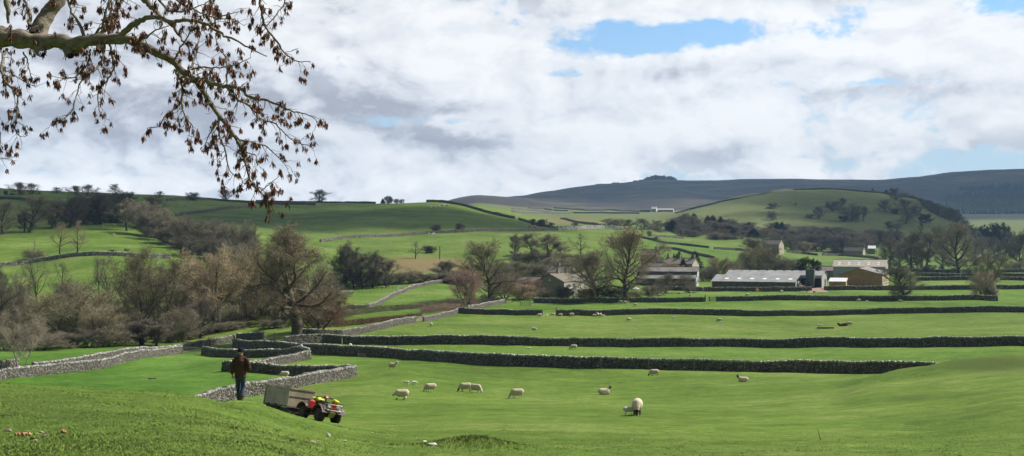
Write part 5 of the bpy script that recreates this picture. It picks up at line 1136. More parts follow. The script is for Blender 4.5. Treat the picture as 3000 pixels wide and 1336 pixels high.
# brown boarded barn
h = building('barn', 'brown timber-boarded barn with its gable end facing', 2110.8, 447, -22, 'barn')
mb = MB(); prof = [(0, -1.2), (15, -1.2), (15, 4.7), (7.0, 6.9), (0, 4.5)]
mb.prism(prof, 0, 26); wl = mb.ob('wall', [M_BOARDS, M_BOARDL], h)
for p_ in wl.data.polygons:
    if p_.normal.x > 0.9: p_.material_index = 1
mb = MB(); mb.slab((-0.4, 26.3, 4.60), (-0.4, -0.4, 4.60), (7.0, -0.4, 7.10), (7.0, 26.3, 7.10), 0.16); mb.slab((15.4, -0.4, 4.80), (15.4, 26.3, 4.80), (7.0, 26.3, 7.10), (7.0, -0.4, 7.10), 0.16)
rf = mb.ob('roof', [M_TINBR], h)
k = (7.10 - 4.80)/8.4
for j in range(2):
    for i in range(5):
        mb = MB(); xa, xb = 8.4 + j*3.4, 11.0 + j*3.4; y_ = 4 + i*4.4
        za, zb = 7.10 - (xa - 7)*k + .11, 7.10 - (xb - 7)*k + .11
        mb.slab((xb, y_, zb), (xb, y_ + .8, zb), (xa, y_ + .8, za), (xa, y_, za), 0.08); mb.ob('rooflight', [M_SKYL], rf)
mb = MB(); mb.box((15.06, 6, 0.3), (0.14, 9, 3.0)); mb.ob('concrete_panel', [M_CLADP], h)
# little store with a white lean roof
h = building('store_hut', 'small brown hut with a white sloping roof', 2086, 433, -22, 'hut')
mb = MB(); mb.prism([(0, -1), (5.6, -1), (5.6, 2.5), (0, 2.5)], 0, 3.4); mb.ob('wall', [M_BOARDS], h)
mb = MB(); mb.slab((-0.2, -0.3, 2.75), (5.9, -0.3, 2.75), (5.9, 3.8, 3.9), (-0.2, 3.8, 3.9), 0.16); mb.ob('roof', [M_TINWT], h)
mb = MB(); mb.box((5.66, 1.7, 0.9), (0.12, 2.6, 3.0)); mb.ob('end_panel', [M_BOARDL], h)
# old low stone building behind the hut
h = building('outbuilding', 'low dark stone building left of the pale barn', 2044, 540, -15, 'outbuilding'); gable_house(h, 9.0, 6.0, 3.4, 5.2, (M_RUBBLE, M_TINBR))
# big stone house
h = building('stone_house', 'big stone house with tall chimneys and a sunlit end', 1668, 545, -28, 'house')
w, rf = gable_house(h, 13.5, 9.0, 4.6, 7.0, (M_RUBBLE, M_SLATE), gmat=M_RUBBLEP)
for x_ in (0.8, 6.0, 12.6): chimney(rf, (x_, 4.5, 6.7), (1.0, 0.9, 1.8))
window(h, (13.56, 3.0, 3.1), (0.9, 1.3), 'x'); window(h, (13.56, 6.2, 3.1), (0.9, 1.3), 'x')
for x_ in (3.0, 7.0, 10.5): window(h, (x_, -0.02, 3.2), (0.9, 1.2), 'y')
h = building('cottage', 'stone cottage chimney end rising behind the maple', 1612, 575, -25, 'house'); w, rf = gable_house(h, 7, 6.5, 5.6, 7.9, (M_RUBBLE, M_SLATE)); chimney(rf, (6.4, 3.2, 7.5), (0.9, 0.8, 1.7))
h = building('cottage', 'low stone cottage roof between the maple and big house', 1630, 520, -20, 'house'); gable_house(h, 7.0, 6.0, 3.8, 5.9, (M_RUBBLE, M_SLATE))
# summerhouse in the garden
h = building('summerhouse', 'small octagonal summerhouse with a pale pointed roof', 1597, 395, 0, 'summerhouse')
mb = MB(); mb.tube([(0, 0, -0.3), (0, 0, 1.0)], 1.25, 8); mb.ob('base', [M_BOARDS], h)
for k_ in range(8):
    a = k_*math.pi/4 + .4; mb = MB(); mb.tube([(1.2*math.cos(a), 1.2*math.sin(a), 0.9), (1.2*math.cos(a), 1.2*math.sin(a), 2.05)], 0.07, 5); mb.ob('post', [M_WHITE if k_ > 3 else M_BOARDS], h)
mb = MB(); mb.tube([(0, 0, 2.0), (0, 0, 2.12), (0, 0, 2.95)], [1.6, 1.6, 0.05], 8); mb.ob('roof', [mat('pale_felt', (0.42, 0.43, 0.40), (0.52, 0.53, 0.49), 2)], h)
# distant buildings
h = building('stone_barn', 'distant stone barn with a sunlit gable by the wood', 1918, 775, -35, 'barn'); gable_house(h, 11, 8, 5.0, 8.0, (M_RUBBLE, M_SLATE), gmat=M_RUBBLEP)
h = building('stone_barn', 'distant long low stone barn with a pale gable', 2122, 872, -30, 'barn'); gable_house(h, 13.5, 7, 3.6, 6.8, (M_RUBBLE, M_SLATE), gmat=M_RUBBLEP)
h = building('farm_shed', 'distant white shed roof beyond the low barn', 2184, 905, -18, 'farm shed'); gable_house(h, 5.0, 8, 4.0, 6.0, (M_RUBBLE, M_TINWT))
h = building('farm_shed', 'long white shed of the farm under the moor', 1652, 1960, -12, 'farm shed'); gable_house(h, 26, 12, 3.0, 5.4, (M_DBOARD, M_CLADG), gmat=M_CLADP)
h = building('farm_shed', 'white-roofed house of the farm under the moor', 1638, 1950, -20, 'farm shed'); gable_house(h, 8, 9, 5, 8.5, (M_RUBBLE, M_CLADP), gmat=M_CLADP)
h = building('farm_shed', 'dark shed of the farm under the moor', 1611, 1940, -15, 'farm shed'); gable_house(h, 16, 10, 4, 6.5, (M_DBOARD, M_SILO))
for i, (X, Y, dd) in enumerate([(1615, 530, 1930), (1650, 532, 1925), (1688, 534, 1925), (1672, 535, 1915)]): tree('dark bush round the farm under the moor', X, Y, dd, 12, 'bush', 'dark', group='bushes round the moor farm')
# small white house in the river wood
h = building('cottage', 'pale little building glimpsed through the river trees', 404, 268, -30, 'outbuilding'); gable_house(h, 2.6, 2.6, 1.9, 2.9, (M_RUBBLEP, M_RUBBLEP))
# track into the yard
def track():
    P = [(wx(2058, 405), 405), (wx(2056, 421), 421), (wx(2062, 436), 436), (wx(2072, 452), 452)]; t, x, y = polyline(P, 1.5)
    V = []; 
    for a, b in zip(x, y):
        for o in (-3.2, -1.1, 1.1, 3.2): V.append((a + o, b, G(a + o, b) + 0.06 + 0.05*(abs(o) < 2)))
    n = len(x); q = [(i*4 + k, i*4 + k + 1, (i+1)*4 + k + 1, (i+1)*4 + k) for i in range(n-1) for k in range(3)]
    o = ob('farm_track', np_mesh('farm_track', np.array(V), [np.array(q)], [M_MUD])); props(o, kind='structure')
track()
# parked cars
def car(label, p, rz, group):
    r = empty('parked_car', p, rz, label, 'car', group); mw = M_WHITE
    mb = MB(); mb.prism([(-2.1, 0.35), (2.1, 0.35), (2.15, 0.7), (1.9, 0.9), (0.95, 0.98), (-2.0, 1.0), (-2.15, 0.7)], -0.85, 0.85); mb.ob('body', [mw], r)
    mb = MB(); mb.prism([(-1.95, 1.0), (0.95, 0.98), (0.35, 1.45), (-1.6, 1.48)], -0.74, 0.74); c = mb.ob('cabin', [M_GLASS], r)
    mb = MB(); mb.box((-0.62, 0, 1.5), (1.95, 1.42, 0.07)); mb.ob('cabin_roof', [mw], c)
    for x_ in (-1.35, 1.35):
        for s in (-1, 1):
            mb = MB(); mb.tube([(x_, s*0.80 - .1, 0.33), (x_, s*0.80 + .1, 0.33)], 0.33, 14); wh = mb.ob('wheel', [M_BLACK], r)
            mb = MB(); mb.tube([(x_, s*0.80 - .12, 0.33), (x_, s*0.80 + .12, 0.33)], 0.19, 10); mb.ob('rim', [M_CLADP], wh)
    return r
cg = 'white cars parked by the pale barn'
c0 = car('white car nearest the pale barn gable', pos(2246, 578), R(10), cg)
for lb, X, d, a in (('white car in the middle of the parked group', 2258, 570, 60), ('white car parked farthest from the pale barn', 2282, 566, -5)):
    c = copy_tree(c0); c.location = pos(X, d); c.rotation_euler.z = R(a); c['label'] = lb
# ---------------------------------------------------------------- sheep and lambs
def fleece_mat():
    m, nt, b = newmat('fleece', 0.95, 0.05)
    o = nt.node('ShaderNodeTexCoord').outputs['Object']; n = nt.noise(o, 9, 5, 0.7)
    oi = nt.node('ShaderNodeObjectInfo').outputs['Random']
    col = nt.vmath('SCALE', nt.mix(nt.rng(n, 0.3, 0.7), (0.46, 0.39, 0.28), (0.72, 0.64, 0.49)), nt.rng(oi, 0, 1, 0.82, 1.05))
    nt.put(b.inputs['Base Color'], col)
    bn = nt.node('ShaderNodeBump'); bn.inputs['Strength'].default_value = 0.9; bn.inputs['Distance'].default_value = 0.04
    nt.put(bn.inputs['Height'], nt.noise(o, 22, 3)); nt.put(b.inputs['Normal'], bn.outputs[0]); return m
M_FLEECE = fleece_mat()
M_LAMB = mat('lamb_wool', (0.66, 0.63, 0.57), (0.78, 0.76, 0.70), 8, 4, 0.95, 0.5, 20)
M_DFACE = mat('dark_face', (0.035, 0.028, 0.024), (0.07, 0.058, 0.05), 8, 4, 0.8)
M_PFACE = mat('pale_face', (0.50, 0.45, 0.38), (0.62, 0.57, 0.50), 8, 4, 0.8)
def sheep_mesh(pose, face, lamb=False):
    mb = MB(); b = 0.80 if lamb else 1.0                            # slimmer barrel for a lamb
    lie = pose == 'lie'; zb = 0.27 if lie else 0.52
    # barrel: deep chest, narrower loin, rounded rump
    prof = [(-0.56, 0.02, 0.10, 0.10), (-0.52, 0.02, 0.19, 0.20), (-0.40, 0.01, 0.26, 0.265), (-0.18, 0.0, 0.275, 0.275), (0.08, -0.01, 0.27, 0.28), (0.28, 0.0, 0.245, 0.275), (0.42, 0.03, 0.19, 0.23), (0.50, 0.06, 0.11, 0.14)]
    vs, fs, n = [], [], 14
    for x, dz, ry, rz in prof:
        for k in range(n):
            a = 2*math.pi*k/n; vs.append((x, ry*b*math.cos(a)*(1.12 if lie and math.sin(a) < 0 else 1), zb + dz + rz*b*math.sin(a)*(0.86 if lie and math.sin(a) < 0 else 1)))
    for i in range(len(prof)-1):
        for k in range(n): fs.append((i*n+k, (i+1)*n+k, (i+1)*n+(k+1) % n, i*n+(k+1) % n))
    fs += [tuple(range(n)), tuple(reversed(range((len(prof)-1)*n, len(prof)*n)))]
    mb.add(vs, fs)
    if lie: mb.ell((0, 0, 0.14), (0.50, 0.30*b, 0.15))
    # neck and head
    if pose == 'graze':
        nk = [(0.38, 0, zb + 0.06), (0.56, 0, zb - 0.10), (0.66, 0, zb - 0.27)]; hd = [(0.64, 0, zb - 0.25), (0.72, 0, zb - 0.36), (0.78, 0, zb - 0.46)]
    elif pose == 'lie':
        nk = [(0.36, 0, zb + 0.08), (0.48, 0, zb + 0.24), (0.54, 0, zb + 0.38)]; hd = [(0.50, 0, zb + 0.40), (0.62, 0, zb + 0.37), (0.74, 0, zb + 0.31)]
    elif pose == 'sleep':
        nk = [(0.36, 0, zb + 0.02), (0.52, 0, zb - 0.04), (0.60, 0, zb - 0.10)]; hd = [(0.58, 0, zb - 0.08), (0.70, 0, zb - 0.13), (0.80, 0, zb - 0.18)]
    else:
        nk = [(0.36, 0, zb + 0.10), (0.52, 0, zb + 0.27), (0.58, 0, zb + 0.40)]; hd = [(0.55, 0, zb + 0.41), (0.66, 0, zb + 0.37), (0.79, 0, zb + 0.29)]
    mb.tube(nk, [0.19*b, 0.14*b, 0.10*b], 10); mb.tube(hd, [0.095, 0.085, 0.05], 10)
    hx = Vector(hd[0]); d = (Vector(hd[2]) - Vector(hd[0])).normalized()
    up = Vector((0, 1, 0)).cross(d); up = up if up.z > 0 else -up
    for s in (-1, 1):
        e0 = hx + up*0.05 + Vector((0, s*0.07, 0)); mb.tube([e0, e0 + Vector((0, s*0.07, 0.0)) + up*0.03, e0 + Vector((0, s*0.14, 0)) - up*0.01], [0.028, 0.032, 0.012], 6)
    # legs with knee and hock
    if pose == 'lie' or pose == 'sleep':
        for s in (-1, 1):
            mb.tube([(0.34, s*0.15*b, 0.16), (0.50, s*0.16*b, 0.07), (0.34, s*0.18*b, 0.045)], [0.07, 0.045, 0.035], 8)
            mb.tube([(-0.34, s*0.18*b, 0.20), (-0.10, s*0.28*b, 0.09), (-0.34, s*0.29*b, 0.05)], [0.11, 0.055, 0.035], 8)
    else:
        for s, st in ((-1, 0.05), (1, -0.04)):
            mb.tube([(0.30, s*0.13*b, zb - 0.10), (0.31 + st, s*0.13*b, 0.27), (0.30 + st, s*0.13*b, 0.06), (0.33 + st, s*0.13*b, 0.0)], [0.085, 0.045, 0.032, 0.042], 8)
            mb.tube([(-0.36, s*0.14*b, zb - 0.02), (-0.29 - st*0.4, s*0.14*b, 0.36), (-0.42 - st, s*0.14*b, 0.22), (-0.39 - st, s*0.14*b, 0.05), (-0.36 - st, s*0.14*b, 0.0)], [0.14, 0.075, 0.042, 0.032, 0.042], 8)
    mb.tube([(-0.55, 0, zb + 0.12), (-0.63, 0, zb + 0.02), (-0.62, 0, zb - 0.14)], [0.05, 0.045, 0.03], 6)
    me = remesh(mb, 0.028, 3); me.name = 'sheep'
    me.materials.append(M_LAMB if lamb else M_FLEECE); me.materials.append(M_DFACE if face == 'dark' else (M_LAMB if lamb else M_PFACE)); me.materials.append(M_DFACE if face == 'dark' else M_PFACE)
    nf = len(me.polygons); c = np.empty(nf*3); me.polygons.foreach_get('center', c); c = c.reshape(-1, 3)
    h0 = np.array(hd[0]); dn = np.array(d); head = ((c - h0) @ dn > -0.02) & (np.linalg.norm(c - np.array(hd[1]), axis=1) < 0.26)
    legs = np.zeros(nf, bool) if lie or pose == 'sleep' else (c[:, 2] < 0.24)
    mi = np.where(head, 1, np.where(legs, 2, 0)); me.polygons.foreach_set('material_index', mi.astype(np.int32)); me.update()
    return me
SM = {}
def sheep(label, X, Y, pose='graze', face='dark', turn=180, size=1.0, lamb=False, lo=55, hi=900, group=None, d=None, lift=0.0, brown=False):
    """turn: 0 = facing right across the view, 90 = facing away, 180 = facing left, 270 = towards us"""
    key = (pose, face, lamb)
    if key not in SM: SM[key] = sheep_mesh(*key)
    p = pos(X, d) if d else at(X, Y, lo, hi)
    o = bpy.data.objects.new('lamb' if lamb else 'sheep', SM[key]); s = size*(0.52 if lamb else 1.0)
    o.scale = (s*0.90, s*1.02, s); o.rotation_euler = (0, 0, R(turn)); o.location = p + Vector((0, 0, -0.015 + lift)); link(o)
    props(o, label, 'lamb' if lamb else 'sheep', group or ('lambs in the fields' if lamb else 'sheep grazing and resting in the fields'))
    return o
D3 = dict(lo=58, hi=158)
sheep('big sheep facing us with head down and a lamb at its side', 1603, 1043.5, 'graze', 'dark', 262, 1.12, **D3)
sheep('lamb suckling beside the big sheep facing us', 1583, 1044, 'graze', 'pale', 20, 1.25, True, **D3)
sheep('dark-faced sheep lying with its head turned to the barns', 1520, 992, 'lie', 'dark', 12, 1.05, **D3)
sheep('cream sheep grazing alone in the middle of the nearest field', 1301, 1002, 'graze', 'pale', 190, 1.08, **D3)
sheep('dark-faced sheep grazing, the left one of the touching pair', 1171, 985.5, 'graze', 'dark', 188, 1.08, **D3)
sheep('sheep grazing nose to the right in the touching pair', 1197, 988, 'graze', 'pale', -35, 1.05, **D3)
sheep('white-faced sheep grazing beside two tiny white lambs', 1083, 986, 'graze', 'pale', 205, 1.02, **D3)
sheep('sheep lying flat asleep, nearest to the trailer', 1011, 1006, 'sleep', 'pale', 182, 1.08, **D3)
sheep('sheep standing alert below the long staked wall', 989, 929, 'stand', 'pale', -20, 0.98, **D3)
sheep('dark-faced sheep grazing close under the staked wall', 1646, 946, 'graze', 'dark', 183, 1.02, **D3)
sheep('sheep lying looking back over the field by the mound', 1869, 961, 'lie', 'dark', 178, 1.05, **D3)
sheep('left of two tiny white lambs lying in the grass', 1023.5, 968, 'sleep', 'pale', 160, 1.0, True, **D3)
sheep('right of two tiny white lambs lying in the grass', 1042, 968, 'sleep', 'pale', 10, 1.0, True, **D3)
sheep('brown-tinged sheep resting inside the sheepfold in shade', 716, 941.5, 'sleep', 'pale', 175, 1.0, d=143)
S4 = dict(lo=160, hi=199)
sheep('dark-faced sheep grazing in the strip between the two long walls', 1443, 879, 'graze', 'dark', 184, 1.0, **S4)
sheep('first of two lambs lying between the long walls', 1324, 878, 'lie', 'dark', 150, 1.0, True, **S4)
sheep('second of two lambs lying between the long walls', 1332, 879.5, 'sleep', 'pale', 0, 1.0, True, **S4)
sheep('sheep half hidden behind the staked wall near the wooden post', 881, 876, 'sleep', 'pale', 90, 1.2, d=199)
S5 = dict(lo=203, hi=291)
sheep('sheep seen from behind near the pasture gate', 1085, 821.5, 'stand', 'dark', 100, 0.95, **S5)
sheep('sheep lying alone in the large middle field', 1344, 830.5, 'lie', 'pale', 180, 0.95, **S5)
sheep('sheep grazing alone below the long wavy wall', 1582, 808, 'graze', 'pale', 200, 1.0, **S5)
sheep('sheep grazing with a lamb tucked under its flank', 1810, 810, 'graze', 'dark', 182, 1.05, **S5)
sheep('lamb under the flank of the grazing ewe', 1814, 813, 'stand', 'pale', 0, 1.0, True, **S5)
sheep('white lamb lying alone in the middle field', 1695, 801, 'sleep', 'pale', 180, 1.3, True, **S5)
sheep('pinkish sheep lying by the wall gap', 1357, 797.5, 'sleep', 'pale', 185, 1.05, **S5)
sheep('lamb standing in the wall gap', 1376, 795.5, 'stand', 'pale', 250, 1.1, True, **S5)
sheep('grey sheep grazing in the wall gap', 1391, 795, 'graze', 'dark', 175, 0.9, **S5)
sheep('sheep lying just right of the wall gap', 1409.5, 794.8, 'sleep', 'pale', 170, 0.95, d=288)
sheep('brown-faced sheep resting along the wall foot', 1438, 794.8, 'sleep', 'dark', 2, 1.1, d=287.5)
sheep('small sheep lying at the edge of the huddle', 1494.5, 795, 'sleep', 'pale', 180, 0.8, d=287)
sheep('pale sheep standing in the huddle by the wall', 1503.5, 795, 'stand', 'pale', 250, 1.1, d=286.5)
sheep('brown-backed sheep standing in the huddle by the wall', 1510.5, 795, 'graze', 'dark', 80, 1.15, d=286)
sheep('lamb lying in front of the huddle', 1518, 795.5, 'sleep', 'pale', 0, 1.4, True, d=286)
sheep('sheep feeding at the brown hay heap', 2137, 819.5, 'graze', 'pale', 178, 1.08, **S5)
sheep('pale lamb standing left by the long trough', 2060, 820.5, 'stand', 'pale', 185, 1.15, True, **S5)
sheep('second lamb by the long trough', 2065.5, 820.8, 'stand', 'pale', 170, 1.05, True, **S5)
S6 = dict(lo=293, hi=344)
sheep('sheep lying at the foot of the tall maple', 1561, 763, 'sleep', 'pale', 175, 1.05, **S6)
sheep('smaller sheep lying next to the maple roots', 1573, 763.5, 'sleep', 'pale', 10, 0.95, **S6)
sheep('sheep lying out in the grass below the maple', 1598, 770.5, 'sleep', 'pale', -15, 1.05, **S6)
sheep('standing lamb of the pair below the brown barn', 2098.5, 770, 'stand', 'pale', 0, 1.0, True, **S6)
sheep('lying lamb of the pair below the brown barn', 2104, 771, 'lie', 'pale', 0, 1.1, True, **S6)
sheep('sheep lying against the wall below the brown barn', 2160, 755, 'sleep', 'pale', 180, 1.0, d=338)
sheep('white lamb flat against the wall below the brown barn', 2181, 756, 'sleep', 'pale', 0, 1.2, True, d=337)
sheep('sheep lying under the spreading thorn', 2266, 755, 'lie', 'pale', 180, 0.95, d=337)
S7 = dict(lo=347, hi=432)
sheep('sheep grazing leftmost above the garden wall', 1659, 745.5, 'graze', 'pale', 200, 1.0, **S7)
sheep('sheep grazing second above the garden wall', 1681, 740, 'graze', 'dark', 180, 1.0, **S7)
sheep('sheep grazing turned to the barns above the garden wall', 1708, 740.5, 'graze', 'dark', -30, 0.95, **S7)
sheep('sheep almost hidden behind the wall by the gate', 1736, 745.5, 'graze', 'pale', 100, 0.95, **S7)
sheep('sheep grazing in front of the long grey shed', 1880.5, 745, 'graze', 'dark', 185, 1.1, **S7)
sheep('sheep grazing nearest the yard track', 1966, 736.5, 'graze', 'dark', 190, 1.1, **S7)
for i, x in enumerate((2007, 2016, 2022.5)): sheep(['leftmost of three white lambs below the yard', 'middle one of three white lambs below the yard', 'rightmost of three white lambs below the yard'][i], x, 736 - i*0.4, 'stand', 'pale', 30*i, 1.1, True, **S7)
sheep('lamb standing at the end of the yard track', 2037, 736, 'stand', 'pale', 270, 1.1, True, **S7); sheep('sheep lying at the end of the yard track', 2048.5, 737, 'sleep', 'pale', 0, 1.0, **S7)
for lb, t_, x, y, po in [('white sheep lying in the far field by the wood', 6, 1283, 158, 'sleep'), ('small sheep lying near the far field hurdle', 6, 1548, 148, 'sleep'), ('sheep sitting at the top of the far field', 6, 1600, 146, 'lie')]:
    X, Y = T(t_, x, y); sheep(lb, X, Y, po, 'pale', 180, 1.1, lo=330, hi=440)
for lb, x, y, po in [('white sheep in the lower pasture across the river', 1262, 1000, 'sleep'), ('sheep below the pasture corner tree', 1141, 518, 'graze'), ('left sheep near the end of the hanging wood', 1033, 437, 'graze'), ('sheep near the end of the hanging wood', 1152, 417, 'stand')]:
    X, Y = T(1, x, y); sheep(lb, X, Y, po, 'pale', 200, 1.1, lo=330, hi=900)
for i, (x, y) in enumerate([(1775, 203), (1800, 198), (1862, 208), (1900, 190), (2020, 192), (2038, 185), (2025, 208), (1925, 200)]):
    X, Y = T(1, x, y); sheep('white speck of a sheep high on the skyline field', X, Y, 'graze', 'pale', 40*i, 1.1, lo=700, hi=1100, group='sheep high on the skyline field')
# ---------------------------------------------------------------- the farmer
M_SKIN = mat('skin', (0.42, 0.25, 0.18), (0.48, 0.30, 0.22), 8, 3, 0.6)
M_JACKET = mat('brown_fleece', (0.062, 0.030, 0.025), (0.098, 0.050, 0.041), 6, 5, 0.95, 0.6, 14)
M_JEANS = mat('blue_denim', (0.022, 0.040, 0.085), (0.055, 0.085, 0.145), 3.5, 5, 0.9, 0.4, 16)
M_HAT = mat('navy_knit', (0.010, 0.010, 0.022), (0.018, 0.018, 0.034), 10, 4, 0.95, 0.5, 60)
M_BOOT = mat('brown_leather', (0.075, 0.048, 0.032), (0.13, 0.09, 0.06), 6, 4, 0.8, 0.4, 20)
M_BOOTD = mat('dark_leather', (0.028, 0.024, 0.020), (0.05, 0.042, 0.036), 6, 4, 0.8, 0.4, 20)
def farmer():
    p = pos(604.5, 42.0)
    r = empty('person', p, 0.0, 'man in a brown fleece, navy beanie and jeans walking away downhill holding a white bottle', 'person')
    mb = MB()                                                       # y = the way he walks, x = his right
    # trunk, neck, head
    mb.tube([(0, 0, 0.90), (0, 0.01, 1.02), (0, 0.03, 1.18), (0, 0.05, 1.34), (0, 0.045, 1.44)], [0.118, 0.110, 0.112, 0.115, 0.085], 14)
    mb.tube([(-0.17, 0.04, 1.41), (0, 0.04, 1.42), (0.17, 0.04, 1.41)], [0.07, 0.09, 0.07], 10)
    mb.tube([(0, 0.045, 1.42), (0, 0.075, 1.54), (0, 0.09, 1.60)], [0.062, 0.058, 0.058], 10)
    mb.ell((0, 0.105, 1.665), (0.078, 0.098, 0.118)); mb.ell((0, 0.13, 1.61), (0.055, 0.07, 0.06))
    mb.tube([(0, 0.195, 1.68), (0, 0.222, 1.64), (0, 0.20, 1.632)], [0.012, 0.019, 0.012], 6)
    for s in (-1, 1):
        mb.ell((s*0.080, 0.095, 1.655), (0.012, 0.024, 0.034)); mb.ell((s*0.032, 0.188, 1.672), (0.013, 0.012, 0.010)); mb.ell((s*0.034, 0.19, 1.695), (0.022, 0.012, 0.008))
    mb.ell((0, 0.198, 1.595), (0.026, 0.010, 0.008))
    def arm(sh, el, wr, palm_d, side):
        mb.tube([sh, (sh + el)/2, el], [0.058, 0.050, 0.043], 10); mb.tube([el, (el*0.6 + wr*0.4), wr], [0.043, 0.041, 0.028], 10)
        d = palm_d.normalized(); ax = Vector((side, 0, 0)); w = d.cross(ax).normalized(); inn = -ax
        mb.tube([wr, wr + d*0.045, wr + d*0.09], [0.028, 0.036, 0.034], 8)
        for i, (o, L) in enumerate(((-0.030, 0.070), (-0.010, 0.080), (0.011, 0.075), (0.031, 0.058))):
            b0 = wr + d*0.085 + w*o; b1 = b0 + d*L*0.42 + inn*0.008; b2 = b1 + d*L*0.22 + inn*L*0.36; b3 = b2 - d*L*0.14 + inn*L*0.28
            mb.tube([b0, b1, b2, b3], [0.0105, 0.010, 0.009, 0.0075], 6)
        t0 = wr + d*0.03 - w*0.028; mb.tube([t0, t0 + d*0.035 - w*0.025 + inn*0.012, t0 + d*0.06 - w*0.018 + inn*0.035], [0.0145, 0.0125, 0.009], 6)
        return wr + d*0.095 + inn*0.03
    lh = arm(Vector((-0.205, 0.03, 1.40)), Vector((-0.275, -0.01, 1.12)), Vector((-0.275, 0.04, 0.87)), Vector((0.02, 0.12, -1)), -1)
    arm(Vector((0.205, 0.03, 1.40)), Vector((0.300, -0.04, 1.13)), Vector((0.225, 0.17, 1.00)), Vector((-0.45, 0.85, -0.1)), 1)
    # legs mid stride on the falling ground
    hipz = 0.90
    fl = Vector((-0.115, 0.30, 0)); fr = Vector((0.075, -0.12, 0))
    gl = G(p.x + fl.x, p.y + fl.y) - p.z; gr = G(p.x + fr.x, p.y + fr.y) - p.z
    kneel = Vector((-0.11, 0.22, 0.47)); kneer = Vector((0.085, 0.06, 0.48))
    ankl = Vector((fl.x, fl.y, gl + 0.085)); ankr = Vector((fr.x, fr.y, gr + 0.11))
    for hp, kn, an in ((Vector((-0.09, 0, hipz)), kneel, ankl), (Vector((0.09, 0, hipz)), kneer, ankr)):
        mb.tube([hp, (hp + kn)/2, kn], [0.095, 0.080, 0.058], 10); mb.tube([kn, kn*0.6 + an*0.4, an], [0.058, 0.055, 0.038], 10)
        mb.tube([an + Vector((0, -0.03, -0.03)), an + Vector((0.0, 0.10, -0.05)), an + Vector((0, 0.17, -0.06))], [0.040, 0.036, 0.026], 8)
    me = remesh(mb, 0.0065, 2); me.materials.append(M_SKIN); ob('body', me, r)
    # fleece jacket
    j = MB()
    j.tube([(0, -0.005, 0.77), (0, 0.0, 0.80), (0, 0.01, 0.98), (0, 0.02, 1.18), (0, 0.04, 1.34), (0, 0.045, 1.44), (0, 0.055, 1.50)], [0.185, 0.20, 0.195, 0.205, 0.20, 0.135, 0.085], 18)
    j.tube([(-0.20, 0.03, 1.40), (0, 0.04, 1.42), (0.20, 0.03, 1.40)], [0.082, 0.115, 0.082], 12)
    j.tube([(0, 0.055, 1.47), (0, 0.07, 1.545)], [0.088, 0.082], 12)
    j.tube([(-0.205, 0.03, 1.40), (-0.255, 0.005, 1.25), (-0.278, -0.01, 1.12), (-0.280, 0.015, 0.98), (-0.277, 0.035, 0.90)], [0.085, 0.080, 0.072, 0.064, 0.052], 12)
    j.tube([(0.205, 0.03, 1.40), (0.27, -0.02, 1.26), (0.303, -0.045, 1.13), (0.275, 0.06, 1.06), (0.232, 0.155, 1.005)], [0.085, 0.080, 0.074, 0.064, 0.052], 12)
    me = remesh(j, 0.016, 2); me.materials.append(M_JACKET); jo = ob('fleece_jacket', me, r)
    for v in me.vertices:                                           # flatten front to back
        if abs(v.co.x) < 0.2: v.co.y = 0.03 + (v.co.y - 0.03)*0.80
    # jeans
    q = MB(); q.tube([(0, 0, 0.74), (0, 0.01, 0.86), (0, 0.01, 0.96)], [0.10, 0.125, 0.115], 14)
    for hp, kn, an in ((Vector((-0.088, 0, 0.88)), kneel, ankl), (Vector((0.088, 0, 0.88)), kneer, ankr)):
        e = an + Vector((0, -0.015, 0.02)); q.tube([hp, (hp + kn)/2, kn, (kn + e)/2, e], [0.104, 0.098, 0.082, 0.078, 0.080], 12)
    me = remesh(q, 0.014, 2); me.materials.append(M_JEANS); ob('jeans', me, r)
    for an, m, lb in ((ankl, M_BOOTD, 'dark left boot swinging forward'), (ankr, M_BOOT, 'brown right boot with its heel lifting')):
        b = MB(); b.tube([an + Vector((0, -0.02, 0.13)), an + Vector((0, -0.015, 0.0)), an + Vector((0, 0.0, -0.045))], [0.062, 0.058, 0.055], 10)
        b.tube([an + Vector((0, -0.045, -0.045)), an + Vector((0, 0.07, -0.045)), an + Vector((0, 0.16, -0.055)), an + Vector((0, 0.20, -0.06))], [0.045, 0.048, 0.044, 0.024], 10); b.box(an + Vector((0, 0.065, -0.080)), (0.088, 0.27, 0.026)); b.box(an + Vector((0, -0.035, -0.095)), (0.075, 0.07, 0.03))
        me = remesh(b, 0.012, 1); me.materials.append(m); o = ob('boot', me, r); o['label'] = lb
    # beanie
    c = MB(); c.tube([(0, 0.085, 1.672), (0, 0.09, 1.69), (0, 0.095, 1.735), (0, 0.098, 1.775), (0, 0.098, 1.80)], [0.112, 0.114, 0.108, 0.082, 0.030], 14); c.tube([(0, 0.083, 1.648), (0, 0.087, 1.69)], [0.115, 0.118], 14)
    me = remesh(c, 0.012, 2); me.materials.append(M_HAT); ob('beanie', me, r)
    b = MB(); z = Vector((0.35, -0.75, -0.45)).normalized(); a0 = lh + Vector((0.01, 0.01, 0.02)) - z*0.02
    b.tube([a0, a0 + z*0.012, a0 + z*0.03, a0 + z*0.045, a0 + z*0.16, a0 + z*0.175], [0.012, 0.016, 0.022, 0.036, 0.036, 0.03], 12)
    bo = b.ob('milk_bottle', [M_WHITE], None, r.location, True); props(bo, 'white plastic bottle held low in the walking man\'s hand', 'bottle')
farmer()
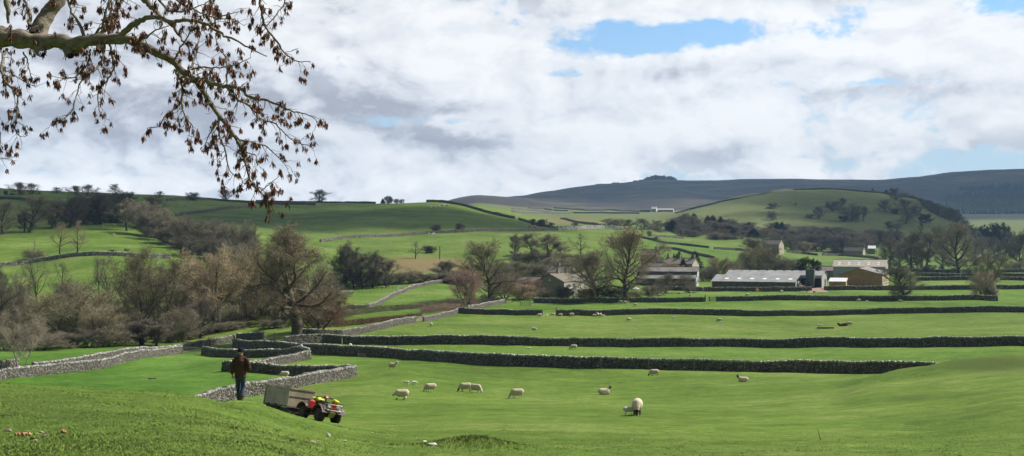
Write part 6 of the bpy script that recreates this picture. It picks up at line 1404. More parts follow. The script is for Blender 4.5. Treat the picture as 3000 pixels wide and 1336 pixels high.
# ---------------------------------------------------------------- quad bike and livestock trailer
M_FEND = mat('muddy_fender', (0.055, 0.038, 0.034), (0.115, 0.085, 0.075), 4, 6, 0.55, 0.3, 20, spec=0.4)
M_REDP = mat('red_plastic', (0.50, 0.028, 0.022), (0.40, 0.022, 0.018), 6, 3, 0.35, spec=0.5)
M_HIVIS = mat('yellow_green_cloth', (0.42, 0.62, 0.03), (0.55, 0.74, 0.07), 5, 4, 0.8, 0.5, 12)
M_YEL = mat('yellow_cloth', (0.66, 0.58, 0.02), (0.74, 0.68, 0.06), 6, 4, 0.7, 0.5, 12)
M_ALU = mat('dull_aluminium', (0.32, 0.275, 0.22), (0.48, 0.425, 0.35), 1.6, 6, 0.6, 0.3, 8, metal=0.15)
M_ALUB = mat('bright_steel_tube', (0.34, 0.33, 0.31), (0.46, 0.45, 0.43), 4, 3, 0.4, metal=0.5)
M_TYRE = mat('muddy_tyre', (0.022, 0.020, 0.018), (0.075, 0.062, 0.050), 5, 5, 0.9, 0.6, 30)
M_ENG = mat('engine_metal', (0.025, 0.025, 0.026), (0.06, 0.055, 0.05), 8, 4, 0.6)
M_SEAT = mat('black_vinyl', (0.02, 0.02, 0.021), (0.032, 0.031, 0.03), 8, 3, 0.6)
M_PANEL = mat('dusty_panel', (0.26, 0.205, 0.150), (0.40, 0.345, 0.27), 1.5, 5, 0.7)
M_LAMPG = mat('lamp_lens', (0.62, 0.62, 0.60), (0.72, 0.72, 0.70), 8, 2, 0.15, spec=0.6)
def ground_frame(x, y, hd, span=0.9):
    f = Vector((hd[0], hd[1], 0)).normalized(); l = Vector((-f.y, f.x, 0))
    zf = (G(x + f.x*span, y + f.y*span) - G(x - f.x*span, y - f.y*span))/(2*span); zl = (G(x + l.x*0.7, y + l.y*0.7) - G(x - l.x*0.7, y - l.y*0.7))/1.4
    X = (f + Vector((0, 0, zf))).normalized(); Y = (l + Vector((0, 0, zl - 0.015))); Y = (Y - X*Y.dot(X)).normalized(); Z = X.cross(Y)
    return Matrix((X, Y, Z)).transposed()
def wheel(parent, c, rr, w, name='wheel'):
    o = MB(); x, y, z = c
    o.tube([(x, y - w/2, z), (x, y - w*0.36, z), (x, y + w*0.36, z), (x, y + w/2, z)], [rr*0.80, rr, rr, rr*0.80], 20)
    for k in range(18):
        a = 2*math.pi*k/18; o.box((x + rr*math.cos(a), y + (0.02 if k % 2 else -0.02), z + rr*math.sin(a)), (0.035, w*0.72, 0.03), (0, -a, 0))
    t = o.ob(name, [M_TYRE], parent, None, False)
    q = MB()
    for s in (-1, 1): q.tube([(x, y + s*(w/2 - 0.03), z), (x, y + s*(w/2 + 0.004), z)], [rr*0.55, rr*0.50], 14); q.tube([(x, y + s*(w/2), z), (x, y + s*(w/2 + 0.03), z)], 0.05, 8)
    q.ob('rim', [M_ENG], t); return t
HD = (0.656, -0.755)
def quad():
    fx, fy = wx(752, 55.0), 55.0
    cx, cy = fx + HD[0]*1.62, fy + HD[1]*1.62
    r = empty('quad_bike', (cx, cy, G(cx, cy)), 0, 'muddy red and black quad bike with cargo on both racks', 'quad bike')
    r.rotation_euler = ground_frame(cx, cy, HD).to_euler(); r.location.z -= 0.03
    for x in (-0.63, 0.63):
        for s in (-1, 1): wheel(r, (x, s*0.42, 0.29), 0.29, 0.24)
    b = MB(); b.box((0.0, 0, 0.47), (1.25, 0.34, 0.26)); b.box((0.05, 0, 0.40), (0.6, 0.44, 0.3)); b.tube([(-0.63, -0.4, 0.29), (-0.63, 0.4, 0.29)], 0.04, 8); b.tube([(0.63, -0.4, 0.29), (0.63, 0.4, 0.29)], 0.04, 8); b.tube([(-0.3, 0.25, 0.45), (-0.9, 0.22, 0.55)], 0.06, 8)
    b.box((0.0, 0.38, 0.26), (0.6, 0.2, 0.04)); b.box((0.0, -0.38, 0.26), (0.6, 0.2, 0.04)); b.ob('engine_frame', [M_ENG], r)
    # arched mudguards
    for x in (-0.63, 0.63):
        for s in (-1, 1):
            m = MB(); n = 9; vs = []; R0 = 0.40
            for k in range(n):
                a = math.radians(12 + (165 - 12)*k/(n-1)) if x < 0 else math.radians(15 + (168 - 15)*k/(n-1))
                for yy in (0.20, 0.60):
                    for dr in (0, 0.028): vs.append((x + (R0 + dr)*math.cos(a)*1.05, s*yy, 0.33 + (R0 + dr)*math.sin(a)))
            fs = []
            for k in range(n-1):
                o = k*4; p_ = o + 4; fs += [(o, p_, p_+2, o+2), (o+1, o+3, p_+3, p_+1), (o, o+1, p_+1, p_), (o+2, p_+2, p_+3, o+3)]
            fs += [(0, 2, 3, 1), ((n-1)*4, (n-1)*4+1, (n-1)*4+3, (n-1)*4+2)]
            m.add(vs, fs); m.ob('mudguard', [M_FEND], r, None, False)
    c = MB(); c.box((0.62, 0, 0.74), (0.62, 0.52, 0.16), taper=0.8); c.box((0.28, 0, 0.76), (0.36, 0.30, 0.18), taper=0.7); c.ob('front_cowl', [M_FEND], r)
    c = MB(); c.box((-0.62, 0, 0.72), (0.66, 0.60, 0.10)); c.ob('rear_cowl', [M_FEND], r)
    c = MB(); c.tube([(0.22, 0, 0.80), (-0.02, 0, 0.80), (-0.35, 0, 0.80), (-0.58, 0, 0.83)], [0.09, 0.13, 0.15, 0.12], 10); c.ob('seat', [M_SEAT], r)
    c = MB(); c.box((0.30, 0.23, 0.66), (0.44, 0.05, 0.22), (0, 0.25, 0)); c.box((0.30, -0.23, 0.66), (0.44, 0.05, 0.22), (0, 0.25, 0)); c.box((0.78, 0, 0.845), (0.28, 0.42, 0.05)); c.ob('red_side_panel', [M_REDP], r)
    c = MB(); c.tube([(0.36, 0, 0.8), (0.22, 0, 1.04)], 0.035, 8); c.tube([(0.14, -0.40, 1.06), (0.20, -0.2, 1.08), (0.23, 0, 1.05), (0.20, 0.2, 1.08), (0.14, 0.40, 1.06)], 0.018, 8)
    for s in (-1, 1): c.tube([(0.15, s*0.28, 1.07), (0.13, s*0.42, 1.06)], 0.026, 8); c.tube([(0.22, s*0.24, 1.08), (0.22, s*0.40, 1.07)], 0.008, 6)
    hb = c.ob('handlebar', [M_SEAT], r)
    c = MB(); c.ell((0.26, 0, 1.09), (0.10, 0.13, 0.085), None, 14, 9); c.ob('instrument_pod', [M_REDP], hb); c = MB(); c.ell((0.33, -0.02, 1.075), (0.045, 0.075, 0.05)); c.ob('pod_lamp', [M_LAMPG], hb)
    for x0, x1, nm in ((0.52, 1.02, 'front_rack'), (-1.02, -0.45, 'rear_rack')):
        c = MB(); z = 0.88 if x0 > 0 else 0.84
        for s in (-1, 1): c.tube([(x0, s*0.40, z), (x1, s*0.40, z)], 0.014, 6); c.tube([(x0 + .1, s*0.36, z), (x0 + .12, s*0.28, z - 0.14)], 0.012, 6); c.tube([(x1 - .1, s*0.36, z), (x1 - .12, s*0.28, z - 0.14)], 0.012, 6)
        for k in range(5): xx = x0 + (x1 - x0)*k/4; c.tube([(xx, -0.40, z), (xx, 0.40, z)], 0.012, 6)
        c.ob(nm, [M_ENG], r)
    c = MB()
    for z, wd in ((0.80, 0.40), (0.56, 0.38)): c.tube([(0.86, -wd, z), (1.06, -wd*0.92, z), (1.10, 0, z), (1.06, wd*0.92, z), (0.86, wd, z)], 0.021, 8)
    for s in (-1, 1): c.tube([(1.08, s*0.20, 0.56), (1.08, s*0.20, 0.80)], 0.018, 8); c.tube([(1.055, s*0.36, 0.56), (1.055, s*0.36, 0.80)], 0.018, 8); c.tube([(0.75, s*0.2, 0.42), (1.07, s*0.2, 0.56)], 0.02, 8)
    c.ob('bull_bar', [M_ALUB], r)
    for s in (-1, 1):
        c = MB(); c.ell((0.955, s*0.24, 0.70), (0.05, 0.095, 0.075)); c.ob('headlight', [M_LAMPG], r)
    c = MB(); c.box((0.95, 0, 0.70), (0.06, 0.26, 0.13)); c.ob('grille', [M_REDP], r)
    c = MB(); c.slab((1.02, -0.16, 0.50), (1.02, 0.16, 0.50), (0.80, 0.14, 0.26), (0.80, -0.14, 0.26), 0.02); c.ob('skid_plate', [M_PANEL], r)
    M = r.rotation_euler.to_matrix()
    def cargo(nm, label, cat, c, parts, m, vox=0.02):
        k = MB()
        for a in parts: k.ell(*a)
        me = remesh(k, vox, 2); me.materials.append(m); o = ob(nm, me, None, r.location + M @ Vector(c)); o.rotation_euler = r.rotation_euler; props(o, label, cat)
    cargo('work_jacket', 'crumpled yellow-green jacket lying over the quad seat', 'jacket', (-0.36, -0.02, 0.97), [((0, 0, 0), (0.30, 0.26, 0.055), (0, 0.1, 0.2)), ((-0.16, 0.12, 0.035), (0.16, 0.10, 0.06), (0.2, 0, 0.5)), ((0.14, -0.10, 0.03), (0.18, 0.11, 0.055), (0, -0.2, -0.4)), ((0.02, 0.20, -0.02), (0.20, 0.08, 0.05), (0.4, 0, 0.1)), ((0.26, -0.16, -0.03), (0.10, 0.08, 0.09), (0, 0.5, 0))], M_HIVIS)
    cargo('feed_bag', 'bright yellow bag on the quad front rack', 'bag', (0.80, 0.14, 0.955), [((0, 0, 0), (0.20, 0.17, 0.075), (0, 0, 0.3)), ((0.09, -0.07, 0.03), (0.11, 0.09, 0.07), (0, 0.2, 0)), ((-0.13, 0.04, 0.0), (0.10, 0.10, 0.055), None)], M_YEL)
    k = MB(); k.box((0, 0, 0.12), (0.18, 0.30, 0.34), taper=0.9); k.tube([(0, 0.06, 0.28), (0, 0.06, 0.34)], 0.03, 8); k.tube([(0, -0.1, 0.28), (0, -0.08, 0.33), (0, 0.0, 0.33), (0, 0.02, 0.28)], 0.018, 6)
    me = remesh(k, 0.016, 2); me.materials.append(M_REDP); o = ob('fuel_can', me, None, r.location + M @ Vector((-0.13, -0.42, 0.56))); o.rotation_euler = r.rotation_euler; props(o, 'red fuel can wedged between the quad mudguards', 'fuel can')
quad()
def trailer():
    fx, fy = wx(752, 55.0), 55.0; cx, cy = fx - HD[0]*1.05, fy - HD[1]*1.05
    r = empty('stock_trailer', (cx, cy, G(cx, cy)), 0, 'grey aluminium livestock trailer hitched behind the quad bike', 'trailer')
    r.rotation_euler = ground_frame(cx, cy, HD).to_euler()
    L, Wd, z0, z1 = 2.15, 1.30, 0.38, 1.18
    c = MB(); c.box((0, 0, z0), (L, Wd, 0.07)); c.ob('floor', [M_DBOARD], r)
    for s, nm in ((-1, 'side_panel'), (1, 'side_panel')):
        c = MB(); c.box((0, s*(Wd/2 - 0.02), (z0 + z1)/2 + .02), (L - 0.02, 0.03, z1 - z0 - 0.02))
        for zz in (z0 + 0.29, z0 + 0.58): c.box((0, s*(Wd/2 + 0.004), zz), (L - 0.04, 0.026, 0.035))
        for xx in (-L/2 + 0.03, L/2 - 0.03): c.box((xx, s*(Wd/2 + 0.006), (z0 + z1)/2 + 0.02), (0.055, 0.05, z1 - z0 + 0.04))
        c.box((0, s*(Wd/2 + 0.006), z1 + 0.02), (L + 0.02, 0.055, 0.06)); c.ob(nm, [M_ALU], r)
    c = MB(); c.box((L/2 - 0.02, 0, z0 + 0.24), (0.03, Wd - 0.08, 0.44)); c.box((L/2 - 0.02, 0, z0 + 0.64), (0.03, Wd - 0.08, 0.26)); c.box((L/2, 0, z1 + 0.02), (0.06, Wd, 0.06)); c.box((L/2, 0, z0 + 0.485), (0.05, Wd - 0.06, 0.04)); c.box((L/2 + 0.002, 0, z0 + 0.79), (0.05, Wd - 0.06, 0.04)); c.ob('front_panel', [M_PANEL], r)
    c = MB(); c.box((-L/2 + 0.02, 0, (z0 + z1)/2), (0.03, Wd - 0.08, z1 - z0)); c.tube([(-L/2 - .02, -0.4, z0 + .05), (-L/2 - .10, -0.4, z0 + 0.1), (-L/2 - .12, -0.4, z0 - 0.15), (-L/2 - .03, -0.4, z0 - 0.2)], 0.03, 6); t = c.ob('tailgate', [M_ALU], r)
    for x in (-0.62, -0.02):
        for s in (-1, 1): wheel(r, (x, s*0.56, 0.25), 0.25, 0.18)
    for s in (-1, 1):
        c = MB(); c.box((-0.32, s*0.56, 0.535 - 0.16 + .14), (1.35, 0.2, 0.02)); c.ob('mudguard', [M_ALU], r)
    c = MB(); c.tube([(L/2 - 0.2, 0.3, z0 - .08), (L/2 + 0.35, 0.0, z0 - .05), (L/2 + 0.62, 0, z0 - 0.02)], 0.035, 8); c.tube([(L/2 - 0.2, -0.3, z0 - .08), (L/2 + 0.35, 0.0, z0 - .05)], 0.035, 8); c.tube([(L/2 + .3, 0.1, 0.1), (L/2 + .3, 0.1, 0.7)], 0.025, 8); c.ob('drawbar', [M_ENG], r)
    c = MB(); c.box((L/2 - 0.45, 0, z0 - 0.16), (0.8, Wd - 0.1, 0.22)); c.ob('chassis', [M_ENG], r)
trailer()
# ---------------------------------------------------------------- the ash tree overhead, brown keys still hanging
def ash():
    rg = np.random.default_rng(11); D0 = 11.0
    def P3(cx, cy, dep=0.0):
        X, Y = cx/2.0, cy/2.0; d = D0 + dep; return np.array([wx(X, d), d, zat(Y, d)])
    tx = wx(-520, 12.0); tz = G(tx, 12.0)
    root = empty('ash_tree', (tx, 12.0, tz), 0, 'old ash tree reaching a bare bough with brown seed bunches overhead', 'tree')
    off = np.array([tx, 12.0, tz])
    u = 0.5/F*D0                                                    # metres per trace unit
    def smooth(pts, rad, n):
        pts = np.array(pts); s = np.concatenate([[0], np.cumsum(np.linalg.norm(np.diff(pts, axis=0), axis=1))]); t = np.linspace(0, s[-1], n)
        q = np.stack([pchip(s, pts[:, k], t) for k in range(3)], 1); return q, np.interp(t, s, rad)
    big, brs = [], []
    # trunk and limbs outside the picture carry the bough
    big.append(smooth([(tx, 12, tz - .4), (tx + .05, 12, tz + 1.2), (tx + .1, 11.9, tz + 3.2), (tx - .1, 12, tz + 6.0), (tx + .3, 12.2, tz + 9.5)], [0.75, 0.55, 0.48, 0.38, 0.15], 16))
    j0 = np.array([tx + .1, 11.9, tz + 3.3])
    # (trace points x, y, depth), radii in trace units
    main = [(-260, 150, .6), (-120, 172, .3), (0, 185, 0), (100, 195, 0), (200, 212, 0), (290, 205, 0), (380, 226, -.05), (440, 205, -.1), (520, 198, -.1), (620, 196, -.15), (700, 220, -.2), (800, 272, -.3), (870, 305, -.3), (910, 352, -.35), (980, 402, -.4), (1020, 455, -.4), (1060, 520, -.45), (1100, 580, -.5), (1150, 642, -.5), (1190, 702, -.5), (1215, 760, -.5), (1240, 840, -.55), (1262, 920, -.55), (1310, 965, -.5), (1350, 1010, -.5), (1378, 1060, -.5), (1388, 1078, -.5)]
    mr = [62, 56, 52, 46, 43, 36, 38, 31, 27, 24, 22, 19.5, 18.5, 17, 13.5, 12.5, 11, 9.5, 8.3, 7, 6, 5, 4.4, 3.8, 3.1, 2.3, 1.6]
    q, rr = smooth([j0] + [P3(*p) for p in main], [0.26] + [r*u for r in mr], 120)
    rr = rr*(1 + 0.10*np.sin(np.arange(120)*1.7) * (rr > 0.03) + rg.normal(0, 0.05, 120)*(rr > 0.03)); big.append((q, rr)); MAIN = (q, rr)
    # knots and stubs
    for cx, cy, r_, dx, dy in ((345, 235, 30, 10, 45), (500, 215, 22, 20, 25), (200, 250, 28, 12, 20), (905, 375, 14, 0, 22)):
        a = P3(cx, cy); b = P3(cx + dx, cy + dy, -.1); big.append(smooth([a, (a + b)/2, b], [r_*u*1.1, r_*u, r_*u*0.6], 6))
    specs = [([(185, 190, .1), (205, 130, .2), (235, 75, .25), (300, 0, .3), (350, -90, .4), (380, -220, .6)], [46, 42, 38, 34, 28, 16]),
             ([(610, 196, -.1), (640, 150, -.2), (680, 118, -.25), (745, 92, -.3), (800, 85, -.35), (850, 112, -.4), (930, 96, -.4), (1000, 110, -.4), (1060, 130, -.5), (1110, 170, -.5), (1180, 200, -.5), (1270, 250, -.5), (1345, 285, -.5)], [17, 15, 14, 12, 11, 10, 9, 8, 7, 6, 5, 3.5, 2]),
             ([(640, -120, .3), (690, -40, .2), (725, 0, .2), (770, 42, .1), (815, 92, 0), (880, 140, -.1), (905, 190, -.1), (950, 240, -.2), (955, 310, -.2)], [20, 18, 15, 13, 11, 8, 6, 4, 2.5]),
             ([(930, 385, -.35), (965, 408, -.5), (1010, 400, -.6), (1070, 420, -.7), (1140, 436, -.75), (1200, 440, -.8), (1260, 490, -.8), (1320, 500, -.8), (1390, 520, -.85), (1450, 552, -.9), (1520, 570, -.9), (1575, 592, -.9), (1605, 630, -.9)], [11, 12, 11, 10, 9.5, 8, 7, 6, 5, 4, 3, 2.2, 1.3]),
             ([(1140, 436, -.75), (1180, 490, -.8), (1260, 535, -.6), (1310, 600, -.5), (1385, 620, -.4), (1420, 660, -.4), (1500, 720, -.4), (1570, 735, -.4)], [7, 6.5, 5.5, 4.5, 3.8, 3, 2.2, 1.3]),
             ([(1290, -140, .4), (1310, 0, .3), (1320, 80, .3), (1335, 135, .3), (1390, 200, .2), (1440, 270, .2), (1500, 308, .2), (1560, 312, .2)], [9, 7.5, 6.5, 6, 5, 4, 3, 1.8]), ([(1475, -90, .5), (1440, 0, .5), (1400, 60, .4), (1335, 135, .3)], [4.5, 4, 3.5, 3]),
             ([(500, 215, -.1), (522, 280, -.3), (485, 350, -.4), (430, 382, -.5), (392, 450, -.5), (372, 530, -.6), (332, 590, -.6), (262, 622, -.6)], [7, 6, 5, 4, 3.2, 2.6, 2, 1.2]), ([(550, 225, 0), (572, 330, .2), (542, 400, .3), (492, 480, .3), (502, 560, .3), (545, 605, .3)], [6, 5, 4, 3.2, 2.4, 1.4]), ([(455, 250, 0), (440, 320, .2), (345, 395, .3), (262, 385, .3)], [5, 4, 2.8, 1.4]),
             ([(910, 395, -.35), (916, 480, -.2), (888, 540, -.1), (832, 580, -.1), (792, 640, 0), (755, 645, 0)], [7, 5.5, 4, 3, 2.2, 1.2]), ([(916, 480, -.2), (930, 580, -.3), (968, 640, -.3), (976, 690, -.3), (945, 680, -.3)], [5, 3.8, 2.6, 1.8, 1.1]),
             ([(35, 245, -.1), (10, 330, -.3), (20, 400, -.4), (80, 470, -.4), (85, 560, -.5), (75, 650, -.5), (112, 690, -.5), (142, 680, -.5)], [8, 7, 6, 5, 4, 3, 2, 1.2]), ([(118, 262, 0), (140, 315, .1), (156, 382, .1)], [4.5, 3.5, 2]), ([(20, 345, -.3), (90, 390, -.2), (180, 440, -.2)], [3.4, 2.4, 1.2]), ([(-40, 700, -.3), (0, 800, -.3), (60, 795, -.3)], [3, 2, 1.2]), ([(-60, 500, -.4), (-10, 600, -.4), (5, 740, -.4)], [4, 3, 1.5]),
             ([(1100, 590, -.5), (1102, 680, -.6), (1130, 745, -.7), (1152, 850, -.7), (1205, 905, -.7)], [6, 5, 4, 2.8, 1.4]), ([(1155, 680, -.5), (1250, 715, -.3), (1330, 730, -.2), (1392, 782, -.2), (1450, 850, -.2)], [5.5, 4.5, 3.6, 2.4, 1.2]), ([(1105, 592, -.5), (1052, 680, -.3), (1032, 745, -.3)], [4.5, 3.2, 1.5]), ([(1235, 765, -.5), (1290, 790, -.6), (1288, 850, -.6)], [3, 2.2, 1.2]), ([(1312, 965, -.5), (1350, 930, -.6), (1402, 888, -.6)], [3, 2.2, 1.2]), ([(1250, 900, -.55), (1240, 960, -.5)], [2.5, 1.2]), ([(1350, 1010, -.5), (1390, 1045, -.5)], [3, 1.4]),
             ([(965, 350, -.4), (1000, 338, -.6), (1085, 340, -.7), (1200, 320, -.7), (1262, 290, -.7)], [5, 4.2, 3.4, 2.4, 1.3]), ([(960, 340, -.4), (990, 262, -.2), (1003, 190, -.1), (1022, 130, 0)], [5, 4, 3, 1.6]), ([(1140, 430, -.7), (1140, 300, -.5), (1092, 220, -.4), (1082, 165, -.4)], [5, 4, 3, 1.6]), ([(880, 300, -.3), (920, 222, -.5), (962, 150, -.5), (1005, 95, -.5)], [5, 4, 3, 1.8]), ([(1060, 130, -.5), (1120, 80, -.6), (1200, 60, -.6)], [4, 3, 1.5]),
             ([(420, 205, 0), (402, 120, .1), (362, 60, .1), (325, -60, .2)], [10, 8, 6, 4]), ([(500, 195, 0), (540, 105, .2), (592, 50, .2), (650, -60, .3)], [11, 9, 7, 5]), ([(460, 190, 0), (512, 130, -.2), (532, 60, -.3), (562, -50, -.3)], [8, 6, 5, 4]), ([(690, 205, -.2), (732, 190, -.4), (782, 150, -.4), (852, 130, -.5)], [6, 5, 3.5, 2]), ([(15, -60, .1), (40, 60, 0), (46, 112, 0)], [18, 12, 6]), ([(150, 130, .1), (150, 60, .2), (120, 0, .3), (90, -80, .4)], [10, 8, 6, 5]), ([(540, -80, 0), (560, 20, 0), (545, 90, 0)], [7, 5, 2]), ([(620, -60, .2), (600, 30, .2), (640, 90, .2)], [6, 4, 2]),
             ([(760, -80, -.3), (800, 0, -.3), (880, 60, -.3), (980, 40, -.3), (1060, 0, -.3)], [7, 6, 4.5, 3, 2]), ([(1100, -100, .2), (1080, 0, .2), (1040, 70, .1), (960, 90, .1)], [5, 4, 3, 1.6]), ([(840, -60, .4), (900, 10, .4), (1000, 60, .4), (1090, 90, .4), (1180, 100, .4), (1230, 130, .4)], [6, 5, 4, 3, 2.2, 1.3])]
    for pts, rad in specs:
        n = max(8, len(pts)*4); a, b = smooth([P3(*p) for p in pts], [r*u for r in rad], n)
        w = rg.normal(0, 1, (n, 3))*np.minimum(b*0.5, 0.006)[:, None]; w[0] = 0; a = a + w
        (big if rad[0] > 16 else brs).append((a, b))
    twg, ends = [], []
    hosts = brs + [(MAIN[0][42:], MAIN[1][42:])]
    def shoot(p, d, L, r, n=6, droop=0.0, lift=0.0):
        pts = [p]; d = unit(d)
        for k in range(n):
            d = unit(d + rg.normal(0, 0.16, 3) + np.array([0, 0, -droop if k < n*0.6 else lift])); pts.append(pts[-1] + d*L/n)
        return np.array(pts), np.linspace(r, r*0.45, n + 1)
    for a, b in hosts:
        L = np.linalg.norm(np.diff(a, axis=0), axis=1); s = np.concatenate([[0], np.cumsum(L)]); n = int(s[-1]/0.040)
        for k in range(n):
            t = s[-1]*(0.10 + 0.90*(k + rg.uniform())/n); p = np.array([np.interp(t, s, a[:, q_]) for q_ in range(3)]); i = min(np.searchsorted(s, t), len(a) - 1)
            tg = unit(a[i] - a[i-1]); e = unit(np.cross(tg, rg.normal(0, 1, 3))); e[1] *= 0.6
            Lt = rg.uniform(0.05, 0.15)
            tw = shoot(p, tg*0.45 + e, Lt, min(0.0042, max(0.0022, b[i]*0.5)), 6, 0.14, 0.20); twg.append(tw)
            ends.append((tw[0][-1], 1.0))
            if rg.uniform() < 0.55:
                m = rg.integers(2, 5); tw2 = shoot(tw[0][m], unit(tw[0][m+1] - tw[0][m]) + rg.normal(0, 0.7, 3), Lt*rg.uniform(0.4, 0.8), 0.0024, 5, 0.1, 0.15); twg.append(tw2); ends.append((tw2[0][-1], 1.0))
    V, Fq, n0 = tubes_np(big, 14); m, nt, b = newmat('ash_bark', 0.95, 0.1)
    g = nt.node('ShaderNodeNewGeometry').outputs['Position']
    st = nt.vmath('MULTIPLY', g, (5.0, 14.0, 14.0)); nz = nt.noise(st, 1.6, 8, 0.7)
    c = nt.ramp(nz, [(0.3, (0.095, 0.080, 0.060)), (0.5, (0.23, 0.20, 0.155)), (0.7, (0.38, 0.335, 0.27))]); c = nt.mix(nt.math('MULTIPLY', nt.rng(nt.noise(g, 3.2, 5), 0.5, 0.66), 0.55), c, (0.16, 0.145, 0.060))
    nt.put(b.inputs['Base Color'], c); bn = nt.node('ShaderNodeBump'); bn.inputs['Strength'].default_value = 1.0; bn.inputs['Distance'].default_value = 0.025; nt.put(bn.inputs['Height'], nz); nt.put(b.inputs['Normal'], bn.outputs[0])
    ob('trunk', np_mesh('trunk', np.concatenate(V) - off, Fq, [m], True), root)
    V, Fq, n1 = tubes_np(brs, 7); ob('branches', np_mesh('branches', np.concatenate(V) - off, Fq, [m], True), root)
    tm = mat('ash_twigs', (0.12, 0.10, 0.075), (0.24, 0.21, 0.165), 6, 4, 0.85)
    V, Fq, n2 = tubes_np(twg, 4); ob('twigs', np_mesh('twigs', np.concatenate(V) - off, Fq, [tm]), root)
    # bunches of dry brown keys
    Vs, b_ = [], 0
    gaps = [(300, 300), (700, 600), (250, 700)]
    for p, k in ends:
        if rg.uniform() > 0.86: continue
        nk = rg.integers(14, 28); sz = rg.uniform(0.7, 1.3)
        for i in range(nk):
            d = unit(np.array([rg.normal(0, 0.13), rg.normal(0, 0.13), -1.0])); L = rg.uniform(0.028, 0.050)*sz; w = rg.uniform(0.0034, 0.0058)*sz
            e = unit(np.cross(d, rg.normal(0, 1, 3))); f = np.cross(d, e); q = p + rg.normal(0, 0.0075, 3)*sz + np.array([0, 0, -0.003 - rg.uniform(0, 0.022)]); cv = f*rg.normal(0, 0.007)
            Vs += [q, q + d*L*0.45 + e*w + cv, q + d*L + cv*2, q + d*L*0.45 - e*w + cv + f*0.003]
    V = np.array(Vs) - off
    m, nt, b = newmat('dry_keys', 0.85, 0.15); ri = nt.node('ShaderNodeNewGeometry').outputs['Random Per Island']
    nt.put(b.inputs['Base Color'], nt.ramp(ri, [(0.0, (0.085, 0.034, 0.022)), (0.5, (0.175, 0.075, 0.048)), (0.85, (0.28, 0.135, 0.09)), (1.0, (0.40, 0.24, 0.18))]))
    ob('crown', np_mesh('crown', V, [np.arange(len(V)).reshape(-1, 4)], [m]), root)
ash()
# ---------------------------------------------------------------- gates, posts and small things
def gate(label, Xa, da, Xb, db, h=1.15, m=None, bars=5, posts=True, name='field_gate', brace=True):
    m = m or M_WOOD; a, b = pos(Xa, da), pos(Xb, db); L = (b - a).length; d = (b - a).normalized()
    r = empty(name, a, 0, label, 'gate')
    q = MB()
    for k in range(bars):
        z = Vector((0, 0, 0.2 + (h - 0.25)*k/(bars - 1))); q.tube([d*0.14 + z, d*(L - 0.14) + z], 0.05 if k in (0, bars-1) else 0.042, 5)
    for s in (0.14, L - 0.14): q.tube([d*s + Vector((0, 0, 0.12)), d*s + Vector((0, 0, h + 0.02))], 0.055, 5)
    if brace: q.tube([d*0.14 + Vector((0, 0.03, 0.2)), d*(L*0.9) + Vector((0, 0.03, h - 0.06))], 0.035, 5)
    q.ob('gate_leaf', [m], r)
    if posts:
        for s in (0, L): q = MB(); q.box(d*s + Vector((0, 0, 0.55)), (0.17, 0.17, 1.7)); q.ob('gate_post', [m], r)
    return r
def post(label, X, d, h, lean=(0, 0), w=0.06, m=None, name='fence_post', cat='post', group=None, off=0.0):
    p = pos(X, d - off); q = MB(); q.tube([(0, 0, -0.3), (lean[0]*h*.5, lean[1]*h*.5, h*.5), (lean[0]*h, lean[1]*h, h)], [w, w*0.95, w*0.85], 6)
    o = q.ob(name, [m or M_WOOD], None, p); return props(o, label, cat, group)
gate('pale wooden field gate between sunlit wall sections', 1045, 256, 1063, 261.5, 1.25, M_WOOD)
gate('dark open field gate between garden walls', 1784, 345, 1803, 344.5, 1.25, M_WOODD)
gate('pale hurdle gate at the top of the sunlit lane wall', 1270, 346.5, 1289, 348, 1.2, M_WOOD)
gate('weathered gate in the short wall beside the oak', 664, 221.5, 690, 216, 1.2, M_WOOD)
gate('grey wire gate in the corner of the river field', 457, 199, 509, 195.5, 1.1, M_WOOD, 4, True, 'field_gate', False)
gate('pale timber rail fence slanting above the river field', 526, 224, 591, 211, 0.9, M_WOOD, 3, True, 'rail_fence', False)
gate('low pole rail along the lane below the far field', 862, 309, 896, 304, 0.6, M_WOOD, 2, True, 'rail_fence', False)
gate('garden gate between the house garden walls', 1470, 346.5, 1492, 347, 1.1, M_WOODD)
gate('white hurdle standing at the far field edge', 996, 392, 1011, 392, 1.6, M_WHITE, 5, True, 'hurdle')
# a white-posted dark hurdle in the home field
p = pos(1308.5, 330); L = wx(1335, 330) - wx(1308.5, 330); r_ = empty('sheep_hurdle', p, 0, 'dark hurdle held between two white posts below the farmhouse', 'hurdle')
q = MB()
for k in range(5): q.tube([(0.1, 0, 0.3 + k*0.22), (L - 0.1, 0, 0.3 + k*0.22)], 0.03, 5)
for k in range(6): q.tube([(0.2 + k*(L - 0.4)/5, 0, 0.2), (0.2 + k*(L - 0.4)/5, 0, 1.25)], 0.025, 5)
q.ob('hurdle_panel', [M_WOODD], r_)
for x_ in (0, L): q = MB(); q.box((x_, 0, 0.55), (0.20, 0.2, 1.9)); q.box((x_, 0.0, 1.25), (0.42, 0.22, 0.35), taper=0.7); q.ob('post', [M_WHITE], r_)
post('tall dark post at the end of the wavy wall', 1399, 289.6, 2.0, w=0.10, m=M_WOODD); post('dark gatepost at the end of the maple wall', 1774.5, 344.8, 2.0, w=0.12, m=M_WOODD)
post('weathered upright post between the two long walls', 860, 200.5, 1.75, w=0.10)
post('pale stake leaning on the end of the short sunlit wall', 782, 163.5, 1.5, (-0.18, 0), 0.06)
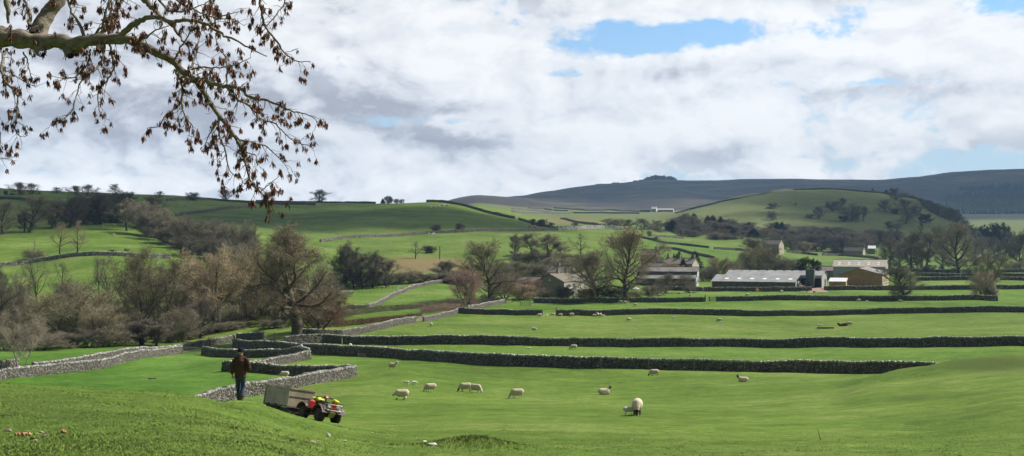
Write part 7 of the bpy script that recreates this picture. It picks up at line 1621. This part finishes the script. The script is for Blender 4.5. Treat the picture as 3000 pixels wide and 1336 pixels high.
for i, X in enumerate((821, 875, 939, 997, 1063, 1128, 1199, 1283, 1395, 1513, 1630, 1744, 1873, 2000, 2140)):
    d = float(np.interp(X, [819, 1000, 1150, 1288, 1500, 1900, 2200], [189, 180, 168, 160, 155, 152, 146.5]))
    post('thin stake leaning against the long staked wall', X, d, 1.75, (rnd.uniform(-0.06, 0.14), 0.05), 0.032, M_WOOD, 'wall_stake', 'stake', 'stakes along the long wall', 0.62)
post('stake leaning on the sunlit face of the sheepfold', 553, 111, 1.4, (-0.16, 0.1), 0.035, M_WOOD, 'wall_stake', 'stake', None, 0.6); post('stake on the short sunlit wall', 708, 157, 1.4, (-0.15, 0.1), 0.03, M_WOOD, 'wall_stake', 'stake', None, 0.6)
for i in range(12): post('slim post of the fence at the wood edge', 893 + i*9.5, 398 + i*0.8, 1.2, w=0.05, m=M_WOODD, group='fence posts at the wood edge')
post('lone dead trunk on the tawny bank', *(lambda X, Y: (X, hit(X, Y, 440, 640)))(*T(2, 1848, 752)), 5.5, (0.02, 0), 0.22, M_WOODD, 'dead_trunk', 'stump')
p = pos(758, 166.5); q = MB(); q.ell((0, 0, 0), (0.19, 0.19, 0.19), None, 16, 10); q.tube([(0, 0, -0.22), (0, 0, -0.12)], [0.10, 0.09], 10); o = q.ob('white_buoy', [M_WHITE], None, p + Vector((0, 0, 1.55)), True); props(o, 'white round float resting on the wall end', 'float')
def trough(label, X, d, L, rz, m, h=0.42, w=0.5):
    p = pos(X, d); q = MB()
    q.box((0, 0, 0.06), (L, w, 0.12)); q.box((0, -w/2 + .04, h/2 + .06), (L, 0.08, h - 0.12)); q.box((0, w/2 - .04, h/2 + .06), (L, 0.08, h - 0.12)); q.box((-L/2 + .04, 0, h/2 + .06), (0.08, w - .16, h - 0.12)); q.box((L/2 - .04, 0, h/2 + .06), (0.08, w - .16, h - 0.12))
    o = q.ob('feed_trough', [m], None, p); o.rotation_euler.z = R(rz); return props(o, label, 'trough')
trough('small pale trough against the long staked wall', 914, 183.5, 1.6, 20, M_PANEL, 0.55)
trough('long dark feed trough lying in the middle field', 2076, 0 or hit(2076, 826.5, 203, 288), 3.3, 2, M_WOODD, 0.26, 0.35)
p = at(2119.5, 820, 203, 288); k = MB()
for i in range(14): k.ell((rnd.uniform(-.75, .75), rnd.uniform(-.5, .5), rnd.uniform(0.1, 0.5)), (rnd.uniform(.25, .5), rnd.uniform(.25, .45), rnd.uniform(.15, .3)), (rnd.uniform(-.4, .4), rnd.uniform(-.4, .4), 0), 9, 6)
me = remesh(k, 0.06, 1); me.materials.append(mat('old_hay', (0.07, 0.045, 0.03), (0.17, 0.115, 0.07), 5, 6, 0.95, 0.8, 12)); o = ob('hay_heap', me, None, p); props(o, 'dark brown hay heap beside a feeding sheep', 'hay')
p = pos(921, 183.8); k = MB(); k.box((0, 0, 0.35), (0.5, 0.35, 0.5), taper=0.8); k.box((0, 0, 0.62), (0.42, 0.30, 0.06)); k.box((0, -0.2, 0.3), (0.3, 0.06, 0.2)); o = k.ob('feed_bucket', [mat('green_plastic', (0.10, 0.30, 0.08), (0.14, 0.36, 0.10), 3)], None, p); props(o, 'small green box beside the pale trough', 'box')
p = pos(1903, 419.9); k = MB(); k.tube([(0, 0, 0.0), (0, 0, 0.5), (0, 0, 1.0)], [0.42, 0.48, 0.40], 12); k.tube([(0, 0, 1.0), (0, 0, 1.3)], [0.3, 0.15], 10); o = k.ob('feed_tub', [mat('orange_plastic', (0.55, 0.28, 0.05), (0.62, 0.34, 0.07), 3)], None, p + Vector((0, -0.7, 0))); props(o, 'orange tub standing against the shed wall', 'tub')
def log(label, X, Y, L, r_, rz, m, lo=60, hi=200, d=None):
    p = pos(X, d) if d else at(X, Y, lo, hi); q = MB(); n = 7
    q.tube([(-L/2 + L*k/(n-1), 0.03*math.sin(k*1.9), r_*0.8 + 0.02*math.sin(k*2.3)) for k in range(n)], [r_*(0.85 + 0.2*rnd.random()) for _ in range(n)], 9)
    o = q.ob('log', [m], None, p); o.rotation_euler = (0, 0, R(rz)); return props(o, label, 'log')
M_LOG = mat('grey_log', (0.16, 0.125, 0.09), (0.30, 0.24, 0.17), 3, 6, 0.95, 0.5, 12); M_ORW = mat('fresh_split_wood', (0.34, 0.165, 0.085), (0.50, 0.29, 0.16), 6, 6, 0.9, 0.5, 20)
log('grey log lying in the enclosed field behind the bank', 383, 953.5, 0.95, 0.09, 8, M_LOG, 100, 190)
log('dark plank lying on the grass under the spreading thorn', 2252, 740, 1.6, 0.12, 0, M_WOODD, d=347)
log('longest orange chunk of rotten wood on the near bank', 58, 1097, 0.20, 0.026, 10, M_ORW, 10, 30); log('short orange chunk of wood nearer the man', 160, 1090, 0.10, 0.026, -20, M_ORW, 10, 30)
def stone(label, X, Y, s, lo=10, hi=60, m=None, name='stone', seed=0, flat=0.6):
    s = s*0.75
    p = at(X, Y, lo, hi); rg = np.random.default_rng(seed); bm = bmesh.new(); bmesh.ops.create_icosphere(bm, subdivisions=2, radius=1.0)
    nr = unit(rg.normal(0, 1, (9, 3))); of = rg.uniform(0.55, 0.95, 9)
    for v in bm.verts:
        for n_, o_ in zip(nr, of):
            dd = float(np.dot(np.array(v.co), n_)) - o_
            if dd > 0: v.co -= Vector(n_)*dd
        v.co = Vector((v.co.x*s, v.co.y*s*0.8, v.co.z*s*flat + s*flat*0.35))
    me = bpy.data.meshes.new(name); bm.to_mesh(me); bm.free(); me.materials.append(m or M_PSTONE); o = ob(name, me, None, p); o.rotation_euler.z = rg.uniform(0, 6); return props(o, label, 'stone')
M_PSTONE = stone_mat('pale_limestone', [(0.0, (0.36, 0.35, 0.32)), (1.0, (0.55, 0.53, 0.49))], 0.2); M_PINK = mat('pinkish_stone', (0.33, 0.24, 0.19), (0.46, 0.36, 0.29), 6, 5, 0.95, 0.4, 20)
stone('upright pale stone on the slope below the quad bike', 825, 1100, 0.085, seed=1, flat=1.5); stone('low pinkish stone below the upright one', 786, 1113, 0.10, seed=2, flat=0.4, m=M_PINK); stone('second pinkish stone touching the first', 800, 1112, 0.07, seed=3, flat=0.4, m=M_PINK)
stone('small pale stone right of the upright one', 867, 1111, 0.075, seed=4); stone('pinkish pebble on the slope above the rushy hummock', 935, 1090, 0.09, seed=5, flat=0.4, m=M_PINK); stone('small grey pebble beside the pinkish one', 947, 1093, 0.06, seed=6)
stone('white stone left of the rushy hummock', 1048, 1103, 0.06, seed=7); stone('long pale stone at the foot of the hummock', 1088, 1120, 0.20, seed=8, flat=0.35); stone('pale stone above the long one by the hummock', 1068, 1112, 0.10, seed=9, flat=0.5)
stone('dull brown clod at the picture edge on the bank', 20, 1086, 0.09, seed=10, m=M_LOG, flat=0.5); stone('brown clod between the two orange chunks', 112, 1099, 0.07, seed=11, m=M_LOG, flat=0.5); stone('flat brown clod above the orange chunks', 104, 1089, 0.06, seed=12, m=M_PINK, flat=0.4); stone('tiny orange chip below the longest chunk', 90, 1108, 0.04, seed=13, m=M_PINK, flat=0.4)
for i, (X, Y) in enumerate([(1780, 1152/1), (2225, 1016), (1455, 1003), (1735, 1010), (2310, 1075), (2270, 1068), (1640, 1095), (1540, 1090), (1590, 1105)]):
    if Y < 1146: stone('scattered pale pebble in the near field', X, Y, 0.05, 12, 110, seed=20 + i, name='pebble', flat=0.5)['group'] = 'pale pebbles in the near field'
p = at(2066, 1106, 20, 60); q = MB(); q.tube([(0, 0, -0.1), (-0.06, 0, 0.15), (-0.11, 0, 0.33)], [0.011, 0.009, 0.006], 6); o = q.ob('stick', [M_WOODD], None, p); props(o, 'thin dark stick poking out of the near grass', 'stick')
# limestone outcrop on the spur, rubble by the hill wall, and the moor-top crag
def outcrop(label, pts, s, lo, hi, seed, m, name='rock_outcrop'):
    r = None; rg = np.random.default_rng(seed); k = MB()
    P0 = None
    for X, Y in pts:
        p = at(X, Y, lo, hi); P0 = P0 or p
        k.ell(p - P0 + Vector((0, 0, s*0.1)), (s*rg.uniform(.7, 1.5), s*rg.uniform(.6, 1.1), s*rg.uniform(.4, .8)), (rg.uniform(-.3, .3), rg.uniform(-.3, .3), rg.uniform(0, 3)), 7, 5)
    o = k.ob(name, [m], None, P0); return props(o, label, 'rocks')
outcrop('pale limestone outcrop under the skyline spur wall', [T(2, x, y) for x, y in ((1760, 232), (1790, 236), (1840, 222), (1875, 216), (1900, 212), (1925, 216), (1800, 228))], 1.3, 700, 930, 1, M_PSTONE)
outcrop('tumbled pinkish rubble where the spur wall meets the hill wall', [T(3, x, y) for x, y in ((180, 430), (200, 438), (220, 430), (235, 440))], 1.6, 600, 860, 2, M_PINK)
outcrop('scattered stones in the corner of the pale thick wall', [T(2, x, y) for x, y in ((1740, 500), (1770, 506), (1790, 500))], 1.0, 560, 760, 3, M_PSTONE)
M_GRIT = mat('gritstone', (0.075, 0.07, 0.066), (0.14, 0.13, 0.12), 0.05, 6, 0.95, 0.4, 0.2)
def crag():
    rg = np.random.default_rng(4); k = MB(); P0 = pos(1655, 4560)
    for X, hh in ((1618, 4), (1626, 7), (1634, 11), (1641, 15), (1648, 17), (1655, 15), (1662, 13), (1669, 14), (1676, 11), (1684, 13), (1691, 10), (1698, 6), (1600, 3), (1612, 3)):
        p = pos(X, 4560 + rg.uniform(-20, 20)); k.box(p - P0 + Vector((0, 0, hh*0.35)), (rg.uniform(12, 19), 26, hh*1.3), (rg.uniform(-.1, .1), rg.uniform(-.12, .12), rg.uniform(-.4, .4)), taper=rg.uniform(.6, .95))
    o = k.ob('gritstone_crag', [M_GRIT], None, P0); props(o, 'dark rocky crag crowning the moor skyline', 'crag', kind='thing')
    for X, Y in ((1540, 462), (1500, 466)): outcrop('small dark rocks on the moor skyline', [(X + j*5, Y + 2) for j in range(4)], 5, 4300, 4600, int(X), M_GRIT).__setitem__('group', 'small rocks on the moor skyline')
crag()
# conifer plantation on the far moorside
def plantation():
    rg = np.random.default_rng(8); N = 5200
    u = rg.uniform(2380, 2720, N); d = rg.uniform(2820, 4150, N); x = (u - CX)/F*d; z = Gv(x, d); sy = HY - z*F/d
    edge = np.interp(u, [2350, 2430, 2500, 2576, 2720], [500, 478, 470, 462, 455]) + vnoise(x, d, 0.006)*34
    gap = vnoise(x + 500, d, 0.004) > 0.33
    k = (sy > edge) & ~gap; x, d, z = x[k], d[k], z[k]; n = len(x); h = rg.uniform(8, 17, n); w = h*rg.uniform(0.22, 0.34, n)
    S = 6; V = np.empty((n, S + 1, 3)); ph = rg.uniform(0, 6, n)
    for i in range(S):
        a = ph + 2*math.pi*i/S; V[:, i] = np.stack([x + np.cos(a)*w, d + np.sin(a)*w, z - 0.5], 1)
    V[:, S] = np.stack([x, d, z + h], 1); i = np.arange(n)[:, None]*(S + 1)
    Fc = np.concatenate([np.concatenate([i + k_, i + (k_ + 1) % S, i + S], 1) for k_ in range(S)])
    o = ob('conifer_forest', np_mesh('conifer_forest', V.reshape(-1, 3), [Fc], [mat('spruce', (0.014, 0.026, 0.016), (0.036, 0.052, 0.030), 0.01, 5, 0.95)])); props(o, 'dark conifer plantation on the flank of the moor', 'forest', kind='stuff')
plantation()
# ---------------------------------------------------------------- unseen clouds added overhead to cast shade on the hills and moor
def shade_cloud_mat():
    m, nt, b = newmat('shade_cloud', 1.0, 0.0); b.inputs['Base Color'].default_value = (0.85, 0.87, 0.9, 1)
    o = nt.node('ShaderNodeTexCoord').outputs['Generated']; c = nt.vmath('SUBTRACT', o, (0.5, 0.5, 0.5)); r = nt.vmath('LENGTH', nt.vmath('MULTIPLY', c, (2.0, 2.0, 0.6)))
    P = nt.node('ShaderNodeNewGeometry').outputs['Position']; n = nt.noise(P, 0.0042, 5, 0.6)
    a = nt.rng(nt.math('ADD', r, nt.math('MULTIPLY', nt.math('SUBTRACT', n, 0.5), 1.5)), 0.55, 1.0, SHADE_CLOUD_A, 0.0, True)
    nt.put(b.inputs['Alpha'], a); return m
SHADE_CLOUD_A = 0.68
M_SHADE_CLOUD = shade_cloud_mat()
def shade_cloud(label, sx, sy, rx, ry, h, rz=0.0):
    """(sx, sy): the ground it shades"""
    k = h/math.tan(SUN_EL); c = Vector((sx + math.sin(SUN_AZ)*k, sy + math.cos(SUN_AZ)*k, h))
    bm = bmesh.new(); bmesh.ops.create_icosphere(bm, subdivisions=4, radius=1.0)
    for v in bm.verts:
        n = v.co.normalized(); f = 1 + 0.22*math.sin(5*n.x + 2*n.y + sx)*math.cos(4*n.y + n.z*3 + sy) + 0.10*math.sin(11*n.x - 7*n.y)
        v.co = Vector((n.x*rx*f, n.y*ry*f, max(n.z, -0.25)*min(rx, ry)*0.16*f))
    me = bpy.data.meshes.new('shade_cloud'); bm.to_mesh(me); bm.free(); me.materials.append(M_SHADE_CLOUD); me.polygons.foreach_set('use_smooth', [True]*len(me.polygons))
    o = ob('shade_cloud', me, None, c); o.rotation_euler.z = rz; props(o, kind='structure')
shade_cloud('', 900, 4000, 2500, 1150, 1500)
shade_cloud('', 2300, 3900, 1500, 1200, 1500)
shade_cloud('', -330, 800, 330, 260, 620, 0.2)
shade_cloud('', 470, 1260, 330, 260, 720, 0.1)
shade_cloud('', -90, 790, 150, 110, 620, 0.5)
